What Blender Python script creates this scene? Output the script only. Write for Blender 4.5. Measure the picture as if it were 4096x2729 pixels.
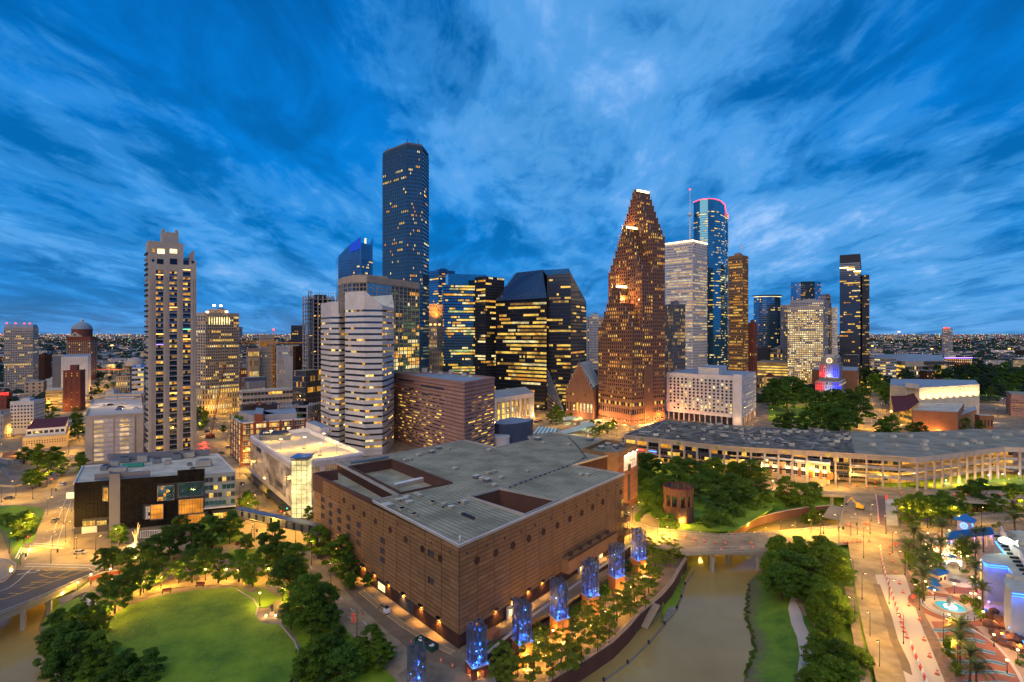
import bpy,bmesh,math,random
import numpy as np
from mathutils import Vector,Matrix
from mathutils.geometry import tessellate_polygon
R=random.Random(7)
sc=bpy.context.scene
for o in list(bpy.data.objects):bpy.data.objects.remove(o)
H,FOC,CX,HY=95.0,2224.0,2048.0,1334.0
cd=bpy.data.cameras.new('camera');cam=bpy.data.objects.new('camera',cd);sc.collection.objects.link(cam)
cam.location=(0,0,H);cam.rotation_euler=(math.radians(90),0,0)
cd.sensor_width=36;cd.lens=36*FOC/4096;cd.shift_y=-(1364.5-HY)/4096
cd.clip_start=1;cd.clip_end=120000
sc.camera=cam
w=bpy.data.worlds.new('World');sc.world=w;w.use_nodes=True
nt=w.node_tree;nt.nodes.clear()
def N(t,**k):
 n=nt.nodes.new(t)
 for a,b in k.items():setattr(n,a,b)
 return n
def L(a,b):nt.links.new(a,b)
def math_(op,a,b=None,c=None,clamp=False):
 n=N('ShaderNodeMath',operation=op);n.use_clamp=clamp
 for i,v in enumerate((a,b,c)):
  if v is None:continue
  if isinstance(v,(int,float)):n.inputs[i].default_value=v
  else:L(v,n.inputs[i])
 return n.outputs[0]
def ramp(f,pts,mode='LINEAR'):
 n=N('ShaderNodeValToRGB');cr=n.color_ramp;cr.interpolation=mode
 while len(cr.elements)<len(pts):cr.elements.new(0.5)
 for e,(p,c)in zip(cr.elements,pts):
  e.position=p;e.color=(*c,1)if len(c)==3 else c
 L(f,n.inputs[0]);return n.outputs[0]
def mix(f,a,b,blend='MIX'):
 n=N('ShaderNodeMix',data_type='RGBA',blend_type=blend);n.clamp_factor=True
 for s,v in((0,f),(6,a),(7,b)):
  if isinstance(v,(int,float)):n.inputs[s].default_value=v
  elif isinstance(v,tuple):n.inputs[s].default_value=(*v,1)
  else:L(v,n.inputs[s])
 return n.outputs[2]
tc=N('ShaderNodeTexCoord');sep=N('ShaderNodeSeparateXYZ');L(tc.outputs['Generated'],sep.inputs[0])
sx_,sy_,sz_=sep.outputs
zc=math_('MAXIMUM',sz_,0.0)
den=math_('ADD',zc,0.17)
comb=N('ShaderNodeCombineXYZ')
L(math_('DIVIDE',sx_,den),comb.inputs[0]);L(math_('DIVIDE',sy_,den),comb.inputs[1])
def noise(vec,scale,detail,rough,dist=0.0,loc=(0,0,0),scl=(1,1,1),rot=0):
 m=N('ShaderNodeMapping');m.inputs['Location'].default_value=loc;m.inputs['Scale'].default_value=scl
 m.inputs['Rotation'].default_value=(0,0,math.radians(rot));L(vec,m.inputs[0])
 n=N('ShaderNodeTexNoise');n.inputs['Scale'].default_value=scale;n.inputs['Detail'].default_value=detail
 n.inputs['Roughness'].default_value=rough;n.inputs['Distortion'].default_value=dist;L(m.outputs[0],n.inputs[0])
 return n.outputs[0]
pv=comb.outputs[0]
big=noise(pv,1.0,4,0.5,0.35,(2.2,5.4,0),(1.1,.7,1),8)
mid=noise(pv,2.3,8,0.6,0.45,(6.3,3.2,0),(1.3,.62,1),6)
fine=noise(pv,7.5,7,0.62,0.7,(5,2,0),(1.4,.6,1),-6)
def blob(dx,dy,dz,size,k):
 v=Vector((dx,dy,dz)).normalized()
 n=N('ShaderNodeVectorMath',operation='DOT_PRODUCT');L(tc.outputs['Generated'],n.inputs[0]);n.inputs[1].default_value=v
 mr=N('ShaderNodeMapRange',interpolation_type='SMOOTHSTEP');L(n.outputs['Value'],mr.inputs[0])
 mr.inputs[1].default_value=math.cos(math.radians(size));mr.inputs[2].default_value=1
 return math_('MULTIPLY',mr.outputs[0],k)
acc=math_('ADD',math_('MULTIPLY',big,.75),math_('ADD',math_('MULTIPLY',mid,.85),math_('MULTIPLY',fine,.34)))
for b in((-.1,1,.60,26,.10),(.38,1,.42,26,.10),(-.02,1,.28,14,.04),(-.85,1,.33,15,.14),(-.62,1,.24,12,.08),(.62,1,.17,14,.12),(.95,1,.1,14,.10),(-.35,1,.10,12,.05),(-.72,1,.62,24,-.20),(.9,1,.47,20,-.12),(-.33,1,.30,11,-.10),(-.8,1,.09,13,-.10),(.62,1,.24,8,-.05)):
 acc=math_('ADD',acc,blob(*b))
cloud=ramp(math_('MULTIPLY',acc,.575),[(.50,(0,0,0)),(.58,(.22,)*3),(.655,(.48,)*3),(.82,(1,)*3)],'EASE')
shade=ramp(mid,[(.36,(0,0,0)),(.64,(1,1,1))],'EASE')
grad=ramp(zc,[(0,(.09,.23,.50)),(.05,(.025,.21,.56)),(.15,(.001,.185,.58)),(.32,(.0005,.165,.56)),(.55,(.0005,.13,.47)),(1,(.003,.10,.36))])
dark=ramp(shade,[(0,(.62,.70,.70)),(1,(1.1,)*3)])
base=mix(1.0,grad,dark,'MULTIPLY')
ccol=ramp(cloud,[(0,(.01,.22,.60)),(.45,(.09,.35,.74)),(1,(.34,.55,.88))])
skyc=mix(ramp(cloud,[(0,(0,0,0)),(.3,(.6,)*3),(1,(.92,)*3)]),base,ccol)
ns=N('ShaderNodeTexSky',sky_type='NISHITA');ns.sun_disc=False
SUN_EL,SUN_AZ=math.radians(38),math.radians(200)
ns.sun_elevation=math.radians(2);ns.sun_rotation=SUN_AZ
skyc=mix(1.0,skyc,mix(1.0,ns.outputs[0],(.001,.001,.001),'MULTIPLY'),'ADD')
bg=N('ShaderNodeBackground');L(skyc,bg.inputs[0]);bg.inputs[1].default_value=.95
wo=N('ShaderNodeOutputWorld');L(bg.outputs[0],wo.inputs[0])
sl=bpy.data.lights.new('sun','SUN');sl.energy=1.6;sl.angle=math.radians(70);sl.color=(1,.76,.56)
so=bpy.data.objects.new('sun',sl);sc.collection.objects.link(so)
so.rotation_euler=(math.radians(52),0,math.radians(-20))
sc.view_settings.view_transform='Standard';sc.view_settings.look='None'
sc.view_settings.exposure=.3;sc.view_settings.gamma=1;sc.view_settings.use_curve_mapping=False
cy=sc.cycles
try:
 cy.use_denoising=True;cy.max_bounces=5;cy.diffuse_bounces=2;cy.glossy_bounces=3;cy.transmission_bounces=3
 cy.sample_clamp_indirect=4;cy.use_light_tree=True;cy.caustics_reflective=False;cy.caustics_refractive=False
except Exception as e:print(e)
M={}
def mat(name,c,c2=None,scale=.15,rough=.85,metal=0,bump=0,emit=None,es=0,detail=4,rnd=.0,spec=.4,sc3=(1,1,1),contrast=.5,coat=0,joints=None):
 m=bpy.data.materials.new(name);m.use_nodes=True;t=m.node_tree;b=t.nodes['Principled BSDF']
 b.inputs['Roughness'].default_value=rough;b.inputs['Metallic'].default_value=metal
 b.inputs['Specular IOR Level'].default_value=spec
 col=None
 if c2 is not None:
  g=t.nodes.new('ShaderNodeNewGeometry');mp=t.nodes.new('ShaderNodeMapping');mp.inputs['Scale'].default_value=sc3
  n=t.nodes.new('ShaderNodeTexNoise');n.inputs['Scale'].default_value=scale;n.inputs['Detail'].default_value=detail;n.inputs['Roughness'].default_value=.65
  t.links.new(g.outputs['Position'],mp.inputs[0]);t.links.new(mp.outputs[0],n.inputs[0])
  r=t.nodes.new('ShaderNodeValToRGB');k=contrast/2
  r.color_ramp.elements[0].position=.5-k*.6;r.color_ramp.elements[1].position=.5+k*.6
  r.color_ramp.elements[0].color=(*c,1);r.color_ramp.elements[1].color=(*c2,1)
  t.links.new(n.outputs[0],r.inputs[0]);col=r.outputs[0]
  if bump:
   bp=t.nodes.new('ShaderNodeBump');bp.inputs['Strength'].default_value=bump;bp.inputs['Distance'].default_value=.3
   t.links.new(n.outputs[0],bp.inputs['Height']);t.links.new(bp.outputs[0],b.inputs['Normal'])
 if rnd:
  oi=t.nodes.new('ShaderNodeObjectInfo');mr=t.nodes.new('ShaderNodeMapRange')
  mr.inputs[3].default_value=1-rnd;mr.inputs[4].default_value=1+rnd;t.links.new(oi.outputs['Random'],mr.inputs[0])
  hs=t.nodes.new('ShaderNodeHueSaturation');t.links.new(mr.outputs[0],hs.inputs['Value'])
  if col is None:hs.inputs['Color'].default_value=(*c,1)
  else:t.links.new(col,hs.inputs['Color'])
  col=hs.outputs[0]
 if col is None:b.inputs['Base Color'].default_value=(*c,1)
 else:t.links.new(col,b.inputs['Base Color'])
 if emit:
  b.inputs['Emission Color'].default_value=(*emit,1);b.inputs['Emission Strength'].default_value=es
  m.cycles.emission_sampling='NONE'
 M[name]=m;return m
def litmat(name,col,s,dark=(.05,.03,.01),scale=.9,lo=.25):
 m=bpy.data.materials.new(name);m.use_nodes=True;t=m.node_tree;b=t.nodes['Principled BSDF']
 b.inputs['Base Color'].default_value=(.02,.02,.02,1);b.inputs['Roughness'].default_value=.15
 g=t.nodes.new('ShaderNodeNewGeometry');mp=t.nodes.new('ShaderNodeMapping');mp.inputs['Scale'].default_value=(.7,.7,1.3)
 n=t.nodes.new('ShaderNodeTexNoise');n.inputs['Scale'].default_value=scale;n.inputs['Detail'].default_value=3;n.inputs['Roughness'].default_value=.7
 t.links.new(g.outputs['Position'],mp.inputs[0]);t.links.new(mp.outputs[0],n.inputs[0])
 r=t.nodes.new('ShaderNodeValToRGB');r.color_ramp.elements[0].position=.36;r.color_ramp.elements[1].position=.62
 r.color_ramp.elements[0].color=(*[a*lo for a in col],1);r.color_ramp.elements[1].color=(*col,1)
 n2=t.nodes.new('ShaderNodeTexNoise');n2.inputs['Scale'].default_value=.13;n2.inputs['Detail'].default_value=2
 t.links.new(mp.outputs[0],n2.inputs[0])
 mr=t.nodes.new('ShaderNodeMapRange');mr.inputs[1].default_value=.3;mr.inputs[2].default_value=.7;mr.inputs[3].default_value=s*.45;mr.inputs[4].default_value=s*1.45
 t.links.new(n2.outputs[0],mr.inputs[0])
 t.links.new(n.outputs[0],r.inputs[0]);t.links.new(r.outputs[0],b.inputs['Emission Color']);t.links.new(mr.outputs[0],b.inputs['Emission Strength'])
 m.cycles.emission_sampling='NONE';M[name]=m;return m
litmat('lit_yellow',(1,.60,.10),1.35,lo=.35);litmat('lit_amber',(1,.42,.05),1.0,lo=.35);litmat('lit_pale',(1,.80,.36),1.25,lo=.35);litmat('lit_dim',(.75,.38,.07),.5)
litmat('lit_green',(.75,.9,.35),.8);litmat('lit_hot',(1,.8,.35),1.9,scale=.5,lo=.5)
mat('glass_dark',(.10,.12,.16),rough=.07,metal=.75,rnd=.2)
mat('glass_black',(.03,.04,.06),rough=.08,metal=.6,rnd=.2)
mat('glass_blue',(.14,.33,.48),rough=.06,metal=.85,rnd=.12)
mat('glass_teal',(.12,.33,.42),rough=.06,metal=.85,rnd=.12)
mat('glass_room',(.06,.07,.09),rough=.12,metal=.4,rnd=.35)
def wallmat(n,c,**k):
 d=dict(scale=.12,rough=.88,contrast=.9,spec=.2);d.update(k)
 mat(n,tuple(a*.82 for a in c),tuple(min(1,a*1.12)for a in c),**d)
wallmat('stone_tan',(.43,.36,.30));wallmat('stone_white',(.60,.55,.51),rnd=.05);wallmat('stone_grey',(.34,.32,.33));wallmat('stone_buff',(.42,.33,.24))
wallmat('precast_pink',(.34,.20,.17),rnd=.08);wallmat('granite_red',(.21,.105,.062),rnd=.06);wallmat('brick_brown',(.225,.122,.055),rnd=.14,scale=.35)
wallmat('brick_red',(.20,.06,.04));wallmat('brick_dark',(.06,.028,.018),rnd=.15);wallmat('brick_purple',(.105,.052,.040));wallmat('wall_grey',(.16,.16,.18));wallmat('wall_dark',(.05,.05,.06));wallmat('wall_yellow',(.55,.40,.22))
wallmat('tile_black',(.007,.006,.006),rnd=.6,rough=.7,spec=.12);wallmat('white_paint',(.72,.70,.70));wallmat('slate_blue',(.07,.09,.14));wallmat('concrete',(.38,.34,.28));wallmat('panel_white',(.60,.56,.55),rnd=.05)
wallmat('chase_stone',(.035,.085,.14));wallmat('hall_stone',(.20,.19,.19));wallmat('dark_metal',(.04,.04,.045),rough=.5,metal=.3);wallmat('steel',(.28,.29,.31),rough=.35,metal=.8);wallmat('orange_paint',(.60,.26,.04));wallmat('terracotta',(.13,.03,.03));wallmat('hobby_wall',(.60,.50,.36));wallmat('brick_orange',(.30,.12,.055));wallmat('cloth_white',(.75,.75,.72));wallmat('cloth_green',(.08,.35,.30));wallmat('roof_green',(.05,.28,.20));wallmat('blue_metal',(.02,.14,.42),rough=.4)
mat('roof_pale',(.38,.35,.26),(.62,.58,.45),scale=.10,contrast=.45,detail=8,spec=.15);mat('roof_blue',(.16,.22,.27),(.30,.37,.42),scale=.08,contrast=1)
mat('roof_tar',(.06,.055,.042),(.24,.22,.17),scale=.16,contrast=.35,detail=9,spec=.1,sc3=(1,1,1));mat('roof_grey',(.20,.185,.13),(.33,.305,.22),scale=.09,contrast=.4,detail=9,spec=.1);mat('roof_moss',(.22,.205,.135),(.40,.375,.25),scale=.07,contrast=.42,detail=10,rnd=.05,spec=.1)
mat('road_concrete',(.19,.145,.085),(.35,.275,.165),scale=.12,contrast=.45,detail=7);mat('road_new',(.42,.38,.33),(.52,.47,.41),scale=.06,contrast=.8,detail=6);mat('asphalt',(.05,.052,.055),(.085,.085,.085),scale=.1,contrast=.8,detail=7)
mat('pavement',(.13,.10,.06),(.26,.20,.125),scale=.16,contrast=.45,detail=6,rnd=.08);mat('pavers',(.16,.10,.075),(.27,.18,.13),scale=.7,contrast=.6,rnd=.1)
mat('paint_white',(.75,.75,.72),(.5,.5,.48),scale=.8);mat('paint_yellow',(.60,.36,.03),(.45,.27,.03),scale=.8)
mat('grass',(.07,.16,.004),(.19,.30,.008),scale=.07,contrast=.42,detail=12,bump=.4);mat('earth',(.12,.085,.05),(.22,.16,.10),scale=.2,contrast=.9,detail=6)
mat('bank_stone',(.16,.15,.12),(.28,.25,.2),scale=.6,bump=.6);mat('bark',(.05,.035,.025),(.09,.065,.045),scale=2)
def leafmat(n,c,c2,tr=.38):
 m=mat(n,c,c2,scale=.55,rough=.7,rnd=.3,spec=.25,contrast=.7);t=m.node_tree;b=t.nodes['Principled BSDF'];out=t.nodes['Material Output']
 ts=t.nodes.new('ShaderNodeBsdfTranslucent');ts.inputs[0].default_value=(*[a*1.4 for a in c2],1);mx=t.nodes.new('ShaderNodeMixShader');mx.inputs[0].default_value=tr
 t.links.new(b.outputs[0],mx.inputs[1]);t.links.new(ts.outputs[0],mx.inputs[2]);t.links.new(mx.outputs[0],out.inputs[0])
leafmat('leaf_oak',(.03,.085,.010),(.09,.17,.02));leafmat('leaf_green',(.055,.13,.008),(.14,.23,.02));leafmat('leaf_cypress',(.10,.15,.010),(.20,.25,.025));leafmat('leaf_palm',(.05,.10,.03),(.12,.17,.05));leafmat('leaf_far',(.018,.045,.025),(.04,.075,.04))
def glow(n,c,s):mat(n,(.02,.02,.02),emit=c,es=s)
glow('glow_warm',(1,.62,.22),9);glow('glow_white',(1,.9,.7),7);glow('glow_orange',(1,.42,.08),6);glow('glow_red',(1,.03,.02),5);glow('glow_green',(.1,1,.45),3);glow('glow_blue',(.05,.22,1),5);glow('glow_cyan',(.25,.75,1),4);glow('glow_violet',(.25,.15,1),5);glow('far_warm',(1,.58,.20),2.0);glow('far_white',(1,.74,.40),1.7);glow('far_orange',(1,.36,.08),2.4);glow('far_red',(1,.08,.05),3);glow('far_green',(.2,1,.6),2.2)
glow('tube_blue',(.06,.32,1),2.6);glow('sign_lit',(.9,1,.75),2.2);glow('pool_glow',(.05,.55,.62),.75)
m=mat('water',(.27,.19,.055),(.38,.28,.10),scale=.03,rough=.10,spec=.22,detail=3,contrast=.8)
t=m.node_tree;b=t.nodes['Principled BSDF'];wn=t.nodes.new('ShaderNodeTexNoise');wn.inputs['Scale'].default_value=.5;wn.inputs['Detail'].default_value=4
g=t.nodes.new('ShaderNodeNewGeometry');t.links.new(g.outputs['Position'],wn.inputs[0]);bp=t.nodes.new('ShaderNodeBump');bp.inputs['Strength'].default_value=.05;bp.inputs['Distance'].default_value=.3
t.links.new(wn.outputs[0],bp.inputs['Height']);t.links.new(bp.outputs[0],b.inputs['Normal'])
m=mat('terrain',(.13,.10,.06),(.25,.195,.12),scale=.07,contrast=.42,detail=8);t=m.node_tree;b=t.nodes['Principled BSDF']
g=t.nodes.new('ShaderNodeNewGeometry');s_=t.nodes.new('ShaderNodeSeparateXYZ');t.links.new(g.outputs['Position'],s_.inputs[0])
n1=t.nodes.new('ShaderNodeTexNoise');n1.inputs['Scale'].default_value=.15;n1.inputs['Detail'].default_value=9;n1.inputs['Roughness'].default_value=.7;t.links.new(g.outputs['Position'],n1.inputs[0])
r1=t.nodes.new('ShaderNodeValToRGB');r1.color_ramp.elements[0].position=.35;r1.color_ramp.elements[1].position=.68;r1.color_ramp.elements[0].color=(.05,.14,.006,1);r1.color_ramp.elements[1].color=(.14,.26,.016,1);t.links.new(n1.outputs[0],r1.inputs[0])
def mrr(t,src,a,b_):
 q=t.nodes.new('ShaderNodeMapRange');q.inputs[1].default_value=a;q.inputs[2].default_value=b_;t.links.new(src,q.inputs[0]);return q.outputs[0]
mx1=t.nodes.new('ShaderNodeMix');mx1.data_type='RGBA';t.links.new(mrr(t,s_.outputs[2],-.25,-.10),mx1.inputs[0]);t.links.new(r1.outputs[0],mx1.inputs[6])
old=b.inputs['Base Color'].links[0].from_socket;t.links.new(old,mx1.inputs[7])
mx2=t.nodes.new('ShaderNodeMix');mx2.data_type='RGBA';ad=t.nodes.new('ShaderNodeMath');ad.operation='MULTIPLY_ADD';ad.inputs[1].default_value=3;t.links.new(n1.outputs[0],ad.inputs[0]);t.links.new(s_.outputs[2],ad.inputs[2])
t.links.new(mrr(t,ad.outputs[0],-7.4,-6.2),mx2.inputs[0]);mx2.inputs[6].default_value=(.13,.10,.065,1);t.links.new(mx1.outputs[2],mx2.inputs[7]);t.links.new(mx2.outputs[2],b.inputs['Base Color'])
m=mat('far_ground',(.03,.055,.05),(.16,.15,.12),scale=.006,contrast=.4,detail=12)  # brighter noise patches paint yard-level glow into the ground colour
FR={'A':(0,900,1.5684),'B':(900,900,1.5684),'C':(1900,900,1.5684),'D':(2500,700,1.5684),'E':(3072,900,1.5684),'a':(0,1729,1.5684),'b':(800,1729,1.5684),'c':(1600,1729,1.5684),'d':(2300,1729,1.5684),'e':(3072,1729,1.5684),'Q':(3500,1900,1.8909),'V':(2400,1450,2.354),'W':(0,1250,2.4117),'U':(1600,2050,2.31),'S':(0,0,1.0)}
def S(f,X,Y):o=FR[f];return o[0]+X/o[2],o[1]+Y/o[2]
def col(f,X):return FR[f][0]+X/FR[f][2]
def row(f,Y):return FR[f][1]+Y/FR[f][2]
def gp(sx,sy,z=0.0):
 d=(H-z)*FOC/(sy-HY);return Vector(((sx-CX)/FOC*d,d,z))
def at(f,X,Y,z=0.0):return gp(*S(f,X,Y),z)
def wd(sx,d):return Vector(((sx-CX)/FOC*d,d))
def zat(sy,d):return H-(sy-HY)*d/FOC
def poly(f,z,*xy):return[at(f,xy[i],xy[i+1],z)for i in range(0,len(xy),2)]
ORD=['first','second','third','fourth','fifth','sixth','seventh','eighth','ninth','tenth','eleventh','twelfth','thirteenth','fourteenth','fifteenth','sixteenth','seventeenth','eighteenth','nineteenth','twentieth']
def od(i):
 if i<20:return ORD[i]
 i+=1;return f"{i}{'th' if 10 < i % 100 < 14 else {1: 'st', 2: 'nd', 3: 'rd'}.get(i % 10, 'th')}"
link=sc.collection.objects.link
def tag(o,label=None,cat=None,group=None,kind=None):
 if label:o['label']=label
 if cat:o['category']=cat
 if group:o['group']=group
 if kind:o['kind']=kind
 return o
def thing(name,label,cat,loc=(0,0,0),rz=0,group=None,scale=1):
 o=bpy.data.objects.new(name,None);link(o);o.location=loc;o.rotation_euler=(0,0,rz);o.scale=(scale,)*3 if not isinstance(scale,tuple)else scale
 o.empty_display_size=1;return tag(o,label,cat,group)
class MB:
 def __init__(s,off=(0,0,0)):s.v=[];s.f=[];s.m=[];s.mats=[];s.o=Vector(off)
 def mi(s,m):
  if m not in s.mats:s.mats.append(m)
  return s.mats.index(m)
 def add(s,vs,fs,m):
  b=len(s.v);s.v+=[tuple(Vector(p)-s.o)for p in vs];k=s.mi(m)
  for f in fs:s.f.append(tuple(b+i for i in f));s.m.append(k)
  return s
 def box(s,c,size,m,rz=0,tilt=None):
  x,y,z=[a/2 for a in size];P=[Vector((i*x,j*y,k*z))for k in(-1,1)for j in(-1,1)for i in(-1,1)]
  if tilt:mt=Matrix.Rotation(tilt[0],3,tilt[1]);P=[mt@p for p in P]
  if rz:mt=Matrix.Rotation(rz,3,'Z');P=[mt@p for p in P]
  c=Vector(c);return s.add([c+p for p in P],[(0,2,3,1),(4,5,7,6),(0,1,5,4),(2,6,7,3),(0,4,6,2),(1,3,7,5)],m)
 def prism(s,pts,z0,z1,m,top=None,holes=(),bottom=True):
  pts=[Vector((p[0],p[1]))for p in pts];n=len(pts)
  zz=z1 if isinstance(z1,(list,tuple))else[z1]*n
  vs=[(p.x,p.y,z0)for p in pts]+[(p.x,p.y,zz[i])for i,p in enumerate(pts)]
  s.add(vs,[(i,(i+1)%n,(i+1)%n+n,i+n)for i in range(n)],m)
  al=[[Vector((p.x,p.y,0))for p in pts]]+[[Vector((p[0],p[1],0))for p in h]for h in holes]
  tris=tessellate_polygon(al);flat=[v for q in al for v in q]
  zf=list(zz)+[zz[0]]*(len(flat)-n)
  s.add([(v.x,v.y,zf[i])for i,v in enumerate(flat)],[tuple(t)for t in tris],top or m)
  if bottom:s.add([(v.x,v.y,z0)for v in flat],[tuple(t)for t in tris],m)
  return s
 def tube(s,p,q,r,m,r2=None,n=6,cap=True):
  p,q=Vector(p),Vector(q);d=(q-p).normalized();a=d.orthogonal().normalized();b=d.cross(a);r2=r if r2 is None else r2
  vs=[p+(a*math.cos(6.2832*i/n)+b*math.sin(6.2832*i/n))*r for i in range(n)]+[q+(a*math.cos(6.2832*i/n)+b*math.sin(6.2832*i/n))*r2 for i in range(n)]
  fs=[(i,(i+1)%n,(i+1)%n+n,i+n)for i in range(n)]
  if cap:fs+=[tuple(range(n)),tuple(range(2*n-1,n-1,-1))]
  return s.add(vs,fs,m)
 def lathe(s,c,prof,m,n=16,a0=0,a1=6.28319):
  c=Vector(c);full=abs(a1-a0)>6.28;k=n if full else n+1
  vs=[c+Vector((r*math.cos(a0+(a1-a0)*i/n),r*math.sin(a0+(a1-a0)*i/n),z))for r,z in prof for i in range(k)]
  fs=[(j*k+i,j*k+(i+1)%k,(j+1)*k+(i+1)%k,(j+1)*k+i)for j in range(len(prof)-1)for i in range(n if full else n)]
  return s.add(vs,fs,m)
 def build(s,name,parent=None,kind=None,smooth=False):
  me=bpy.data.meshes.new(name);me.from_pydata(s.v,[],s.f)
  for q in s.mats:me.materials.append(M[q])
  me.polygons.foreach_set('material_index',s.m)
  if smooth:me.polygons.foreach_set('use_smooth',[True]*len(s.f))
  me.update();bm=bmesh.new();bm.from_mesh(me);bmesh.ops.recalc_face_normals(bm,faces=bm.faces);bm.to_mesh(me);bm.free()
  o=bpy.data.objects.new(name,me);link(o)
  if parent:o.parent=parent
  if kind:o['kind']=kind
  return o
UB={}
def ubox(m):
 if m not in UB:
  b=MB().box((0,0,0),(1,1,1),m);me=bpy.data.meshes.new('unit_piece');me.from_pydata(b.v,[],b.f);me.materials.append(M[m]);me.update();UB[m]=me
 return UB[m]
def pieces(parent,name,items,cap=300,off=(0,0,0),thin=False):
 """items: (centre, (w,d,h), rz, material). The largest in view become parts of their own, the rest one joined part."""
 off=Vector(off);items=sorted(items,key=lambda i:-(i[1][0]*i[1][2])/max(1.,(i[0][0]**2+i[0][1]**2)))
 for c,sz,rz,m in items[:cap]:
  o=bpy.data.objects.new(name,ubox(m));o.location=Vector(c)-off;o.rotation_euler=(0,0,rz);o.scale=sz;o.parent=parent;link(o)
 if len(items)>cap:
  b=MB(off)
  for c,sz,rz,m in items[cap:]:
   if thin:
    ux=Vector((math.cos(rz),math.sin(rz),0))*sz[0]/2;n=Vector((math.sin(rz),-math.cos(rz),0))*sz[1]/2;uz=Vector((0,0,sz[2]/2));c=Vector(c)+n
    b.add([c-ux-uz,c+ux-uz,c+ux+uz,c-ux+uz],[(0,1,2,3)],m)
   else:b.box(c,sz,m,rz)
  b.build(name,parent,'stuff')
LITS=['lit_yellow']*5+['lit_amber']*3+['lit_pale']*2+['lit_dim']*3
def face_windows(p0,p1,z0,z1,cols,rows,wf,hf,lit,glass,lits=LITS,rng=R,inset=.06,rowlit=None,skip=None,run=.62):
 p0,p1=Vector(p0[:2]),Vector(p1[:2]);d=p1-p0;ln=d.length;d/=ln;n=Vector((d.y,-d.x));rz=math.atan2(d.y,d.x)
 cw,rh=ln/cols,(z1-z0)/rows;out=[]
 for r in range(rows):
  f=rowlit(r/rows)if rowlit else rng.choice((.25,.6,1.,1.,1.5,2.0));on=False;lm=rng.choice(lits)
  for c in range(cols):
   if skip and skip(c,r):continue
   p=min(.97,lit*f)
   if rng.random()>run:on=rng.random()<p;lm=rng.choice(lits)
   x=p0+d*(cw*(c+.5))+n*inset
   out.append(((x.x,x.y,z0+rh*(r+.5)),(cw*wf,.08,rh*hf),rz,lm if on else glass))
 return out
def face_frame(b,p0,p1,z0,z1,cols,rows,wf,hf,m,dep=.5,hor=True,ver=True,m2=None):
 p0,p1=Vector(p0[:2]),Vector(p1[:2]);d=p1-p0;ln=d.length;d/=ln;n=Vector((d.y,-d.x));rz=math.atan2(d.y,d.x);cw,rh=ln/cols,(z1-z0)/rows
 if hor:
  for r in range(rows+1):
   h=rh*(1-hf)*(.5 if r in(0,rows)else 1);zc_=z0+rh*r+(h/2 if r==0 else-h/2 if r==rows else 0)
   x=p0+d*((ln+dep-.01)/2)+n*dep/2;b.box((x.x,x.y,zc_),(ln+dep-.01,dep,h),m2 or m,rz)
 if ver:
  for c in range(cols+1):
   ww=cw*(1-wf)*(.5 if c in(0,cols)else 1);u=cw*c+(ww/2 if c==0 else-ww/2 if c==cols else 0)
   x=p0+d*u+n*(dep+.04)/2;b.box((x.x,x.y,(z0+z1)/2),(ww,dep+.04,z1-z0-.02),m,rz)
def rect(Nc,Lx,Rx,ang):
 """near corner (column, depth), columns of the left and right corners, bearing of the right face -> L, N, R, far corner"""
 n=wd(*Nc);a=math.radians(ang);u=Vector((math.cos(a),math.sin(a)));v=Vector((-math.sin(a),math.cos(a)))
 tr=(Rx-CX)/FOC;tl=(Lx-CX)/FOC
 la=(tr*n.y-n.x)/(u.x-tr*u.y);lb=(tl*n.y-n.x)/(v.x-tl*v.y);return n+v*lb,n,n+u*la,n+u*la+v*lb
def tower(name,label,Nc,Lx,Rx,ytop,ang=45,wall='stone_tan',frame=None,glass='glass_room',cols=(8,8),rows=20,wf=.5,hf=.55,lit=.3,cap=0,z0=0,z1=None,base=0,crown=0,dep=.5,hor=True,ver=True,cat='office tower',lits=LITS,roof='roof_grey',group=None,frame2=None,rowlit=None,pts=None,ztop=None,run=.62,mech=True):
 Lp,n,Rp,Fp=pts or rect(Nc,Lx,Rx,ang)
 zt=ztop if ztop is not None else zat(ytop,n.y);root=thing(name,label,cat,(n.x,n.y,z0),group=group);off=root.location.copy()
 b=MB(off);b.prism([Lp,n,Rp,Fp],z0,zt,wall,roof);b.build('wall',root)
 fr=MB(off);wins=[]
 for(p,q,c)in((Lp,n,cols[0]),(n,Rp,cols[1])):
  if c<=0 or(q-p).length<.5:continue
  face_frame(fr,p,q,z0+base,zt-crown,c,rows,wf,hf,frame or wall,dep,hor,ver,frame2)
  if crown:
   d=(q-p).normalized();nn=Vector((d.y,-d.x));x=(p+q)/2+nn*dep/2+d*dep/2;fr.box((x.x,x.y,zt-crown/2+.3),((q-p).length+dep,dep+.06,crown+.6),frame or wall,math.atan2(d.y,d.x))
  if base:
   d=(q-p).normalized();nn=Vector((d.y,-d.x));x=(p+q)/2+nn*dep/2+d*dep/2;fr.box((x.x,x.y,z0+base/2),((q-p).length+dep,dep+.06,base),frame or wall,math.atan2(d.y,d.x))
  wins+=face_windows(p,q,z0+base,zt-crown,c,rows,wf,hf,lit,glass,lits,rowlit=rowlit,run=run)
 if fr.v:fr.build('facade_frame',root)
 pieces(root,'window',wins,cap,off,thin=True)
 if mech:
  c=(Lp+Rp)/2;u=(Rp-n);v=(Lp-n);mb=MB(off);a=math.atan2(u.y,u.x);hh=min(5,max(2.2,(zt-z0)*.05))
  mb.box((c.x,c.y,zt+hh/2),(u.length*.45,v.length*.4,hh),wall,a);mb.box((c.x+u.x*.1,c.y+u.y*.1,zt+hh+.7),(u.length*.15,v.length*.2,1.4),'steel',a);mb.build('roof_plant_room',root)
 return root,(Lp,n,Rp,Fp),zt
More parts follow.
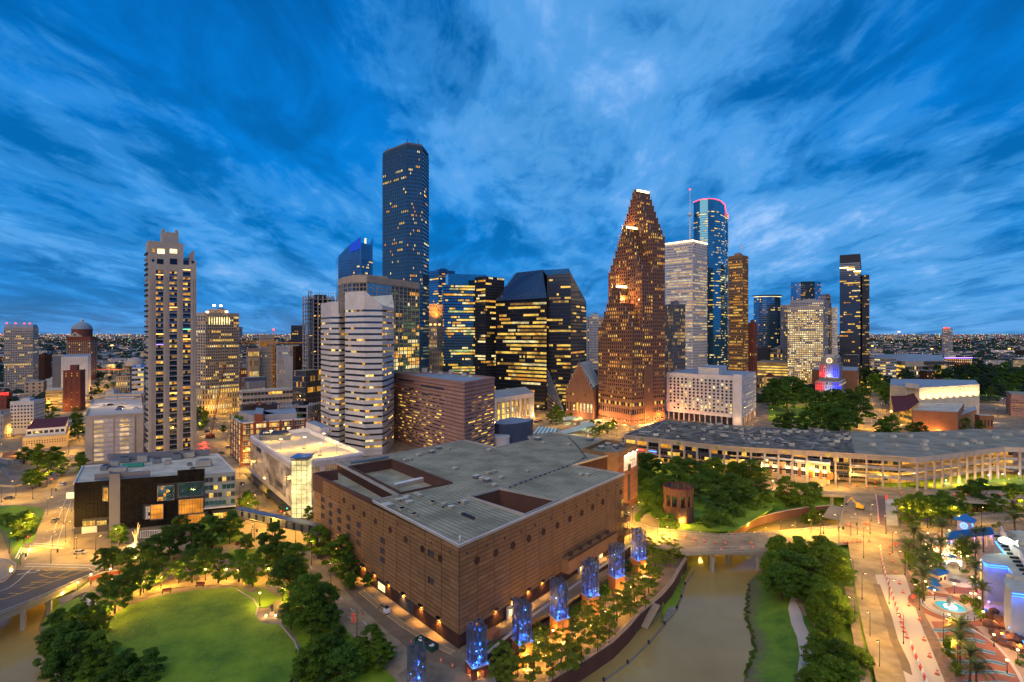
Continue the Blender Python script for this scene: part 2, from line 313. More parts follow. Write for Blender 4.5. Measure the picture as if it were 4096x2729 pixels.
def lamp(parent,loc,power,colr=(1,.54,.08),r=.25,kind='POINT',name='lamp_light',aim=None,size=60,blend=.6):
 l=bpy.data.lights.new(name,kind);l.energy=power;l.color=colr;l.shadow_soft_size=r
 if kind=='SPOT':l.spot_size=math.radians(size);l.spot_blend=blend
 o=bpy.data.objects.new(name,l);link(o)
 if parent:o.parent=parent;loc=Vector(loc)-parent.location
 o.location=loc
 if aim is not None:o.rotation_euler=(Vector(aim)).to_track_quat('-Z','Y').to_euler()
 return o
WL=-9.0
wp=[S('S',*q)for q in((2300,2695),(2364,2680),(2523,2551),(2644,2456),(2721,2367),(2724,2303),(2772,2220),(2800,2170),(2930,2115),(3150,2075),(3400,2040),(3700,2018),(4096,2005),(4600,1995),(4600,2045),(4096,2062),(3700,2078),(3400,2105),(3250,2140),(3110,2175),(3040,2215),(3033,2271),(2982,2335),(2966,2462),(3001,2590),(2957,2724))]
wpoly=[gp(x,y,WL).xy for x,y in wp]+[Vector(q)for q in((75,140),(40,112),(-60,105),(-170,118),(-232,150),(-330,215),(-330,300))]+[gp(x,y,WL).xy for x,y in((0,2135),(51,2271),(178,2430),(147,2513),(159,2583),(210,2724))]+[Vector(q)for q in((-108,146),(-40,139),(8,151))]
WP=np.array([tuple(q)for q in wpoly])
def inside_np(X,Y,P):
 r=np.zeros(X.shape,bool);n=len(P)
 for i in range(n):
  x1,y1=P[i];x2,y2=P[(i+1)%n]
  c=((y1>Y)!=(y2>Y))&(X<(x2-x1)*(Y-y1)/((y2-y1)if y2!=y1 else 1e-9)+x1);r^=c
 return r
def dist_np(X,Y,P):
 d=np.full(X.shape,1e9);n=len(P)
 for i in range(n):
  a=P[i];b=P[(i+1)%n];ab=b-a;t=np.clip(((X-a[0])*ab[0]+(Y-a[1])*ab[1])/(ab@ab),0,1)
  d=np.minimum(d,np.hypot(X-a[0]-t*ab[0],Y-a[1]-t*ab[1]))
 return d
PROM=[at('S',x,y,-4).xy for x,y in((2200,2725),(2238,2700),(2447,2570),(2555,2457),(2640,2387),(2712,2288),(2744,2236),(2640,2210),(2530,2205),(2448,2275),(2320,2365),(2130,2510),(1957,2640),(1935,2760),(2000,2900))]
PRN=np.array([tuple(q)for q in PROM])
def hgt_np(X,Y):
 ins=inside_np(X,Y,WP);d=dist_np(X,Y,WP)
 right=(X>55+(Y-160)*.12)&(Y<262)
 slope=np.where(right,.24,.62)
 slope=np.where(Y>=262,.55,slope)
 h=np.where(ins,-9.3-np.minimum(d*.5,1.6),np.minimum(0,-9.3+d*slope))
 pr=inside_np(X,Y,PRN);h=np.where(pr,-4.0,h)
 return h
def hgt(x,y):return float(hgt_np(np.array([x]),np.array([y]))[0])
def atT(f,X,Y,up=0.0):
 z=0
 for _ in range(14):
  p=at(f,X,Y,z+up);z=.5*z+.5*hgt(p.x,p.y)
 return Vector((p.x,p.y,z))
X0,X1,Y0,Y1,ST=-360,380,60,420,1.6
nx,ny=int((X1-X0)/ST)+1,int((Y1-Y0)/ST)+1
gx,gy=np.meshgrid(np.linspace(X0,X1,nx),np.linspace(Y0,Y1,ny));gz=hgt_np(gx,gy)
edge=np.minimum(np.minimum(gx-X0,X1-gx),np.minimum(gy-Y0,Y1-gy));
vs=np.stack([gx.ravel(),gy.ravel(),gz.ravel()],1);me=bpy.data.meshes.new('ground')
idx=np.arange(nx*ny).reshape(ny,nx);fq=np.stack([idx[:-1,:-1],idx[:-1,1:],idx[1:,1:],idx[1:,:-1]],-1).reshape(-1,4)
me.from_pydata(vs.tolist(),[],fq.tolist());me.materials.append(M['terrain']);me.polygons.foreach_set('use_smooth',[True]*len(fq));me.update()
o=bpy.data.objects.new('ground',me);link(o);o['kind']='structure'
b=MB();BIG=60000
ring=[((-BIG,-BIG),(BIG,-BIG),(BIG,Y0),(-BIG,Y0)),((-BIG,Y1),(BIG,Y1),(BIG,BIG),(-BIG,BIG)),((-BIG,Y0),(X0,Y0),(X0,Y1),(-BIG,Y1)),((X1,Y0),(BIG,Y0),(BIG,Y1),(X1,Y1))]
for q in ring:b.add([(x,y,0)for x,y in q],[(0,1,2,3)],'far_ground')
b.build('far_terrain',kind='structure')
b=MB();pts=[Vector(q)for q in wpoly];cen=None
tr=tessellate_polygon([[Vector((p.x,p.y,0))for p in pts]])
def grow(ps,k):
 A=sum(ps[i].x*ps[(i+1)%len(ps)].y-ps[(i+1)%len(ps)].x*ps[i].y for i in range(len(ps)));out=[]
 for i,p in enumerate(ps):
  e1=(p-ps[i-1]).normalized();e2=(ps[(i+1)%len(ps)]-p).normalized();nn=Vector((e1.y+e2.y,-e1.x-e2.x)).normalized();out.append(p+nn*(k if A>0 else-k))
 return out
g2=grow(pts,1.2);b.add([(p.x,p.y,WL)for p in g2],[tuple(t_)for t_ in tr],'water');b.build('bayou_water',kind='structure')
def slab(name,pts,z1,z0,m,parent=None,kind='structure',edge=None):
 b=MB();b.prism(pts,z0,z1,edge or m,m);o=b.build(name,parent);
 if parent is None:o['kind']=kind
 return o
LIFT=[0.0]
def road(name,pts,m='road_concrete',thick=.6,lift=None):
 LIFT[0]+=.004;return slab(name,pts,(LIFT[0]+.006)if lift is None else lift,-thick,m,edge='concrete')
def PS(*xy,z=0):return[gp(xy[i],xy[i+1],z)for i in range(0,len(xy),2)]
slab('city_pavement',[Vector((-900,421)),Vector((900,421)),Vector((1100,1050)),Vector((-1000,1050))],.004,-.5,'pavement')
r_left=road('road',PS(96,2172,280,2172,400,2198,620,2172,880,2168,1024,2150,1157,2137,1180,2165,1160,2188,1024,2204,640,2232,555,2258,408,2286,60,2283,96,2215))
r_prest=road('road',PS(128,2175,210,1971,255,1876,283,1790,306,1700,340,1700,333,1800,303,1920,306,1996,281,2170,281,2176))
r_far=road('road',PS(300,1705,325,1660,418,1542,440,1460,455,1440,460,1440,450,1480,440,1545,350,1660,342,1705))
r_hor=road('road',PS(-150,1984,210,1965,212,2012,-150,2030))
r_diag=road('road',PS(1151,2188,1240,2303,1361,2494,1590,2729,1790,2950,2200,2950,1880,2729,1648,2602,1393,2367,1221,2172))
r_third=road('road',PS(950,2124,943,1984,937,1882,883,1812,838,1767,880,1748,935,1800,1010,1870,1042,1946,1132,2048,1221,2150,1221,2175,1157,2190))
r_dark=road('road',PS(-150,2350,20,2330,60,2280,410,2286,408,2290,210,2372,0,2458,-200,2560),'asphalt',1.4)
r_brid=road('road',PS(2510,2086,2606,2118,2746,2134,2874,2147,3065,2137,3324,2115,3359,2112,3480,2105,3620,2108,3837,2083,4096,2054,4400,2020,4400,2055,4096,2080,3748,2131,3614,2156,3365,2169,3065,2204,2746,2210,2580,2169,2505,2160),thick=1.3)
r_mid=road('road',PS(3359,2114,3385,1984,3480,1976,3592,1990,3596,2108),thick=1.3)
r_back=road('road',PS(2950,1898,3100,1915,3390,1930,3600,1953,3870,1972,4150,1985,4400,1990,4400,2018,4100,2016,3480,1984,3350,1979,3100,1962,2940,1935),thick=1.3)
r_main=road('road',PS(3391,2165,3416,2303,3429,2398,3455,2526,3506,2729,3570,2950,3990,2950,3831,2729,3773,2622,3678,2430,3633,2290,3606,2160))
r_new=road('new_concrete_lane',PS(3500,2300,3535,2420,3600,2640,3660,2850,3900,2850,3790,2680,3680,2470,3630,2300),'road_new')
r_court=road('road',PS(2665,1646,2672,1671,2512,1742,2430,1762,2404,1748,2537,1697),thick=.3)
r_hobby=road('road',PS(3395,1740,3440,1660,3455,1600,3450,1545,3478,1545,3500,1600,3560,1660,3590,1740),thick=.3)
r_deck=slab('pavement',PS(1590,2700,1700,2610,1860,2590,1900,2640,1960,2640,1985,2729,2060,2850,1720,2850),.05,-.5,'pavement')
def strip(name,pts,wdt,m,up=.12,parent=None,kind='structure'):
 b=MB();vs=[]
 P=[]
 for i in range(len(pts)-1):
  for k in range(6):P.append(pts[i].lerp(pts[i+1],k/6))
 P.append(pts[-1])
 for i,p in enumerate(P):
  d=(P[min(i+1,len(P)-1)]-P[max(i-1,0)]).xy.normalized();n=Vector((-d.y,d.x));
  for s in(-1,1):
   q=p.xy+n*s*wdt/2;zz=max(hgt(*(q+n*s*e))for e in(0,-.8));vs.append((q.x,q.y,zz+up));vs.append((q.x,q.y,zz+up-.5))
 fs=[]
 for i in range(len(P)-1):
  a=i*4;fs+=[(a,a+2,a+6,a+4),(a,a+4,a+5,a+1),(a+2,a+3,a+7,a+6)]
 b.add(vs,fs,m);o=b.build(name,parent)
 if parent is None:o['kind']=kind
 return o
b=MB();LAWN=poly('a',0,650,1250,700,1160,800,1090,1000,1030,1240,990,1480,975,1590,1040)+poly('b',0,235,1000,350,1060,362,1110,355,1165,420,1200,500,1210,590,1310,625,1400,625,1480,560,1568,480,1700)+poly('a',0,900,1720,900,1568,780,1480,700,1360)
slab('lawn',LAWN,.10,-.4,'grass')
slab('lawn',poly('a',0,360,1090,480,1045,510,1040,530,1075,470,1190,380,1200,350,1150),.09,-.3,'grass');slab('lawn',poly('a',0,545,1010,590,985,620,1060,600,1100,575,1060),.09,-.3,'grass');slab('lawn',poly('b',0,215,960,330,940,500,1040,420,1100,365,1100,330,1040),.12,-.3,'grass')
slab('lawn',poly('b',0,180,740,380,730,420,800,200,810),.09,-.3,'grass')
b=MB();rr=random.Random(3);LN=np.array([(p.x,p.y)for p in LAWN]);k=0
while k<900:
 x,y=rr.uniform(-150,-30),rr.uniform(145,260)
 if inside_np(np.array([x]),np.array([y]),LN)[0]:a=rr.random()*6;c_,s_2=math.cos(a)*.16,math.sin(a)*.16;b.add([(x-c_,y-s_2,.13),(x+s_2,y-c_,.15),(x+c_,y+s_2,.13),(x-s_2,y+c_,.17)],[(0,1,2,3)],'fallen_leaf');k+=1
mat('fallen_leaf',(.34,.30,.12));tag(b.build('fallen_leaves',kind='stuff'),'pale fallen leaves scattered over the round lawn','leaves')
slab('planting_bed',poly('b',0,500,1040,560,960,700,870,700,960,880,1200,1240,1568,1500,1850,700,1850,620,1568,660,1420,600,1280,505,1190),.06,-.3,'grass')
slab('planting_bed',poly('a',0,640,900,880,850,1130,790,1560,750,1606,930,1240,930,900,1000,620,1120,600,1020),.05,-.3,'earth')
for pt in(poly('E',0,0,1130,560,1130,640,1240,520,1290,330,1270,0,1230),poly('E',0,0,960,300,980,600,980,640,1080,520,1140,0,1110),poly('E',0,640,960,1000,925,1606,900,1606,1060,1330,1100,770,1000),poly('a',0,470,240,530,170,530,260,480,300),poly('b',0,0,560,230,500,260,680,0,740),poly('d',0,400,100,1180,120,1260,330,1240,480,1000,620,600,620,500,540,390,470),poly('e',0,890,330,1100,250,1606,270,1606,330,1250,345,1100,362)):
 slab('park_ground',pt,.035+R.random()*.02,-.3,'grass')
slab('patio',poly('b',0,350,1150,400,1112,470,1095,520,1060,560,1100,520,1200,430,1205,370,1190),.16,-.3,'pavement',edge='concrete')
LAWNWALK=[at('a',*q)for q in((650,1180),(700,1120),(790,1070),(940,1010),(1100,965),(1240,950),(1400,945),(1540,960),(1606,1000))]
strip('path',LAWNWALK,4,'pavement',.16)
strip('path',[at('b',*q)for q in((225,985),(335,1050),(362,1100),(350,1150))],.5,'concrete',.2)
strip('path',[at('b',*q)for q in((500,1205),(590,1310),(627,1400),(630,1480),(560,1568))],.5,'concrete',.2)
strip('path',[at('a',*q)for q in((475,1185),(515,1110),(535,1060),(510,1020),(495,1015))],1.9,'road_new',.2);strip('path',[at('a',*q)for q in((585,1100),(575,1050),(545,1010),(520,1000))],1.9,'road_new',.2)
slab('patio',poly('a',0,360,1050,480,1000,560,940,640,930,620,990,520,1010,470,1040,390,1090),.14,-.3,'pavement')
slab('patio',poly('a',0,430,690,590,610,700,620,890,690,880,700,600,735,450,735),.10,-.3,'pavement')
strip('path',[atT('e',*q)for q in((185,1030),(165,1110),(185,1200),(225,1290),(245,1400),(235,1500),(205,1620))],4.0,'road_new',.2)
strip('path',[atT('e',*q)for q in((190,1060),(230,1130),(300,1200),(380,1280))],2.2,'pavement',.2)
strip('path',[atT('d',*q)for q in((1060,640),(1180,600),(1300,560),(1440,560),(1560,540))],2.2,'pavement',.2)
strip('path',[at('e',*q)for q in((1100,360),(1250,335),(1400,325),(1606,325))],3,'road_new',.2)
def dashes(par,p,q,n,ln=3.0,wid=.16,m='paint_white',z=.0):
 p,q=Vector(p),Vector(q);d=(q-p).normalized();it=[]
 for i in range(n):
  c=p.lerp(q,(i+.5)/n);it.append(((c.x,c.y,z+.034),(ln,wid,.012),math.atan2(d.y,d.x),m))
 pieces(par,'lane_dash' if n>1 else 'lane_line',it)
def line(par,p,q,wid=.16,m='paint_white',z=.0):dashes(par,p,q,1,(Vector(q)-Vector(p)).length,wid,m,z)
A_=lambda f,*q:at(f,*q)
dashes(r_diag,A_('b',620,770),A_('b',1270,1440),9,wid=.22);dashes(r_diag,A_('b',900,1130),A_('b',1100,1290),2,wid=.22);dashes(r_diag,A_('c',200,1470),A_('c',300,1530),1,wid=.22);dashes(r_diag,A_('b',1300,1400),A_('b',1606,1560),3,wid=.2)
line(r_diag,A_('b',590,715),A_('b',640,765),.3)
line(r_prest,A_('a',414,415),A_('a',310,695),.2);line(r_prest,A_('a',447,430),A_('a',358,700),.2);dashes(r_prest,A_('a',380,420),A_('a',265,690),7);dashes(r_prest,A_('a',455,110),A_('a',420,330),6)
line(r_left,A_('a',205,710),A_('a',395,728),.5);line(r_left,A_('a',210,697),A_('a',400,708),.5);line(r_left,A_('a',135,722),A_('a',97,792),.5);line(r_left,A_('a',150,725),A_('a',113,795),.5);line(r_left,A_('a',190,728),A_('a',157,800),.4)
line(r_dark,A_('a',165,826),A_('a',590,836),.35,z=.03);line(r_dark,A_('a',155,842),A_('a',555,852),.35,z=.03);line(r_dark,A_('a',555,852),A_('a',600,878),.3,z=.03);line(r_dark,A_('a',590,836),A_('a',632,862),.3,z=.03)
for x0,y0,x1,y1 in((270,865,385,850),(270,865,300,872),(300,872,480,855),(245,895,320,915),(320,915,420,908),(245,895,330,880),(340,915,480,855),(190,947,325,940),(190,947,300,925),(130,978,235,976),(130,978,215,955),(55,1012,140,1013),(-30,1050,30,1047),(330,940,560,862),(235,975,330,940),(30,1047,235,975)):
 line(r_dark,A_('a',x0,y0),A_('a',x1,y1),.38,'paint_yellow',z=.03)
pts=[(0,1000),(60,975),(120,930),(170,880),(215,845)]
for i in range(4):line(r_dark,A_('a',*pts[i]),A_('a',*pts[i+1]),.2,z=.03)
line(r_brid,A_('d',440,640),A_('d',760,690));line(r_brid,A_('d',690,725),A_('d',1200,712));dashes(r_brid,A_('e',900,640),A_('e',1600,545),9)
dashes(r_main,A_('e',590,900),A_('e',800,1560),10);line(r_main,A_('e',570,810),A_('e',630,811),.5);dashes(r_back,A_('e',20,345),A_('e',1400,415),14)
dashes(r_mid,A_('e',545,420),A_('e',520,590),6);dashes(r_mid,A_('e',590,420),A_('e',575,590),6)
dashes(r_third,A_('b',260,260),A_('b',440,480),9);dashes(r_third,A_('b',440,600),A_('b',600,680),3)
def arrow(par,p,a,s=1.0):
 b=MB();p=Vector(p);rm=Matrix.Rotation(a,3,'Z')
 def q(x,y):return p+rm@Vector((x*s,y*s,0))+Vector((0,0,.052))
 b.add([q(-.12,-1.6),q(.12,-1.6),q(.12,.3),q(-.12,.3)],[(0,1,2,3)],'paint_white');b.add([q(-.12,.3),q(.12,.05),q(-.9,.8),q(-.95,.5)],[(0,1,2,3)],'paint_white');b.add([q(-.75,1.15),q(-1.6,.55),q(-.8,.1)],[(0,1,2)],'paint_white');b.build('turn_arrow',par)
for x,y,a in((350,648,-.4),(411,480,-.3),(452,478,-.3)):arrow(r_prest,A_('a',x,y),a,1.3)
for x,y in((150,888),(215,880)):arrow(r_dark,A_('a',x,y),-1.2,1.4)
for x,y in((550,437),(545,535)):arrow(r_mid,A_('e',x,y),.3,1.3)
for k in range(7):
 y=960+k*110;line(r_new,A_('e',668+(y-900)*.17,y),A_('e',870+(y-900)*.40,y),.1,'asphalt')
line(r_new,A_('e',780,900),A_('e',1050,1560),.1,'asphalt');
strip('earth_verge',[at('e',*q)for q in((680,955),(745,1130),(790,1300),(860,1450),(890,1580))],2.2,'earth',.13)
strip('earth_verge',[at('e',*q)for q in((545,1010),(580,1200),(640,1400),(675,1568),(700,1650))],1.8,'grass',.13)
slab('sidewalk',[at('e',*q)for q in((480,970),(535,975),(590,1290),(650,1568),(680,1700),(600,1700),(540,1330),(500,1100))],.14,-.3,'pavement')
slab('sidewalk',[at('e',*q)for q in((775,690),(840,665),(870,860),(920,950),(990,1160),(1210,1568),(1300,1750),(1230,1750),(1110,1568),(950,1180),(880,960),(830,800))],.14,-.3,'pavers',edge='concrete')
slab('sidewalk',[at('e',*q)for q in((735,425),(760,418),(793,420),(818,590),(745,585))],.14,-.3,'roof_pale')
slab('red_lane',[at('e',*q)for q in((675,395),(733,400),(742,585),(695,580))],.05,-.3,'pavers')
slab('sidewalk',poly('b',0,905,900,960,960,1100,1040,1300,1210,1600,1420,1640,1480,1380,1420,1180,1250,1000,1090,905,985),.13,-.3,'earth')
slab('sidewalk',poly('b',0,225,110,300,230,480,430,590,540,640,560,690,545,600,480,400,320,300,150),.13,-.3,'pavement')
slab('promenade',[Vector(p)for p in PROM],-3.93,-5.2,'earth')
def wall_run(name,label,pts,z0,z1,thick,m,cat='retaining wall',cap=None,bal=False):
 root=thing(name,label,cat,(pts[0].x,pts[0].y,z0));off=root.location.copy();b=MB(off);cp=MB(off);items=[];bb=[]
 for p,q in zip(pts[:-1],pts[1:]):
  d=(q-p).xy;ln=d.length;a=math.atan2(d.y,d.x);c=(p+q)/2;b.box((c.x,c.y,(z0+z1)/2),(ln+thick*.5,thick,z1-z0),m,a)
  if cap:cp.box((c.x,c.y,z1+.1),(ln+thick*.5,thick+.3,.2),cap,a)
  if bal:
   n=max(1,int(ln/.8));cp.box((c.x,c.y,z1+1.2),(ln+.2,.35,.2),cap,a)
   for i in range(n):x=p.lerp(q,(i+.5)/n);bb.append(((x.x,x.y,z1+.65),(.3 if i%8 else .7,.26,.9),a,cap))
 b.build('wall',root)
 if cap:cp.build('coping',root)
 if bal:pieces(root,'baluster',bb,160,off)
 return root
W1=[at('S',x,y,-3.9)for x,y in((2190,2729),(2238,2700),(2340,2640),(2447,2570),(2510,2510),(2555,2457),(2640,2387),(2685,2335),(2712,2288),(2744,2236))]
W1=[Vector((p.x,p.y,0))for p in W1]
wall_run('retaining_wall','long brick retaining wall with balustrade between the promenade trees and the muddy water',W1,-10.5,-3.7,.9,'brick_purple',cap='stone_buff',bal=True)
W2=[Vector((*at('S',x,y,0).xy,0))for x,y in((1950,2625),(2130,2475),(2330,2330),(2470,2232),(2520,2190))]
wall_run('retaining_wall','dark stepped wall between the row of blue light towers and the opera house terrace',W2,-4.5,.9,.8,'brick_dark',cap='concrete')
W3=[Vector((*at('d',x,y,-3).xy,0))for x,y in((965,640),(1010,605),(1100,560),(1200,528),(1330,500),(1450,480),(1606,468))]
wall_run('retaining_wall','curved brick wall with pale coping above the grassy channel beyond the bridge',W3,-6.5,-2.2,.8,'brick_purple',cap='stone_buff')
W4=[Vector((*at('a',x,y,0).xy,0))for x,y in((560,935),(650,905),(740,890),(840,850))]
wall_run('retaining_wall','low reddish wall under the trees at the end of the dark bridge',W4,-2.5,1.6,.6,'brick_red',cap='concrete')
def rail(name,label,pts,h=1.1,m='concrete',cap=150,sp=2.6,cat='bridge railing'):
 root=thing(name,label,cat,(pts[0].x,pts[0].y,0));off=root.location.copy();b=MB(off);it=[]
 for p,q in zip(pts[:-1],pts[1:]):
  d=(q-p).xy;ln=d.length;a=math.atan2(d.y,d.x);c=(p+q)/2
  b.box((c.x,c.y,h),(ln+.1,.34,.22),m,a);b.box((c.x,c.y,.2),(ln+.1,.4,.4),m,a);b.box((c.x,c.y,h*.62),(ln,.12,.1),'steel',a);n=max(1,int(ln/sp))
  for i in range(n):x=p.lerp(q,(i+.5)/n);it.append(((x.x,x.y,h/2+.1),(.34,.3,h-.1),a,m))
 b.build('rail',root);pieces(root,'post',it,cap,off);return root
VP=lambda f,*xy:[at(f,xy[i],xy[i+1])for i in range(0,len(xy),2)]
rail('bridge_railing','pale parapet along the lower edge of the dark asphalt bridge',VP('a',-60,1180,0,1146,160,1085,330,1012,480,945,642,878))
rail('bridge_railing','curved parapet round the gap above the left channel',VP('a',-40,965,40,925,90,880,100,840,60,818,0,806))
rail('bridge_railing','far railing of the curved road bridge in front of the park trees',VP('d',330,560,480,612,700,636,900,655,1200,640,1606,603)+VP('e',440,602,462,560))
rail('bridge_railing','near railing of the curved road bridge above the muddy water',VP('d',440,690,560,725,700,756,900,758,1180,747))
rail('bridge_railing','straight railing on the left side of the bridge with the yellow excavator',VP('e',452,590,470,500,486,398))
rail('bridge_railing','long railing along the near edge of the back road over the channel',VP('e',0,368,200,376,470,385,640,388))
rail('bridge_railing','long railing along the near edge of the far right road',VP('e',800,412,1100,425,1500,436,1800,440))
rail('bridge_railing','far railing of the road behind the right hand trees',VP('e',780,352,1000,368,1250,382,1606,392))
rail('bridge_railing','curving railing of the right hand road above the bushes',VP('e',835,592,1000,582,1200,556,1400,530,1606,508,1750,490))
def bridge_body(name,label,spans,piers,zt=-1.3):
 root=thing(name,label,'bridge structure',(*spans[0][0].xy,-10));off=root.location.copy()
 b=MB(off)
 for p,q in spans:d=(q-p).xy;c=(p+q)/2;b.box((c.x,c.y,zt-.55),(d.length,.8,1.1),'concrete',math.atan2(d.y,d.x))
 b.build('girder',root)
 pieces(root,'pier',[((p.x,p.y,(zt-10.5)/2-.5),(1.3,1.3,9.5+zt),.3,'concrete')for p in piers],99,off)
bridge_body('bridge_girders','concrete girders and piers carrying the curved road over the muddy water',[(A_('d',600,725),A_('d',1250,742)),(A_('d',600,680),A_('d',1250,690))],[A_('d',860,748),A_('d',865,700),A_('d',960,700),A_('d',1150,735)])
bridge_body('bridge_girders','girders and piers under the dark asphalt bridge at the left',[(A_('a',-20,1150),A_('a',640,872)),(A_('a',-20,1050),A_('a',500,850))],[A_('a',145,1080),A_('a',310,1005),A_('a',480,935),A_('a',75,840)])
bridge_body('bridge_girders','girders and piers under the back road beside the bushes',[(A_('e',640,386),A_('e',1600,430)),(A_('e',0,365),A_('e',480,385))],[A_('e',840,412),A_('e',1470,430),A_('e',400,384),A_('e',1180,425),A_('e',130,372)])
def steps(name,label,p,a,n,w,rise,run,m='concrete'):
 root=thing(name,label,'steps',p,a);it=[((0,i*run,i*rise+rise/2),(w,run*1.02,rise+.25),0,m)for i in range(n)]
 for c,sz,rz,mm in it:
  o=bpy.data.objects.new('step',ubox(mm));o.location=c;o.scale=sz;o.parent=root;link(o)
 return root
steps('stairway','concrete terrace steps on the bank beyond the bridge with the excavator',at('e',400,545,-7),-.9,14,9,.35,.7)
steps('stairway','stone stairway going down from the promenade to the water',at('d',435,1225,-8.6),-.75,15,2.6,.33,.62,'stone_buff')
bo=thing('floating_boom','thin dark floating boom with small posts curving over the muddy water','boom',at('d',750,870,WL));BP=[at('d',x,y,WL)for x,y in((750,870),(690,960),(668,1040),(640,1110),(560,1210),(462,1330),(330,1455),(180,1565),(60,1650))];b=MB(bo.location);it=[]
for p,q in zip(BP[:-1],BP[1:]):b.tube(p+Vector((0,0,.15)),q+Vector((0,0,.15)),.22,'wall_grey',n=6);it.append((tuple(q+Vector((0,0,.5))),(.5,.5,1.5),.3,'dark_metal'))
b.build('boom_float',bo);pieces(bo,'boom_post',it,20,bo.location)
slab('bank_planting',[at('d',x,y,WL)for x,y in((725,850),(672,960),(655,1060),(600,1150),(540,1200),(548,1120),(600,1010),(690,860))],WL+.5,WL-1,'grass',edge='earth')
slab('silt_patch',[at('d',x,y,WL)for x,y in((560,1160),(590,1105),(632,1105),(625,1140),(585,1185),(555,1190))],WL+.56,WL-1,'bank_stone')
ZR=31.2
def z31(*xy):return[gp(xy[i],xy[i+1],ZR)for i in range(0,len(xy),2)]
Nn,Rr,Ll,Mm=z31(1837,2182,2496,1896,1256,1896,1492,2003)
root=thing('opera_house','huge windowless brown brick theatre block with flat ribbed roof in the centre','theatre',(Nn.x,Nn.y,0));OFF=root.location.copy();OPERA=root
main=z31(1837,2182,2496,1896,2289,1860,2360,1840,2470,1811,2413,1760,2206,1729,2113,1748,2123,1761,1986,1790,1858,1761,1600,1812,1348,1852,1591,1982,1492,2003)
well1=z31(1398,1866,1565,1838,1806,1931,1604,1972);well2=z31(1872,1986,1998,1953,2232,2001,2100,2059)
b=MB(OFF);n=len(main)
b.add([(p.x,p.y,0)for p in main]+[(p.x,p.y,ZR)for p in main],[(i,(i+1)%n,(i+1)%n+n,i+n)for i in range(n)],'brick_dark')
for wl,zf in((well1,26.5),(well2,21.5)):
 b.add([(p.x,p.y,zf)for p in wl]+[(p.x,p.y,ZR)for p in wl],[(i,(i+1)%4,(i+1)%4+4,i+4)for i in range(4)],'brick_purple')
b.build('wall',root)
b=MB(OFF);bm=bmesh.new();es=[]
for q in(main,well1,well2):
 vv=[bm.verts.new((p.x,p.y,ZR-.5))for p in q];es+=[bm.edges.new((vv[i],vv[(i+1)%len(vv)]))for i in range(len(vv))]
bmesh.ops.triangle_fill(bm,use_beauty=True,use_dissolve=False,edges=es);bm.verts.index_update();b.add([v.co.copy()for v in bm.verts],[tuple(v.index for v in f.verts)for f in bm.faces],'roof_moss');bm.free()
for wl,zf in((well1,26.5),(well2,21.5)):b.add([(p.x,p.y,zf+.02)for p in wl],[(0,1,2,3)],'roof_moss')
low=[Ll,Mm,z31(1591,1982)[0],z31(1348,1852)[0]]
b.prism(low,24,26.8,'brick_purple','roof_moss');b.build('roof',root)
pb=MB(OFF)
def para(p,q,z0,z1,t,m,bb=None):
 d=(q-p).xy;c=(p+q)/2;(bb or pb).box((c.x,c.y,(z0+z1)/2),(d.length+t*.9,t,z1-z0),m,math.atan2(d.y,d.x))
for poly_,z0,m in((main,ZR-.6,'concrete'),(well1,ZR-.6,'brick_purple'),(well2,ZR-.6,'concrete')):
 for i in range(len(poly_)):para(poly_[i],poly_[(i+1)%len(poly_)],z0,ZR+(.25 if m!='brick_purple' else .3)+i*.004,.7,m)
para(Ll,Mm,24,ZR+.3,.8,'brick_purple');para(z31(1262,1893)[0],z31(1348,1882)[0],24,ZR+.25,.8,'brick_purple');pb.build('parapet',root)
b=MB(OFF);para(Nn+Vector((0,-.45,0)),Rr+Vector((.2,-.3,0)),ZR+.28,ZR+.42,.25,'white_paint',b);para(Nn+Vector((0,-.45,0)),Mm+Vector((-.2,-.3,0)),ZR+.28,ZR+.42,.25,'white_paint',b);b.build('parapet_flashing',root)
vdir=(Ll-Nn).xy.normalized();udir=(Rr-Nn).xy.normalized();it=[]
def in_poly(p,P):return bool(inside_np(np.array([p.x]),np.array([p.y]),np.array([(q.x,q.y)for q in P]))[0])
for k in range(120):
 s0=k*2.1;run=None
 for j in range(0,150):
  c=Nn.xy+udir*(s0-60)+vdir*(j*1.5-.5)
  ok=in_poly(c,main)and not in_poly(c,well1)and not in_poly(c,well2)
  if ok and run is None:run=j
  if(not ok or j==149)and run is not None:
   if j-run>2:c2=Nn.xy+udir*(s0-60)+vdir*((j+run-1)*.75-.5);it.append(((c2.x,c2.y,ZR-.44),((j-run-1)*1.5,.16,.17),math.atan2(vdir.y,vdir.x),'roof_seam'))
   run=None
mat('roof_seam',(.13,.125,.095),(.20,.195,.15),scale=.2);pieces(root,'roof_seam',it,150,OFF)
def panels(p0,p1,z0,z1,cols,rows,m,gap=.20,dep=.14,jog=None):
 p0,p1=p0.xy,p1.xy;d=p1-p0;ln=d.length;d/=ln;nn=Vector((d.y,-d.x));a=math.atan2(d.y,d.x);out=[];cw=ln/cols;rh=(z1-z0)/rows
 for r in range(rows):
  for c in range(cols):
   g=gap*1.3 if c%2 else gap*.35;x=p0+d*(cw*(c+.5)-(gap*.4 if c%2 else-gap*.4))+nn*dep/2
   out.append(((x.x,x.y,z0+rh*(r+.5)),(cw-g,dep*(1 if(c+r)%2 else 1.06),rh-gap),a,m))
 return out
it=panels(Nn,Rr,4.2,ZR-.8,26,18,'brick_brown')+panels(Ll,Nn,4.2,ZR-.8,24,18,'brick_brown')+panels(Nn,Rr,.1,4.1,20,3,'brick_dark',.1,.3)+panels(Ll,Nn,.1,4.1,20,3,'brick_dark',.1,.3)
pieces(root,'brick_panel',it,300,OFF)
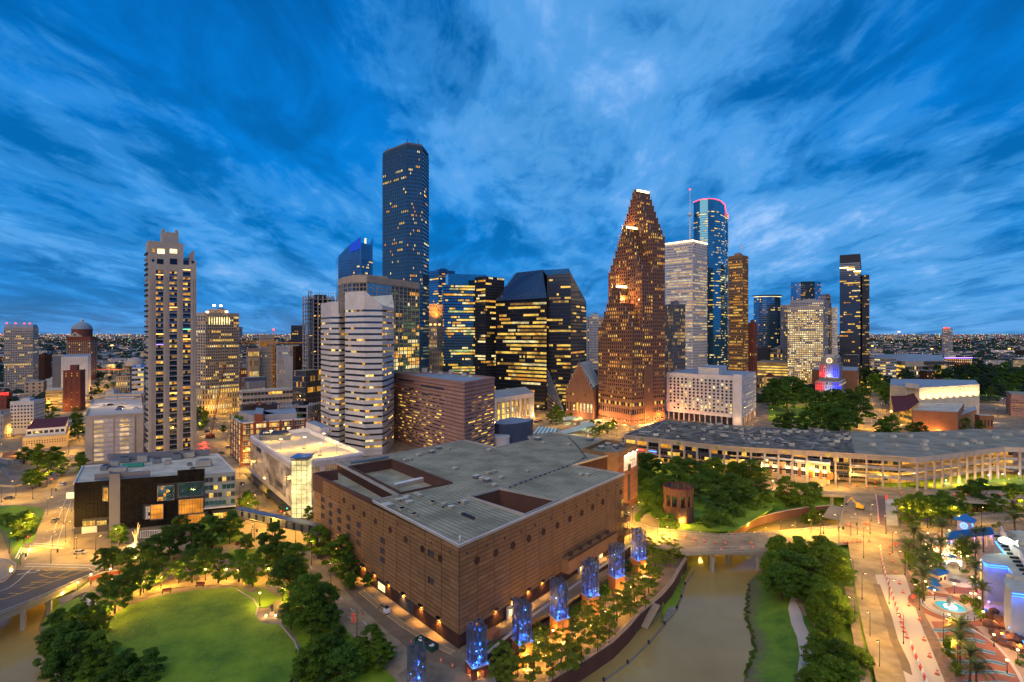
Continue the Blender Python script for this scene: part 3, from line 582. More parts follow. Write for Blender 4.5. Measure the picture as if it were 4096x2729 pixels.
nR=Vector((udir.y,-udir.x));nL=Vector((-vdir.y,vdir.x));nL=-nL if nL.y>0 else nL;aR=math.atan2(udir.y,udir.x);aL=math.atan2(-vdir.y,-vdir.x);lR=(Rr-Nn).length;lL=(Ll-Nn).length
it=[]
def onL(s,z,out=.2):p=Nn.xy+vdir*s+nL*out;return(p.x,p.y,z)
def onR(s,z,out=.2):p=Nn.xy+udir*s+nR*out;return(p.x,p.y,z)
def sL(f,X,Y):
 sx,sy=S(f,X,Y);t=(sx-CX)/FOC;s=(t*Nn.y-Nn.x)/(vdir.x-t*vdir.y);d=Nn.y+vdir.y*s;return s,zat(sy,d)
def sR(f,X,Y):
 sx,sy=S(f,X,Y);t=(sx-CX)/FOC;s=(t*Nn.y-Nn.x)/(udir.x-t*udir.y);d=Nn.y+udir.y*s;return s,zat(sy,d)
for X,Ys in((773,(422,470,523)),(822,(458,510,562)),(876,(495,550,605)),(934,(537,592,648)),(998,(580,638,693)),(1148,(680,743,800,945)),(1452,(758,930))):
 for Y in Ys:
  s,z=sL('b',X,Y)
  for k in(-1,0,1):it.append((onL(s+k*1.25,z),(.62,.3,2.0),aL,'wall_dark'))
for Y in(762,930):
 s,z=sL('c',197,Y)
 for k in(-1,0,1):it.append((onL(s+k*1.15,z),(.62,.3,2.0),aL,'wall_dark'))
pieces(root,'slot_window',it,300,OFF)
def disc(f,X,Y,left,r=1.25,m='brick_dark',name='medallion'):
 s,z=(sL if left else sR)(f,X,Y);p=Vector((onL if left else onR)(s,z,.05));nn=nL if left else nR
 MB(OFF).tube(p,p+Vector((nn.x,nn.y,0))*.28,r,m,n=14).build(name,root)
for X,Y in((905,428),(967,470),(1032,514),(1103,560),(1196,612),(1293,672),(1399,732),(1510,792)):disc('b',X,Y,1,1.15)
for X,Y in((143,732),(256,790)):disc('c',X,Y,1,1.15)
for X,Y in((480,804),(598,757),(706,711),(806,667),(897,624),(985,584),(1063,543),(1138,507),(1206,470),(1270,437),(1383,375)):disc('c',X,Y,0)
for X,Y in((417,758),(542,710),(654,665),(757,622),(845,584),(945,539),(1027,502),(1103,464),(1175,430),(1241,396),(1303,364),(1360,333)):disc('c',X,Y,0,.42,'wall_dark','round_vent')
for X,Y in((820,405),(877,440),(935,482),(1245,577),(1345,636),(1455,695),(1570,750),(1005,530),(1127,383+120)):disc('b',X,Y,1,.36,'wall_dark','round_vent')
s0,z0=sR('c',1012,800);s1,z1=sR('c',1318,632);zt=z0+.3
b=MB(OFF);c=onR((s0+s1)/2,(4.2+zt)/2,1.7);b.box(c,(s1-s0,3.4,zt-4.2),'brick_brown',aR)
for k in range(5):c=onR(s0+(s1-s0)*(.12+.19*k),zt+.8,1.2);b.box(c,(1.2,1.2,1.5),'brick_purple',aR)
b.box(onR((s0+s1)/2,zt+.25,3.3),(s1-s0,.4,.6),'brick_dark',aR);b.build('terrace',root)
for k,(X,Y)in enumerate(((1395,480),(1393,548),(1391,672))):
 s,z=sR('c',1385,Y);s=lR-2.2;b=MB(OFF);z=(17.5,12.4,6.4)[k]
 b.box(onR(s,z-1.2,1.6),(4.4,3.2,.9),'brick_brown',aR);b.box(onR(s,z-.2,3.1),(4.4,.4,1.6),'brick_brown',aR)
 for q in(-2.1,2.1):b.box(onR(s+q,z-.2,1.6),(.35,3.2,1.6),'brick_brown',aR)
 b.build('balcony',root);MB(OFF).box(onR(s,z+1.2,.25),(2.2,.3,2.8),'lit_dim',aR).build('balcony_door',root)
for X,Y in((690,1190),(1130,965),(1252,870)):
 s,z=sR('c',X,Y);b=MB(OFF);b.box(onR(s,1.9,.35),(3.6,.3,3.2),'lit_hot',aR);b.build('doorway',root)
 b=MB(OFF);b.box(onR(s,3.8,1.1),(4.6,1.8,.3),'concrete',aR);b.box(onR(s-2.1,1.9,.8),(.3,.9,3.4),'white_paint',aR);b.build('door_canopy',root)
 p=onR(s,2.8,2.2);lamp(root,p,1500,(1,.50,.14),.4,name='door_light')
s,z=sL('b',1145,1020);MB(OFF).box(onL(s,2.2,.35),(5,.3,2.4),'lit_hot',aL).build('doorway',root)
s,z=sL('b',1300,1090);MB(OFF).box(onL(s,2.4,.33),(9,.3,4.2),'wall_dark',aL).build('loading_door',root)
def wall_lamp(s,z,left):
 f=onL if left else onR;a=aL if left else aR;b=MB(OFF);b.box(f(s,z,.7),(1.5,.9,.3),'dark_metal',a);b.box(f(s,z-.19,.7),(1.2,.6,.06),'glow_warm',a);b.build('wall_lamp',root)
 p=f(s,z-.5,.75);nn=nL if left else nR
 lamp(root,p,2600,(1,.45,.09),.25,'SPOT','wall_lamp_light',(-nn.x*.12,-nn.y*.12,-1),110,.9)
for X,Y in((1022,860),(1099,920),(1186,985),(1283,1050),(1392,1122),(1503,1190)):s,z=sL('b',X,Y);wall_lamp(s,5.6,1)
for X,Y in((28,1050),(135,1120),(250,1190)):s,z=sL('c',X,Y);wall_lamp(s,5.6,1)
for s in(62,75,88):wall_lamp(s,5.6,1)
for X,Y in((480,1200),(597,1150),(700,1098),(803,1045),(890,1003),(1040,930)):s,z=sR('c',X,Y);wall_lamp(s,5.6,0)
def vent_box(p,sz,a,m='concrete',lid='roof_pale'):
 b=MB(OFF);b.box((p.x,p.y,p.z+sz[2]/2),sz,m,a);b.box((p.x,p.y,p.z+sz[2]+.12),(sz[0]+.4,sz[1]+.4,.24),lid,a);b.build('roof_vent',root)
for X,Y,k in((1290,425,1),(1360,395,1),(1378,405,1),(1310,447,1.2),(1240,435,.8),(1268,430,.8),(1268,492,1),(1343,528,1),(1460,450,.9),(1175,465,2),(1530,460,.9),(1575,478,.9)):vent_box(at('b',X,Y,ZR-.4),(1.6*k,1.6*k,.8),aL)
for X,Y,k in((200,130,1.5),(243,105,1.5),(115,150,1.2),(65,175,1),(33,180,1),(308,110,1),(345,235,1.2),(480,288,1.5),(516,300,1.3),(548,310,1.5),(553,265,1.3),(590,255,1),(636,292,1.2),(592,338,1),(865,50,2),(1135,272,1),(1178,274,1.1),(205,450,1),(88,526,1),(403,445,1.1),(12,492,1),(42,415,1),(1060,85,1.3),(1190,55,2.2),(560,118,1.2),(800,250,.8),(900,70,.8)):vent_box(at('c',X,Y,ZR-.4),(1.7*k,1.5*k,.8*k),aR,'steel' if k>1.4 else 'concrete')
for(X0_,Y0_,X1_,Y1_)in((1020,238,1200,210),(1220,345,1420,298)):
 p,q=at('b',X0_,Y0_,27),at('b',X1_,Y1_,27);
 for i in range(9):c=p.lerp(q,(i+.5)/9);b=MB(OFF);d=q-p;b.box((c.x,c.y,27.4),(d.length/9*.92,2.2,1.6),'concrete',math.atan2(d.y,d.x));b.box((c.x,c.y,28.35),(d.length/9*.8,2.0,.3),'cloth_white',math.atan2(d.y,d.x));b.build('skylight',root)
def pipe(f,pts,z,r=.14):
 b=MB(OFF);P=[at(f,x,y,z)for x,y in pts]
 for p,q in zip(P[:-1],P[1:]):
  b.tube(p,q,r,'steel',n=5);k=int((q-p).length/4)+1
  for i in range(k):c=p.lerp(q,i/k);b.box((c.x,c.y,z-.2),(.8,.5,.4),'dark_metal',aR)
 b.build('roof_pipe',root)
pipe('c',((690,340),(880,270),(1075,200),(1165,155),(1110,80),(1050,20)),ZR+.1);pipe('c',((270,465),(420,425)),ZR+.1);pipe('b',((950,190),(1080,172),(1180,155)),ZR+.3,.5)
b=MB(OFF);p=at('c',430,530,ZR-.4);b.box((p.x,p.y,p.z+.3),(7,1.4,.5),'dark_metal',aL);b.box((p.x+2,p.y-1,p.z+.2),(3,1.2,.3),'roof_pale',aL);b.build('roof_duct',root)
FB=[gp(x,y,ZR+1.5)for x,y in(S('c',1282,128),S('c',1370,126),S('c',1488,78),S('c',1290,45),S('c',1150,102))]
fo=MB(OFF)
cfp=FB;fo.prism([p.xy for p in cfp],0,ZR-1.2,'brick_brown','roof_grey');
for i in range(5):para(cfp[i],cfp[(i+1)%5],ZR-1.3,ZR+1.5+i*.003,.6,'brick_brown',fo)
fo.build('foyer_block',root)
P0,P1=FB[1],FB[2];d=(P1-P0).xy.normalized();nn=Vector((d.y,-d.x));aF=math.atan2(d.y,d.x);lF=(P1-P0).length
it=[]
for r in range(17):
 for c in range(4):
  x=P0.xy+d*(lF*(c+.5)/4)+nn*.2
  if c in(1,2)and 4<r<15 and False:continue
  it.append(((x.x,x.y,1+r*1.8),(lF/4-.08,.4 if r%2 else .15,1.5),aF,'brick_orange'))
pieces(root,'brick_band',it,100,OFF)
x=P0.xy+d*(lF*.5)+nn*.5;MB(OFF).box((x.x,x.y,11.5),(2.6,.35,14),'wall_dark',aF).build('tall_slot_window',root)
MB(OFF).tube((x.x,x.y,22.5),(x.x+nn.x*.3,x.y+nn.y*.3,22.5),2.0,'wall_dark',n=16).build('medallion',root)
for X,Y in((20,0),):pass
for i,(X,Y)in enumerate(((1262,108),(1305,88),(1352,100),(1400,88))):
 p=at('c',X,Y,ZR-.8);b=MB(OFF);b.tube(p,p+Vector((0,0,1.6)),2.0,'steel',n=14);b.tube(p+Vector((0,0,1.6)),p+Vector((0,0,1.9)),1.7,'roof_pale',n=14);b.build('cooling_fan',root)
bc=P0.xy+d*(lF*.56)+nn*.62;bw,bh=lF*.66,8.2;bz=25.8
br=thing('billboard','white lit ballet poster reading Sleeping Beauty on the brown theatre wall','billboard',(bc.x,bc.y,bz),aF)
mat('poster',(.85,.82,.78),(.80,.74,.66),scale=.4);mat('poster_ink',(.03,.03,.04));mat('poster_skin',(.55,.25,.12),(.75,.5,.35),scale=1.2)
MB().box((0,0,0),(bw,.25,bh),'poster').build('poster_board',br)
def text(s,name,parent,loc,size,m,rot=(math.pi/2,0,0),ext=.02,align='CENTER',font=None,spacing=1):
 c=bpy.data.curves.new(name,'FONT');c.body=s;c.size=size;c.extrude=ext;c.align_x=align;c.align_y='CENTER';c.space_character=spacing;c.resolution_u=3
 o=bpy.data.objects.new(name,c);link(o);bpy.context.view_layer.update();me=bpy.data.meshes.new_from_object(o);bpy.data.objects.remove(o);o=bpy.data.objects.new(name,me);link(o);me.materials.clear();me.materials.append(M[m]);o.parent=parent;o.location=loc;o.rotation_euler=rot;return o
text('Sleeping','poster_lettering',br,(-bw*.08,-.16,bh*.30),2.3,'poster_ink');text('Beauty','poster_lettering',br,(bw*.14,-.16,bh*.06),2.3,'poster_ink')
b=MB()
for cx,cz,rx,rz_,k in((-.22,-.22,.9,1.3,5),(-.02,-.28,1.6,.9,7),(.18,-.22,.8,1.5,5),(-.36,-.33,.6,.8,4),(.33,-.12,.5,1.9,4)):
 q=[(cx*bw+rx*math.cos(a/12*6.283)*(1+.25*math.sin(a*k)),-.14,cz*bh+rz_*math.sin(a/12*6.283))for a in range(12)];b.add(q,[tuple(range(12))],'poster_skin')
b.build('dancer_print',br)
for k in(-.35,0,.35):
 p=br.location+Vector((d.x,d.y,0))*bw*k+Vector((nn.x,nn.y,0))*1.6+Vector((0,0,bh*.62));b=MB(OFF);b.box(p,(.9,.5,.3),'glow_white',aF);b.tube(p,p-Vector((nn.x,nn.y,0))*1.6,.06,'dark_metal');b.build('sign_lamp',root)
 lamp(root,p+Vector((0,0,-.3)),1500,(1,.75,.4),.4,'SPOT','sign_lamp_light',(-nn.x*.45,-nn.y*.45,-1),120)
for k in range(3):
 p=P0.xy+d*(lF*(.2+.3*k))+nn*2.4;b=MB(OFF);b.box((p.x,p.y,.4),(.8,.8,.8),'dark_metal');b.build('ground_floodlight',root);lamp(root,(p.x,p.y,1),2500,(1,.62,.25),.3,'SPOT','floodlight',(-nn.x*.2,-nn.y*.2,1),70)
b=MB(OFF);p=at('c',375,690,ZR);b.tube(p,p+Vector((0,0,1.6)),.12,'white_paint');b.box(p+Vector((0,0,1.7)),(.5,.4,.5),'white_paint');b.box(p+Vector((0,0,.3)),(.8,.8,.5),'concrete');b.build('roof_camera',root)
ZM=24.3
mp=[gp(x,y,ZM)for x,y in((296,1932),(940,1886),(873,1815),(447,1835),(443,1856),(331,1863))]
mr_=thing('arts_building','black tiled arts building with pale equipment-covered roof beside the left street','building',(mp[0].x,mp[0].y,0));O2=mr_.location.copy()
MB(O2).prism([p.xy for p in mp],0,ZM-.6,'wall_dark','roof_pale').build('wall',mr_)
b=MB(O2)
for i in range(6):para(mp[i],mp[(i+1)%6],ZM-.7,ZM+.002*i,.6,'panel_white',b)
para(mp[3]+Vector((0,-3,0)),mp[2]+Vector((-4,-3,0)),ZM,ZM+3.2,.6,'wall_grey',b);para(gp(*S('a',690,255),ZM),gp(*S('a',690,165),ZM),ZM-.5,ZM+.4,.5,'wall_grey',b);b.build('parapet',mr_)
F0,F1=mp[0].xy,mp[1].xy;fd=(F1-F0).normalized();fn=Vector((fd.y,-fd.x));fa=math.atan2(fd.y,fd.x);fl=(F1-F0).length
def sM(X,Y,f='a'):
 sx,sy=S(f,X,Y);t=(sx-CX)/FOC;s=(t*F0.y-F0.x)/(fd.x-t*fd.y);return s,zat(sy,F0.y+fd.y*s)
def boxM(x0,x1,z0,z1,out,dep,m,name,bb=None):
 c=F0+fd*(x0+x1)/2+fn*(out);q=(c.x,c.y,(z0+z1)/2)
 if bb is not None:bb.box(q,(x1-x0,dep,z1-z0),m,fa);return
 return MB(O2).box(q,(x1-x0,dep,z1-z0),m,fa).build(name,mr_)
xa,xb,xc,xd,xe,xf=[sM(X,450)[0]for X in(468,692,752,1115,1285,1476)]
boxM(xb-.3,xc+.3,.5,ZM+3.0,.3,.8,'wall_grey','grey_slab');boxM(xb-7,xc+12,ZM,ZM+2.9,-2.2,1,'wall_grey','roof_screen')
wins=[(652,680,345,425,'lit_amber','glass_room',2,3),(993,1093,335,420,'glass_blue','lit_amber',6,4),(915,945,460,540,'panel_white','glass_room',2,4),(948,1026,452,538,'win_orange','win_orange',4,3),(527,600,555,582,'lit_yellow','lit_amber',4,1),(612,672,552,575,'lit_yellow','lit_amber',4,1),(1122,1276,315,392,'glass_blue','glass_blue',9,4),(1124,1276,420,500,'win_orange','win_orange',9,3),(1128,1286,518,605,'win_orange','win_orange',9,3),(1340,1462,503,530,'lit_yellow','win_orange',8,1)]
litmat('win_orange',(1,.34,.03),.95,scale=.25,lo=.55)
frm=MB(O2);it=[];holes=[]
for X0_,X1_,Y0_,Y1_,m1,m2,nc,nr in wins:
 s0,zt_=sM(X0_,Y0_);s1,zb_=sM(X1_,Y1_);holes.append((s0-.2,s1+.2,zb_-.2,zt_+.2));zt_-=.3
 for c in range(nc):
  for r in range(nr):
   x=F0+fd*(s0+(s1-s0)*(c+.5)/nc)+fn*.55;mm=m1 if R.random()<.72 else m2
   it.append(((x.x,x.y,zb_+(zt_-zb_)*(r+.5)/nr),((s1-s0)/nc-.14,.12,(zt_-zb_)/nr-.14),fa,mm))
 boxM(s0-.2,s1+.2,zb_-.2,zb_,.7,.5,'steel','',frm);boxM(s0-.2,s1+.2,zt_,zt_+.2,.7,.5,'steel','',frm);boxM(s0-.2,s0,zb_,zt_,.7,.5,'steel','',frm);boxM(s1,s1+.2,zb_,zt_,.7,.5,'steel','',frm);boxM(s0,s1,zb_,zt_,.46,.05,'dark_metal','',frm)
frm.build('window_frame',mr_)
it2=[]
for x0,x1,z0,z1,th in((xa,xb-.3,3.4,ZM+.1,.5),(xc+.3,xd,.6,ZM+.2,.5),(xd,xe,.6,ZM+2.6,.62),(xe,xf,0.5,6.6,.4)):
 nc=max(2,int((x1-x0)/1.45));nr=int((z1-z0)/1.15)
 for c in range(nc):
  for r in range(nr):
   xx=x0+(x1-x0)*(c+.5)/nc;zz=z0+(z1-z0)*(r+.5)/nr
   if any(h[0]<xx+.6 and xx-.6<h[1]and h[2]<zz+.45 and zz-.45<h[3]for h in holes):continue
   t_=th*R.uniform(.75,1.15);x=F0+fd*xx+fn*t_/2;it2.append(((x.x,x.y,zz),((x1-x0)/nc-.05,t_,(z1-z0)/nr-.05),fa,'tile_black'))
pieces(mr_,'wall_tile',it2,300,O2);pieces(mr_,'window_pane',it,200,O2)
wallmat('slate_panel',(.15,.19,.25));boxM(xe,xf,7.2,ZM-.1,.3,.6,'slate_panel','blue_grey_block');boxM(xe-.2,xf+.3,6.7,7.2,.7,1.5,'panel_white','ledge')
it=[]
for r in range(4):
 for c in range(7):
  if(r*7+c)%6==5:continue
  m_='lit_yellow' if(r,c)in((1,1),(1,5),(3,4),(2,2))else('glass_teal' if r%2==0 else 'glass_room');x=F0+fd*(xe+(xf-xe)*(c+.5)/7)+fn*.66
  it.append(((x.x,x.y,9.3+r*3.9),((xf-xe)/7-.3,.12,2.2),fa,m_))
pieces(mr_,'window',it,99,O2)
boxM(xa+3,xa+9,0,3.3,.2,.6,'panel_white','lobby_wall');
for X,Y,sx_2,sy_2,h,m_ in((720,215,5,3,3,'concrete'),(780,190,7,4,3.4,'steel'),(895,190,6,3,4.2,'concrete'),(835,220,12,2.4,2.4,'roof_green'),(900,178,5,4,3,'concrete'),(985,195,5,3,3,'steel'),(1050,200,4,3,2,'concrete'),(1110,170,6,4,3.6,'steel'),(1175,160,9,4,3.4,'concrete'),(1280,215,9,6,4,'concrete'),(1210,240,3,3,1.6,'steel'),(1285,145,4,3,3,'concrete'),(660,235,4,6,2.6,'steel'),(740,250,10,3,2.6,'concrete'),(1190,210,3,2,1.5,'steel'),(860,185,14,1.2,1.4,'steel')):
 p=at('a',X,Y,ZM-.6);b=MB(O2);b.box((p.x,p.y,p.z+h/2),(sx_2*.8,sy_2*.8,h*.8),m_,fa);b.box((p.x,p.y,p.z+h*.9+.1),(sx_2*.5,sy_2*.6,.3),'steel' if m_!='steel' else 'dark_metal',fa)
 if m_=='roof_green':pass
 b.build('rooftop_unit',mr_)
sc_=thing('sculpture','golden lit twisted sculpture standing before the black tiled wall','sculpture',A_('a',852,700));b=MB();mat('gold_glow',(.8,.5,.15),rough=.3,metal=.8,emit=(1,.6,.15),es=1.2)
pr=Vector((0,0,0))
for i in range(7):a_=i*.9;b.tube((math.cos(a_)*.5,math.sin(a_)*.5,.4),(math.cos(a_+2.4)*1.5,math.sin(a_+2.4)*1.5,4.5+i*.75),.26,'gold_glow',.10)
b.build('twisted_form',sc_);MB().tube((0,0,0),(0,0,.6),1.2,'concrete',n=12).build('plinth',sc_);lamp(sc_,sc_.location+Vector((0,-2.5,1)),1800,(1,.7,.3),.3)
rl=thing('zigzag_railing','white openwork railing in front of the black tiled building','railing',A_('a',870,665));b=MB();q0=Vector();q1=A_('a',1025,655)-rl.location
for i in range(15):p=q0.lerp(q1,i/14);b.tube(p,p+Vector((0,0,3.2)),.12,'white_paint')
for z in(.1,3.2):b.tube(q0+Vector((0,0,z)),q1+Vector((0,0,z)),.14,'white_paint')
b.build('posts_and_rails',rl)
ls=thing('light_box_sign','bright yellow rectangular light box sticking out from the corner of the black building','sign',at('a',447,397,18));MB().box((0,0,0),(4.2,.5,2.8),'lit_hot',.1).build('lit_panel',ls);MB().box((2.8,0,0),(2.4,.2,.2),'dark_metal',.1).build('bracket',ls)
sb0,sb1=at('b',235,490,9.5),at('b',770,622,8.0)
sk=thing('skybridge','long enclosed grey footbridge from the black building to the brown theatre','footbridge',sb0);b=MB(sb0);d=sb1-sb0;a=math.atan2(d.y,d.x);n_=34;it=[]
b.box((sb0+sb1)/2+Vector((0,0,-1.9)),(d.length,3.4,.4),'dark_metal',a);b.build('deck',sk);b=MB(sb0);c=(sb0+sb1)/2
b.box(c+Vector((0,0,1.6)),(d.length+.5,3.9,.35),'steel',a);b.build('roof',sk);u_=d.normalized();pn=Vector((u_.y,-u_.x,0))
for i in range(n_):
 c=sb0.lerp(sb1,(i+.5)/n_)
 it.append((tuple(c+pn*1.8),(d.length/n_-.12,.15,3.1),a,'steel' if i%3 else 'glass_dark'))
pieces(sk,'side_panel',it,99,sb0);b=MB(sb0)
for c in(sb0.lerp(sb1,.99),):b.box((c.x,c.y,3),(1.4,2.6,6),'concrete',a)
b.build('pier',sk)
ZG=28.6
gpn=[gp(x,y,ZG)for x,y in((1004,1742),(1173,1850),(1450,1809),(1225,1712))]
gr=thing('perforated_garage','pale perforated-wall garage with yellow-lit rooftop deck and glass stair tower','parking garage',(*gpn[1].xy,0));O3=gr.location.copy()
MB(O3).prism([p.xy for p in gpn],0,26,'white_paint','road_new').build('wall',gr)
b=MB(O3)
for i in range(4):para(gpn[i],gpn[(i+1)%4],26,ZG+.003*i,.5,'white_paint',b)
b.build('parapet',gr);it=[]
mat('perforated_metal',(.42,.40,.44),(.56,.52,.54),scale=.5,rough=.45,metal=.2,rnd=.12)
litmat('perf_glow',(1,.60,.34),.30,scale=.10,lo=.25)
for(p,q,nc)in((gpn[0],gpn[1],16),(gpn[1],gpn[2],14)):
 dd=(q-p).xy;ln=dd.length;dd.normalize();n2=Vector((dd.y,-dd.x));aa=math.atan2(dd.y,dd.x)
 for c in range(nc):
  for r in range(8):
   z=5.0+r*2.8;mt_='perf_glow' if 0<r<7 and(c+r//3)%7 else 'perforated_metal'
   if q is gpn[1]and(c,r)in((3,6),(4,6),(11,2),(12,2)):mt_='wall_dark'
   x=p.xy+dd*(ln*(c+.5)/nc)+n2*.5;it.append(((x.x,x.y,z+1.4),(ln/nc-.12,.15,2.68),aa,mt_))
pieces(gr,'screen_panel',it,300,O3)
b=MB(O3);p,q=gpn[0],gpn[1];dd=(q-p).xy.normalized();n2=Vector((dd.y,-dd.x));c=(p+q).xy/2+n2*2;b.box((c.x,c.y,4.4),((q-p).length,4,.5),'dark_metal',math.atan2(dd.y,dd.x));b.build('street_canopy',gr)
st=gp(*S('b',622,540),0);litmat('stair_glow',(1,.80,.34),1.35,scale=.5,lo=.6);b=MB(O3);
it=[];aS=math.radians(12)
for r in range(12):
 for c in range(5):it.append(((st.x-3.12+c*1.56,st.y-.02,1.3+r*2.45),(1.44,.12,2.2),0,'stair_glow'))
 for c in range(3):it.append(((st.x+4.1,st.y+1.4+c*2.6,1.3+r*2.45),(2.45,.12,2.3),math.pi/2,'stair_glow'))
pieces(gr,'stair_tower_pane',it,99,O3)
b.box((st.x,st.y+4.1,15),(7.9,7.8,30),'wall_yellow');b.box((st.x,st.y+4.1,31.2),(9,9,.6),'blue_metal')
for dx in(-4.05,-1.35,1.35,4.05):b.box((st.x+dx,st.y-.1,15.2),(.2,.35,30.4),'steel')
for r in range(13):b.box((st.x,st.y-.14,.15+r*2.45),(8.2,.3,.16),'steel')
b.build('stair_tower',gr)
pth=gp(*S('B',580,1330),26);b=MB(O3);b.prism([gp(*S('B',x,y),ZG).xy for x,y in((508,1262),(600,1300),(655,1290),(560,1252))],26,31.5,'panel_white','roof_blue');b.build('deck_head_house',gr)
b=MB(O3);b.prism([gp(*S('B',x,y),27.6).xy for x,y in((215,1335),(410,1335),(395,1305),(225,1303))],26,29.2,'steel','dark_metal');b.build('rooftop_unit',gr)
for X,Y in((500,1405),(597,1450),(430,1385),(565,1430)):p=at('B',X,Y,26);b=MB(O3);b.box((p.x,p.y,26.4),(2.2,.7,.8),'concrete',1);b.build('wheel_stop_block',gr)
for X,Y,P_ in((500,1405,9500),(597,1450,9500),(350,1420,8000),(700,1440,8000),(400,1340,8000),(620,1380,8000),(290,1360,6000)):
 p=at('B',X,Y,26);b=MB(O3);b.tube(p,p+Vector((0,0,7)),.12,'steel');b.box(p+Vector((0,0,7)),(1.6,.5,.25),'glow_warm');b.build('deck_lamp',gr);lamp(gr,p+Vector((0,0,6.6)),P_,(1,.58,.06),.3)
for X in(690,630):p=at('B',X-60,1325,30.5);lamp(gr,p+Vector((0,-1.5,-1)),600,(1,.7,.3),.3)
def rect(Nc,Lx,Rx,asp=1.0):
 n=wd(*Nc);tr=(Rx-CX)/FOC;tl=(Lx-CX)/FOC;best=None
 for q in range(-120,300):
  a=math.radians(q*.5);u=Vector((math.cos(a),math.sin(a)));v=Vector((-math.sin(a),math.cos(a)))
  d1=u.x-tr*u.y;d2=v.x-tl*v.y
  if abs(d1)<1e-3 or abs(d2)<1e-3:continue
  la=(tr*n.y-n.x)/d1;lb=(tl*n.y-n.x)/d2
  if la<=0 or lb<=0 or u.y<-.6 or v.y<-.6:continue
  e=abs(math.log((lb/la)/asp))
  if best is None or e<best[0]:best=(e,n+v*lb,n,n+u*la,n+u*la+v*lb)
 return best[1:]
def FX(f,X):return col(f,X)
def T(name,label,f,Xl,Xn,Xr,Ytop,d,asp=1.0,**k):
 p=rect((col(f,Xn),d),col(f,Xl),col(f,Xr),asp)
 return tower(name,label,(col(f,Xn),d),0,0,row(f,Ytop),pts=p,**k)
def uplight(root,p,power,colr=(1,.55,.2),aim=(0,.3,1),size=80):return lamp(root,p,power,colr,.5,'SPOT','floodlight',aim,size,.8)
d1=392;TP=rect((col('A',932),d1),col('A',914),col('A',1229),.55);Lp,n_,Rp,Fp=TP;z1=zat(row('A',100),d1)
root=thing('apartment_tower','tallest tan apartment tower on the left with three dark columns of balconies','apartment tower',(*n_,0));off=root.location.copy()
ud=(Rp-n_).normalized();un=Vector((ud.y,-ud.x));ua=math.atan2(ud.y,ud.x);W_=(Rp-n_).length;vd=(Lp-n_).normalized();vn=Vector((-vd.y,vd.x));vn=-vn if vn.dot(un)>.5 else vn
if vn.dot(ud)>0:vn=-vn
zs=z1-12;b=MB(off);b.prism([Lp,n_,Rp,Fp],0,zs,'stone_tan','roof_grey');q=[n_+ud*W_*.0+vd*.5,n_+ud*W_*.72+vd*.5,Fp-ud*W_*.28-vd*.5,Lp-vd*.5];b.prism(q,zs,z1,'stone_tan','roof_grey')
q=[n_+ud*W_*.30+vd*3,n_+ud*W_*.64+vd*3,n_+ud*W_*.64+vd*14,n_+ud*W_*.30+vd*14];b.prism(q,z1,z1+8,'stone_tan','roof_grey');b.build('wall',root)
b=MB(off)
for k,(t0,hh)in enumerate(((.32,2),(.60,2))):c=n_+ud*W_*t0+vd*4;b.box((c.x,c.y,z1+8+hh/2),(2,2,hh),'stone_tan',ua)
for k in range(4):c=n_+ud*W_*(.84+.035*k)+vd*2;b.box((c.x,c.y,zs+1.4+k*.8),(1.4,3,2.8+k*1.6),'stone_tan',ua)
c=n_+ud*W_*.78+vd*2;b.box((c.x,c.y,zs+1.5),(4,4,.3),'dark_metal',ua);b.build('rooftop_unit',root)
def su(X,f='A'):t=(col(f,X)-CX)/FOC;return(t*n_.y-n_.x)/(ud.x-t*ud.y)
def fz(Y,s=0):return zat(row('A',Y),n_.y+ud.y*s)
piers=[(0,su(976)),(su(1023),su(1061)),(su(1109),su(1145)),(su(1193),W_)];b=MB(off)
ztop_b=z1-20
for a0,a1 in piers:
 c=n_+ud*(a0+a1)/2+un*.9;b.box((c.x,c.y,ztop_b/2),(a1-a0,1.8,ztop_b),'stone_tan',ua)
 for t in(.33,.66):c=n_+ud*(a0+(a1-a0)*t)+un*2.0;b.box((c.x,c.y,ztop_b/2-2),((a1-a0)*.14,.5,ztop_b-6),'stone_tan',ua)
c=n_+ud*W_/2+un*.9;b.box((c.x,c.y,(ztop_b+zs)/2),(W_,1.8,zs-ztop_b),'stone_tan',ua);c=n_+ud*W_*.36+un*.9;b.box((c.x,c.y,zs+6),(W_*.72,1.8,12.02),'stone_tan',ua);b.build('pier',root)
cols3=[(su(976),su(1023)),(su(1061),su(1109)),(su(1145),su(1193))];nf=37;fh=ztop_b/nf;wins=[];rails=[];slabs=[];R.seed(5)
for ci,(a0,a1)in enumerate(cols3):
 for r in range(nf):
  z=r*fh;c3=['glass_black','glass_black']
  lv=R.random()
  for k in range(3):
   m_='glass_black'
   if lv<.68 and R.random()<.68:m_=R.choice(['lit_amber','lit_yellow','lit_dim','lit_amber'])
   x=n_+ud*(a0+(a1-a0)*(k+.5)/3)+un*.12;wins.append(((x.x,x.y,z+fh*.46),((a1-a0)/3-.14,.1,fh*.72),ua,m_))
  x=n_+ud*(a0+a1)/2+un*.85;slabs.append(((x.x,x.y,z+fh*.93),(a1-a0,1.6,fh*.14),ua,'stone_grey'));x=n_+ud*(a0+a1)/2+un*1.6;rails.append(((x.x,x.y,z+fh*.22),(a1-a0,.08,fh*.34),ua,'glass_dark'))
for fy,ci in((312,0),(282,2),(517,1),(685,0),(717,2),(750,0),(655,2),(1055,1)):
 a0,a1=cols3[ci];x=n_+ud*(a0+a1)/2+un*1.75;m_='glow_violet' if fy==750 else 'glow_green' if fy==655 else 'glow_orange'
 b=MB(off);b.box((x.x,x.y,fz(fy,a0)),(a1-a0-.2,.12,.35),m_,ua);b.build('balcony_lights',root)
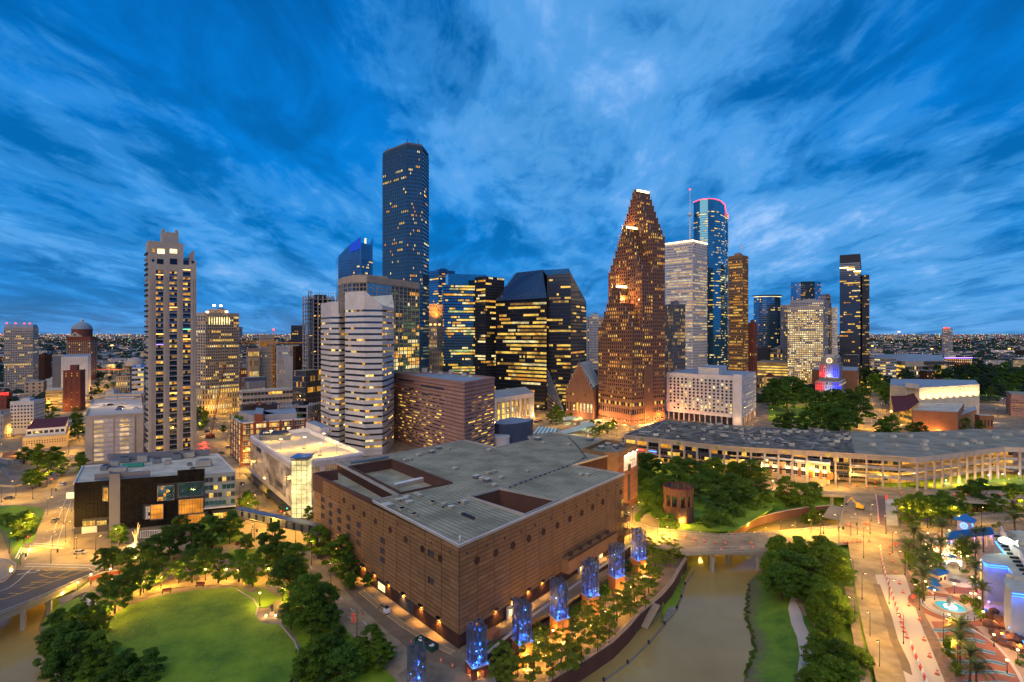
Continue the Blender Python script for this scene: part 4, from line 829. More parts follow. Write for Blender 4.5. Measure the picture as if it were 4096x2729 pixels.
pieces(root,'window',wins,300,off,True);pieces(root,'balcony_slab',slabs,120,off);pieces(root,'balcony_railing',rails,120,off)
top=[(su(985),su(1030),180,150,'lit_hot'),(su(1063),su(1108),178,152,'lit_hot'),(su(952),su(969),172,150,'lit_amber'),(su(950),su(966),232,216,'glass_black'),(su(1198),su(1214),242,226,'glass_black'),(su(982),su(1023),245,214,'glass_black'),(su(1063),su(1109),248,212,'glass_black'),(su(1147),su(1182),250,220,'glass_black')]
pieces(root,'window',[((*(n_+ud*(a+c)/2+un*1.86),(fz(y0,a)+fz(y1,a))/2),(c-a,.12,abs(fz(y0,a)-fz(y1,a))),ua,m_)for a,c,y0,y1,m_ in top],20,off)
it=[]
for r in range(3,42):
 for t in(.18,.5,.82):
  c=n_.lerp(Lp,t)+vn*.6;it.append(((c.x,c.y,r*3.7),(2.4,1.2,1.2),math.atan2(vd.y,vd.x),'dark_metal' if r%4 else 'stone_grey'))
pieces(root,'side_balcony',it,120,off)
rt2=T('apartment_tower','brown gridded apartment tower with glowing roof lamps, right of the tallest tan tower','A',1228,1290,1497,552,650,.6,wall='stone_buff',cols=(4,18),rows=32,wf=.62,hf=.62,lit=.36,cap=300,base=6,crown=3,glass='glass_dark',cat='apartment tower',dep=.35)
b=MB(rt2[0].location);q=rt2[1]
for t_,zz in((.25,9),(.45,9),(.62,2),(.05,1)):p=q[1].lerp(q[2],t_);b.box((p.x,p.y,rt2[2]+zz),(2.2,2.2,1.8),'glow_warm')
for i in range(9):p=q[1].lerp(q[2],.12+.075*i);b.box((p.x,p.y-.9,rt2[2]-9),(.9,.5,9),'lit_hot')
b.build('roof_lamp',rt2[0]);pod=rect((col('A',1268),640),col('A',1210),col('A',1500),.6);tower('podium_building','pale yellow-lit podium with tall window bays at the foot of the brown gridded tower',None,0,0,row('A',1034),pts=pod,wall='wall_yellow',cols=(4,15),rows=5,wf=.45,hf=.7,lit=.75,cap=80,dep=.5,mech=False,cat='podium',ztop=zat(row('A',1034),640))
T('apartment_tower','slim yellow-lit tower slice peeking out behind the brown gridded tower','A',1480,1500,1519,640,900,1,wall='stone_grey',cols=(2,3),rows=26,wf=.6,hf=.5,lit=.6,base=30,cat='apartment tower',mech=False)
T('courthouse_tower','pale gridded high-rise with low curved roof at the far left edge','W',38,315,368,150,884,.55,wall='stone_tan',cols=(17,4),rows=27,wf=.5,hf=.55,lit=.28,cap=200,crown=4,roof='roof_blue',cat='high-rise',mech=False)
lp,nn_,rp,fp=rect((col('W',315),884),col('W',38),col('W',368),.55);zc0=zat(row('W',150),884);r0=bpy.data.objects[-1]
vr=thing('vault_roof','curved green metal roof with red beacons topping the far left high-rise','roof',(*nn_,zc0+.4));b=MB(vr.location);u2=(rp-nn_);m_=8
vs=[]
for i in range(m_+1):
 a=math.pi*i/m_;p=nn_.lerp(rp,(1-math.cos(a))/2);q=lp.lerp(fp,(1-math.cos(a))/2);z=zc0+.4+math.sin(a)*6;vs+=[(p.x,p.y,z),(q.x,q.y,z)]
b.add(vs,[(2*i,2*i+2,2*i+3,2*i+1)for i in range(m_)]+[tuple(range(0,2*m_+2,2)),tuple(range(2*m_+1,0,-2))],'roof_blue');b.build('vault',vr);b=MB(vr.location)
for t in(.1,.3,.6,.9):p=nn_.lerp(lp,t);b.box((p.x,p.y,zc0+7),(1.5,1.5,1.5),'glow_red')
b.build('beacon',vr)
T('dome_courthouse','dark red stone courthouse crowned by a green ribbed dome','W',642,872,937,236,1118,.6,wall='brick_red',frame2='stone_buff',cols=(12,3),rows=22,wf=.55,hf=.5,lit=.15,base=10,crown=8,roof='roof_blue',cat='courthouse',mech=False)
cD=wd(col('W',792),1145);zD=zat(row('W',236),1118);ro=thing('dome','green copper dome with lantern on the dark red courthouse','dome',(*cD,zD));RD=84/2.4117/2224*1145
b=MB();b.lathe((0,0,0),[(RD*.99,0),(RD*.99,14),(RD*1.03,14.2),(RD*1.03,15.5)],'brick_red',24);b.build('drum',ro);b=MB();b.lathe((0,0,15),[(RD*math.cos(a),RD*.86*math.sin(a))for a in[i*math.pi/16 for i in range(9)]],'roof_blue',24);b.build('copper_shell',ro,smooth=True)
b=MB();b.lathe((0,0,15+RD*.86),[(2.6,0),(2.6,4),(3.2,4.2),(0,7)],'stone_white',12);b.build('lantern',ro);b=MB();b.add([(-14,-RD-1,0),(14,-RD-1,0),(0,-RD-1,10),(-14,-RD+3,0),(14,-RD+3,0),(0,-RD+3,10)],[(0,1,2),(3,5,4),(0,2,5,3),(1,4,5,2),(0,3,4,1)],'stone_buff');b.tube((0,-RD-1.3,4),(0,-RD-.8,4),2.2,'wall_dark',n=12);b.build('pediment',ro)
b=MB()
for r in range(6):b.box((-.5,-RD-9,-10-r*7.5),(11,.5,5.5),'lit_hot')
b.box((-9,-RD-9,-32),(2.5,2,56),'stone_buff');b.box((9,-RD-9,-32),(2.5,2,56),'stone_buff');b.build('lit_portico_bay',ro)
T('blank_tower','plain white windowless slab behind the red brick tower','W',588,850,877,424,860,.3,wall='stone_white',cols=(0,0),roof='roof_blue',cat='building',mech=False)
T('grey_annex','purple grey block attached left of the white windowless slab','W',505,586,592,420,850,.3,wall='wall_grey',cols=(0,0),cat='building',mech=False)
T('brick_tower','narrow dark red brick tower with small white-framed windows','W',610,772,818,560,681,1.0,wall='brick_red',frame='brick_red',cols=(3,5),rows=15,wf=.22,hf=.42,lit=.2,cap=100,base=4,crown=2,cat='building',glass='glass_room',roof='roof_blue',mech=False,hor=True)
q=rect((col('W',745),683),col('W',675),col('W',765),.8);b_=thing('stair_head','raised brick stair block on top of the narrow red tower','rooftop block',(*q[1],zat(row('W',560),681)));MB(b_.location).prism([p for p in q],zat(row('W',560),681),zat(row('W',506),683),'brick_red','roof_blue').build('wall',b_)
T('office_building','dark brown mid-rise block right of the far left high-rise','W',367,430,490,408,1000,1,wall='brick_dark',cols=(5,6),rows=9,wf=.35,hf=.7,lit=.05,crown=5,cat='building')
T('old_building','orange lit old building with dark roof, left of the lit parking decks','W',232,415,446,668,838,.7,wall='stone_buff',cols=(3,2),rows=4,wf=.35,hf=.45,lit=.15,cap=20,roof='roof_blue',cat='building',z0=0)
T('pale_building','low pale blue building between orange old building and white slab','W',440,560,600,640,900,.6,wall='stone_white',cols=(5,3),rows=3,wf=.2,hf=.5,lit=.05,roof='roof_blue',cat='building')
T('parking_garage','yellow-lit open parking decks left of the narrow red brick tower','W',440,600,615,745,706,.3,wall='wall_yellow',cols=(4,1),rows=6,wf=.97,hf=.4,lit=.9,cap=30,roof='roof_pale',cat='parking garage',glass='lit_dim',crown=2,mech=False,lits=['lit_yellow'])
T('white_building','white painted old office block with rows of dark windows','W',100,322,425,858,529,.8,wall='stone_white',cols=(7,6),rows=7,wf=.62,hf=.5,lit=.06,cap=120,base=5,crown=2.5,roof='roof_blue',cat='building',glass='glass_room')
T('warehouse','dark brick block with small red rooftop letters at left edge','W',-80,60,122,775,700,1,wall='brick_red',cols=(2,0),rows=3,wf=.2,hf=.3,lit=.1,cat='building')
sg=thing('rooftop_sign','small red lit letters ERVICE on the brick block at left edge','sign',(*wd(col('W',16),694),zat(row('W',788),694)));text('ERVICE','letters',sg,(0,0,0),4.5,'glow_red',rot=(math.pi/2,0,math.radians(20)))
T('old_building','plain tan four-storey building cut by the left edge','W',-120,30,100,985,500,1,wall='stone_tan',cols=(5,4),rows=4,wf=.28,hf=.5,lit=.1,cap=30,roof='roof_blue',cat='building')
T('yellow_building','three-storey building floodlit orange by a row of wall lamps','W',218,640,690,1182,468,.25,wall='wall_yellow',cols=(17,4),rows=2,wf=.42,hf=.55,lit=.12,cap=60,roof='roof_pale',cat='building',crown=2,base=4,glass='glass_room',mech=False)
yb=rect((col('W',652),472),col('W',222),col('W',690),.25);aw=thing('attic_storey','white set-back attic storey on top of the orange floodlit building','building',(*yb[1],zat(row('W',1182),468)))
zq=zat(row('W',1182),468);ctr=(yb[0]+yb[2])/2;q=[ctr+(p-ctr)*.88 for p in yb];MB(aw.location).prism(q,zq,zq+6,'white_paint','terracotta').build('wall',aw)
pieces(aw,'window',face_windows(q[0],q[1],zq+1,zq+5,7,1,.7,.6,.0,'glass_room',inset=.1),20,aw.location)
for i in range(7):
 p=yb[0].lerp(yb[1],.08+i*.14);dn=(yb[1]-yb[0]).normalized();dn=Vector((dn.y,-dn.x));p=p+dn*1.6;l_=thing('wall_lantern','orange wall lantern on the floodlit three-storey building, %s from the left'%od(i),'lamp',(p.x,p.y,3.2),group='wall lanterns');MB().box((0,0,0),(.8,.8,.9),'glow_warm').build('lantern_glass',l_);lamp(l_,l_.location+Vector((0,-1,2)),6500,(1,.42,.06),.3)
T('office_building','white banded office block beside the tallest tan tower','W',1272,1385,1400,530,838,.2,wall='stone_white',cols=(4,1),rows=6,wf=.96,hf=.42,lit=.55,cap=24,roof='blue_metal',cat='building',ver=False,glass='glass_black')
T('classical_building','small stone building with columns below the white banded block','W',1120,1250,1276,610,900,.4,wall='stone_buff',cols=(6,2),rows=3,wf=.5,hf=.6,lit=.2,roof='terracotta',cat='building')
T('low_building','small white flat building in front of the stone building with columns','W',1018,1100,1160,760,730,1,wall='stone_white',cols=(0,0),roof='roof_blue',cat='building')
T('low_building','pale blue roofed low building behind the white parking garage','W',1010,1300,1385,812,560,.6,wall='stone_white',cols=(6,3),rows=2,lit=.3,roof='roof_blue',cat='building',mech=False)
T('museum_building','domed old courthouse seen small beyond the columned building','W',1180,1250,1275,500,1100,.8,wall='stone_buff',cols=(5,3),rows=4,lit=.1,roof='roof_blue',cat='building',mech=False)
dm=thing('dome','small pale dome beside the tallest tan tower','dome',(*wd(col('W',1300),1105),zat(row('W',500),1105)));MB().lathe((0,0,-3),[(17*math.cos(a),17*math.sin(a))for a in[i*math.pi/12 for i in range(7)]],'stone_tan',16).build('shell',dm,smooth=True)
zg=zat(row('W',1000),404);L1,N1,R1,F1_=[gp(*S('W',x,y),zg).xy for x,y in((892,838),(822,1000),(1383,968),(1362,828))]
root=thing('parking_garage','white parking garage with bands glowing through its facade and cars on the roof','parking garage',(*N1,0));off=root.location.copy();b=MB(off);b.prism([L1,N1,R1,F1_],0,zg-1.2,'stone_tan','road_new');b.build('wall',root)
b=MB(off);V3=lambda v,z=0:Vector((v.x,v.y,z))
for i,(p,q)in enumerate(((L1,N1),(N1,R1),(R1,F1_),(F1_,L1))):para(V3(p),V3(q),zg-1.2,zg+.003*i,.6,'stone_tan',b)
for t in(.18,.5,.85):p=L1.lerp(F1_,t);b.box((p.x,p.y,zg+2),(1,1,5),'stone_tan')
p,q=L1.lerp(F1_,.05),F1_;b.box(((p.x+q.x)/2,(p.y+q.y)/2,zg+3.2),((q-p).length,1,1.6),'wall_yellow',math.atan2((q-p).y,(q-p).x));b.build('parapet',root)
ud=(R1-N1).normalized();un=Vector((ud.y,-ud.x));ua=math.atan2(ud.y,ud.x);Wg=(R1-N1).length;it=[]
def wx(X):t=(col('W',X)-CX)/FOC;return(t*N1.y-N1.x)/(ud.x-t*ud.y)
litmat('veil_glow',(1,.66,.36),.62,scale=.12,lo=.35)
for a0,a1 in((wx(905),wx(1092)),(wx(1108),wx(1292))):
 for r in range(9):
  for c in range(4):
   x=N1+ud*(a0+(a1-a0)*(c+.5)/4)+un*.2;z0_=1+r*3.45;m_='veil_glow' if(c<2 if a0<wx(1000)else c>0 and c<3)else 'perforated_metal'
   it.append(((x.x,x.y,z0_+1.5),((a1-a0)/4-.1,.14,2.1),ua,m_));it.append(((x.x,x.y,z0_+2.95),((a1-a0)/4-.1,.2,.7),ua,'perforated_metal'))
pieces(root,'facade_panel',it,160,off);b=MB(off)
for X in(890,1100,1296):x=N1+ud*wx(X)+un*.35;b.box((x.x,x.y,zg/2-1),(.9,.7,zg-3),'stone_tan',ua)
b.build('pier',root)
for X,Y in((900,900),(1180,890),(1280,905),(1000,870)):p=at('W',X,Y,zg);lamp(root,(p.x,p.y,zg+5),2200,(1,.66,.3),.4)
def nplan(name,label,P,zt,rows,band,z0=0,tops=None,cat='office tower',lit=.25,mwin=3.2,cap=300,wall='stone_white',roof='roof_pale',hf=.36,glass='glass_dark',crownh=9,base=6,nfaces=None):
 root=thing(name,label,cat,(*P[0],z0));off=root.location.copy();b=MB(off);b.prism(P,z0,zt if tops is None else tops,'glass_black',roof);b.build('core',root)
 n=len(P);A=sum(P[i].x*P[(i+1)%n].y-P[(i+1)%n].x*P[i].y for i in range(n));it=[];win=[];rh=(zt-crownh-base-z0)/rows;fr=MB(off)
 for i in range(n if nfaces is None else nfaces):
  p,q=P[i],P[(i+1)%n];d=(q-p);ln=d.length;d=d/ln;nn=Vector((d.y,-d.x));
  if A<0:nn=-nn
  m_=p.lerp(q,.5)
  if nn.dot(-m_.normalized())<-.12:continue
  a=math.atan2(d.y,d.x);nb=max(1,round(ln/22))
  for r in range(rows+1):
   for c in range(nb):
    x=p+d*(ln*(c+.5)/nb)+nn*.3;it.append(((x.x,x.y,z0+base+rh*r-rh*(1-hf)/2),(ln/nb+(.25 if nb==1 or c in(0,nb-1)else-.06),.6,rh*(1-hf)),a,wall))
  x=p+d*ln/2+nn*.3;fr.box((x.x,x.y,z0+base/2-rh*.3),(ln+.3,.6,base-rh*.4),wall,a)
  nc=max(1,round(ln/mwin));on=False
  for r in range(rows):
   f=R.choice((.2,.5,1,1.6));
   for c in range(nc):
    if R.random()<.5:on=R.random()<lit*f
    x=p+d*(ln*(c+.5)/nc)+nn*.12;win.append(((x.x,x.y,z0+base+rh*(r+hf/2)),(ln/nc-.12,.08,rh*hf),a if A>0 else a+math.pi,R.choice(LITS)if on else glass))
  zt2=(tops[i]+tops[(i+1)%n])/2 if tops else zt;k=max(1,round((zt-z0-base-rows*rh)/3.2));zz=z0+base+rows*rh
  pk=[p+nn*.6,q+nn*.6];za,zb=(tops[i],tops[(i+1)%n])if tops else(zt,zt);e=d*.25
  vv=[(*(pk[0]-e),zz),(*(pk[1]+e),zz),(*(pk[1]+e),zb+.4),(*(pk[0]-e),za+.4),(*(p),za+.4),(*(q),zb+.4)];fr.add(vv,[(0,1,2,3),(3,2,5,4)],wall)
  fr.add([(*(pk[0]-e),zz),(*(pk[1]+e),zz),(*q,zz),(*p,zz)],[(0,1,2,3)],wall)
 fr.build('crown',root);pieces(root,'stone_band',it,300,off);pieces(root,'window',win,cap,off,True);return root
P=[wd(col('B',757),446),wd(col('B',880),432),wd(col('B',985),436),wd(col('B',1012),446),wd(col('B',1056),478),wd(col('B',1045),505),wd(col('B',800),505)]
zt=zat(row('B',420),436);tp=[zt,zt,zat(row('B',515),436),zat(row('B',518),446),zat(row('B',524),478),zat(row('B',440),505),zt]
nplan('office_tower','white horizontally banded office tower with faceted front and sloped top',P,zt,24,.5,tops=tp,crownh=11,lit=.2)
P=[wd(col('B',606),478),wd(col('B',668),452),wd(col('B',714),450),wd(col('B',757),460),wd(col('B',800),506),wd(col('B',640),515)]
nplan('office_tower','narrower banded wing attached to the left of the white faceted tower',P,zat(row('B',487),455),24,.5,crownh=9,lit=.2,nfaces=3)
zb=60;P=[gp(*S('B',x,y),zb).xy for x,y in((1058,925),(1500,985))]+[gp(*S('C',121,955),zb).xy,wd(1790,505)]
root=thing('justice_building','wide pinkish brown block with thin lit window slots behind the theatre roof','building',(*P[1],0));off=root.location.copy()
b=MB(off);b.prism(P,0,zb-1.5,'precast_pink','roof_blue')
for i in range(4):para(V3(P[i]),V3(P[(i+1)%4]),zb-1.6,zb+.003*i,1,'precast_pink',b)
b.build('wall',root);it=[];pn_=[]
for(p,q,c0,c1,nc)in((P[0],P[1],.09,.76,22),(P[1],P[2],.12,.95,8)):
 d=(q-p);ln=d.length;d/=ln;nn=Vector((d.y,-d.x));a=math.atan2(d.y,d.x)
 for r in range(20):
  k=7
  for c in range(k):
   x=p+d*(ln*(c+.5)/k)+nn*.18;pn_.append(((x.x,x.y,1.5+r*2.85+.98),(ln/k-.08,.36,1.96),a,'precast_pink'))
   if r<19:x=p+d*(ln*(c+.5)/k)+nn*.06;pn_.append(((x.x,x.y,1.5+r*2.85+2.4),(ln/k-.08,.12,.8),a,'granite_red'))
  if r<16:
   for c in range(nc):
    if(c+r)%3==2 and R.random()<.5:continue
    x=p+d*(ln*(c0+(c1-c0)*(c+.5)/nc))+nn*.3;m_='lit_yellow' if R.random()<.20 else 'lit_dim' if R.random()<.35 else 'glass_black'
    it.append(((x.x,x.y,1.5+r*2.85+2.4),(ln*(c1-c0)/nc-.35,.3,.62),a,m_))
 for t0,t1,zz,hh in((.09,.34,54.5,1.6),(.45,.76,52.5,1.8),(.27,.35,48,1.8),(.46,.56,46,1.8))if nc==22 else():
  x=p+d*ln*(t0+t1)/2+nn*.35;it.append(((x.x,x.y,zz),(ln*(t1-t0),.3,hh),a,'wall_dark'))
pieces(root,'wall_panel',pn_,200,off);pieces(root,'window_slot',it,300,off)
for X,Y,s in((1145,915,2),(1190,912,1.6),(1250,912,3),(1420,925,2.5),(1350,930,2),(1290,925,1.5),(1500,940,2),(1540,950,1.5)):
 p=gp(*S('B',X,Y),zb);b=MB(off);b.box((p.x,p.y,zb+.2),(s*1.6,s,s*1.3),'roof_pale',.6);b.box((p.x,p.y,zb+.2+s*.7),(s,s*.7,.3),'steel',.6);b.build('rooftop_unit',root)
d0,z0_=600,28;P=[wd(1955,565),wd(2136,628),wd(2100,700),wd(1935,640)]
root=thing('concert_hall','white flat-roofed hall with tall lit columns behind the pinkish block','concert hall',(*P[0],0));off=root.location.copy();b=MB(off);b.prism(P,z0_-4.5,z0_,'stone_white','roof_blue');b.build('roof',root)
c_=(P[0]+P[2])/2;q=[c_+(p-c_)*.86 for p in P];MB(off).prism(q,0,z0_-4.5,'wall_yellow').build('wall',root);it=[]
for p0,p1,n in((P[0],P[1],9),(P[1],P[2],6)):
 for i in range(n):x=(p0.lerp(p1,(i+.15)/n));x=x+(c_-x)*.03;it.append(((x.x,x.y,(z0_-4.5)/2),(1.9,1.9,z0_-4.5),.3,'stone_white'))
pieces(root,'column',it,50,off);pieces(root,'window',face_windows(q[0],q[1],3,22,9,3,.5,.8,.5,'lit_dim',inset=.1),40,off)
for i in range(6):x=P[0].lerp(P[1],(i+.5)/6)+(c_-P[0])*.06;lamp(root,(x.x,x.y,2),4200,(1,.62,.28),.5)
for i in range(3):x=P[1].lerp(P[2],(i+.5)/3)+(c_-P[2])*.06;lamp(root,(x.x,x.y,2),3500,(1,.62,.28),.5)
b=MB();P=[gp(*S('C',x,y),19.4).xy for x,y in((122,1243),(150,1250),(195,1252),(260,1246),(330,1235),(362,1218),(235,1206),(150,1222))]
dr=thing('rotunda_block','dark slate-blue rounded block with pale blue roof beside the pinkish building','building',(*P[2],0));MB(dr.location).prism(P,0,19.4,'slate_blue','roof_blue').build('wall',dr)
it=[]
for i in range(5):
 p,q=P[i],P[i+1];d=q-p;ln=d.length;d/=ln;nn=Vector((d.y,-d.x));a=math.atan2(d.y,d.x);k=max(1,round(ln/6))
 for r in range(9):
  for c in range(k):x=p+d*(ln*(c+.5)/k)+nn*.12;it.append(((x.x,x.y,1+r*2.1),(ln/k-.1,.2,1.95),a,'slate_blue'))
pieces(dr,'wall_panel',it,200,dr.location)
p=gp(*S('C',155,1375),5);sd=thing('small_drum','small round pale drum building at the foot of the slate-blue block','building',(p.x,p.y+4,0));MB().lathe((0,0,0),[(8,0),(8,10),(8.4,10),(8.4,11),(0,11.2)],'stone_white',20).build('wall',sd)
def skel(name,label,P,zt,fl,z0=0):
 root=thing(name,label,'building under construction',(*P[1],z0));off=root.location.copy();it=[];cl=[];zz=z0;k=0
 n=len(P);c=sum(P,Vector((0,0)))/n
 ln=(P[2]-P[1]).length;wid=(P[0]-P[1]).length;a=math.atan2((P[2]-P[1]).y,(P[2]-P[1]).x)
 while zz<zt:it.append(((c.x,c.y,zz),(ln+R.uniform(-1,1.5),wid+R.uniform(-1,1.5),.55),a,'stone_grey'));zz+=fl;k+=1
 for i in range(7):
  for j in(0,1,2):
   p=P[1].lerp(P[2],i/6);q=P[0].lerp(P[3],i/6);x=p.lerp(q,j/2);x=x+(c-x)*.04;cl.append(((x.x,x.y,(z0+zt)/2),(1.3,1.3,zt-z0),a,'stone_grey'))
 pieces(root,'floor_slab',it,60,off);pieces(root,'column',cl,30,off);b=MB(off);b.box((c.x,c.y,(z0+zt)/2),(ln*.35,wid*.4,zt-z0+3),'wall_dark',a);b.build('core',root)
 w_=[]
 for s_ in range(1,k-1):
  for i in range(8):
   if R.random()<.16:p=P[1].lerp(P[2],(i+.5)/8)+(c-P[1])*.1;w_.append(((p.x,p.y,z0+s_*fl-.9),(2.2,.5,.3),a,'glow_orange'))
 pieces(root,'work_light',w_,40,off);return root
P=rect((col('B',520),640),col('B',486),col('B',706),.8);zt=zat(row('B',440),640)
cs=skel('construction_tower','dark open floor frame of a tower under construction left of the white banded tower',P,zt,4.6,38)
off=cs.location.copy();b=MB(off)
for i in range(14):p=P[1].lerp(P[2],i/13);b.box((p.x,p.y,zt+1.5),(.25,.25,4.5),'dark_metal')
p,q=P[1],P[2];b.box(((p.x+q.x)/2,(p.y+q.y)/2,zt+3),((q-p).length,.2,.2),'dark_metal',math.atan2((q-p).y,(q-p).x));b.build('edge_scaffold',cs)
hb=MB(off);p=P[1]+(P[2]-P[1])*.1+Vector((0,-3));
for x_,y_ in((-1.3,-1.3),(1.3,-1.3),(-1.3,1.3),(1.3,1.3)):hb.box((p.x+x_,p.y+y_,zt/2+20),(.35,.35,zt-30),'dark_metal')
for i in range(34):hb.box((p.x,p.y,38+i*(zt-38)/34),(2.8,2.8,.3),'dark_metal')
hb.build('hoist_mast',cs)
T('glass_podium','gridded glass podium under the unfinished tower','B',425,505,610,915,600,.6,wall='glass_dark',frame='steel',cols=(14,18),rows=9,wf=.86,hf=.9,lit=.12,cap=150,dep=.18,glass='glass_dark',cat='building',mech=False,lits=['lit_amber','lit_dim'])
Pq=[wd(col('B',697),800),wd(col('B',712),765),wd(col('B',775),742),wd(col('B',852),735),wd(col('B',925),760),wd(col('B',918),800)]
tops=[zat(row('B',215),800),zat(row('B',195),765),zat(row('B',130),742),zat(row('B',72),735),zat(row('B',122),760),zat(row('B',120),800)]
root=thing('glass_tower','blue glass tower with swooping pointed crown left of the tallest tower','office tower',(*Pq[3],0));off=root.location.copy();b=MB(off);zc1=zat(row('B',130),742)
b.prism(Pq[:4]+[wd(col('B',852),790)],0,[tops[0],tops[1],tops[2],tops[3],tops[3]-6],'glass_blue','glass_blue');b.prism([wd(col('B',853.5),737),Pq[4],Pq[5],wd(col('B',853.5),789)],0,tops[4]-1,'glass_blue','glass_blue')
b.build('glass_skin',root);b=MB(off);p=wd(col('B',925),761);q=wd(col('B',903),757);b.add([(*q,tops[4]-2),(*p,tops[4]-2),(*p,zat(row('B',82),760)),(*(q+Vector((0,4))),tops[4]-2),(*(p+Vector((0,4))),tops[4]-2),(*(p+Vector((0,4))),zat(row('B',82),760))],[(0,1,2),(3,5,4),(0,2,5,3),(1,4,5,2)],'glass_blue');b.build('crown_fin',root)
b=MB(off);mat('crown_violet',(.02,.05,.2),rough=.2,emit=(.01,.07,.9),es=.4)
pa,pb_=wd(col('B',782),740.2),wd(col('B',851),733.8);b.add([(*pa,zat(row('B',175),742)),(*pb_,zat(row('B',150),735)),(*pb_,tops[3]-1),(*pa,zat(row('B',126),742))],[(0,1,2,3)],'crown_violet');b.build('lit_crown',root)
x=wd(col('B',882),748.5);MB(off).box((x.x,x.y-1,zat(row('B',220),748)),(2.2,.6,58),'lit_hot').build('light_strip',root)
w_=[];fb=MB(off)
for i,(p,q,nc)in enumerate(((Pq[1],Pq[2],9),(Pq[2],Pq[3],10),(wd(col('B',854),736.4),Pq[4],9))):
 d=(q-p);a=math.atan2(d.y,d.x);ln=d.length;nn=Vector((d.y,-d.x)).normalized();ztw=min(tops[4]-10,zat(row('B',200),745))
 w_+=[t_ for t_ in face_windows(p,q,ztw-120,ztw,nc,30,.8,.5,.10,'glass_blue',inset=.15,run=.4)if t_[3]!='glass_blue']
 for c in range(nc+1):x=p+d*c/nc+nn*.12;zc2=(tops[1+i]*(1-c/nc)+tops[2+i]*c/nc)if i<2 else tops[4];fb.box((x.x,x.y,(zc2-3)/2),(.22,.3,zc2-3),'steel',a)
 for r in range(36):x=p+d*.5+nn*.1;z_=60+r*3.9;fb.box((x.x,x.y,z_),(ln,.2,.35),'dark_metal',a)if z_<ztw-2 else None
fb.build('mullion',root);pieces(root,'lit_window',w_,150,off,True)
dH=545;P=[wd(col('B',713),590),wd(col('B',745),562),wd(col('B',800),548),wd(col('B',890),dH),wd(col('B',1217),625),wd(col('B',1150),690),wd(col('B',760),640)];ztH=zat(row('B',318),dH)
root=thing('glass_hotel','wide beige-framed glass block with curved left end and lit rooms','office tower',(*P[3],0));off=root.location.copy();MB(off).prism(P,0,ztH,'stone_buff','roof_grey').build('wall',root);w_=[];fb=MB(off)
for i in range(4):
 p,q=P[i],P[i+1];d=q-p;ln=d.length;a=math.atan2(d.y,d.x);nn=Vector((d.y,-d.x)).normalized();nc=max(2,round(ln/3.6));rows=34;ww=face_windows(p,q,8,ztH-7,nc,rows,.84,.80,.42 if i==3 else .2,'glass_teal' if i==3 else 'glass_dark',inset=.1,lits=['lit_yellow','lit_pale','lit_amber'],rowlit=lambda t:.35 if t>.7 else(1.2 if t<.6 else .8))
 w_+=ww;face_frame(fb,p,q,8,ztH-7,max(1,nc//2),9,.9,.955,'stone_buff',.6);x=p.lerp(q,.5)+nn*.35;fb.box((x.x,x.y,ztH-3.2),(ln+.4,.75,6.8),'stone_buff',a)
fb.build('facade_frame',root);pieces(root,'window',w_,300,off,True)
q=rect((col('B',850),580),col('B',775),col('B',1020),.8);MB(off).prism(q,ztH,ztH+5,'stone_buff','roof_grey').build('roof_plant_room',root)
b=MB(off)
for i in range(7):
 x=P[3].lerp(P[4],.55+.06*i);b.box((x.x,x.y-.9,22),(4,.4,7),'lit_hot',math.atan2((P[4]-P[3]).y,(P[4]-P[3]).x))
b.build('lobby_window',root)
P=[wd(1531,672),wd(col('B',1141),640),wd(col('B',1240),648),wd(col('B',1277),676),wd(col('B',1250),705),wd(1545,715)];ztC=zat(582,645)
root=thing('tallest_tower','tallest grey granite skyscraper with scattered lit windows and flat top','skyscraper',(*P[1],0));off=root.location.copy();MB(off).prism(P,0,ztC,'chase_stone','roof_grey').build('wall',root);w_=[];fb=MB(off)
for i,nc in((0,13),(1,11),(2,5)):
 p,q=P[i],P[i+1];g_='glass_blue'
 w_+=face_windows(p,q,20,ztC-5,nc,66,.52 if i<2 else .9,.55,.13 if i<2 else .05,g_,inset=.1,run=.35,lits=['lit_yellow','lit_amber','lit_pale']);face_frame(fb,p,q,20,ztC-5,nc,66,.52 if i<2 else .9,.55,'chase_stone',.4)
fb.build('facade_frame',root);pieces(root,'window',w_,0,off,True);c=sum(P,Vector((0,0)))/6;b=MB(off);b.prism([c+(p-c)*.92 for p in P],ztC,ztC+3,'wall_grey','roof_grey')
for i in range(8):p=c+(P[i%6]-c)*(.8-.05*i);b.tube((p.x,p.y,ztC+3),(p.x,p.y,ztC+7+i%3*2),.35,'dark_metal')
b.build('roof_plant_room',root)
T('art_deco_tower','old stepped tower top floodlit bright orange between glass towers','B',1276,1330,1364,495,900,1.2,wall='stone_buff',cols=(6,4),rows=22,wf=.4,hf=.6,lit=.3,cat='tower',mech=False)
for X in(1290,1318,1346):p=wd(col('B',X),884);lm=thing('floodlight','orange floodlight washing the old stepped tower top, %s from left'%od((X-1290)//28),'floodlight',(p.x,p.y,zat(row('B',625),884)));MB().box((0,0,0),(3,2,2),'glow_orange').build('housing',lm);uplight(lm,lm.location+Vector((0,0,2)),90000,(1,.36,.03),(0,.25,1),110)
T('brown_office','low brown lit building at the foot of the orange floodlit tower','B',1262,1300,1366,795,760,1,wall='stone_buff',cols=(3,6),rows=8,wf=.4,hf=.6,lit=.3,cap=40,cat='building')
T('glass_tower','pinkish blue glass tower rising behind the orange floodlit top','B',1278,1340,1442,282,1150,1,wall='glass_blue',frame='glass_dark',cols=(9,10),rows=44,wf=.9,hf=.55,lit=.35,dep=.15,glass='glass_blue',cat='office tower',ver=False)
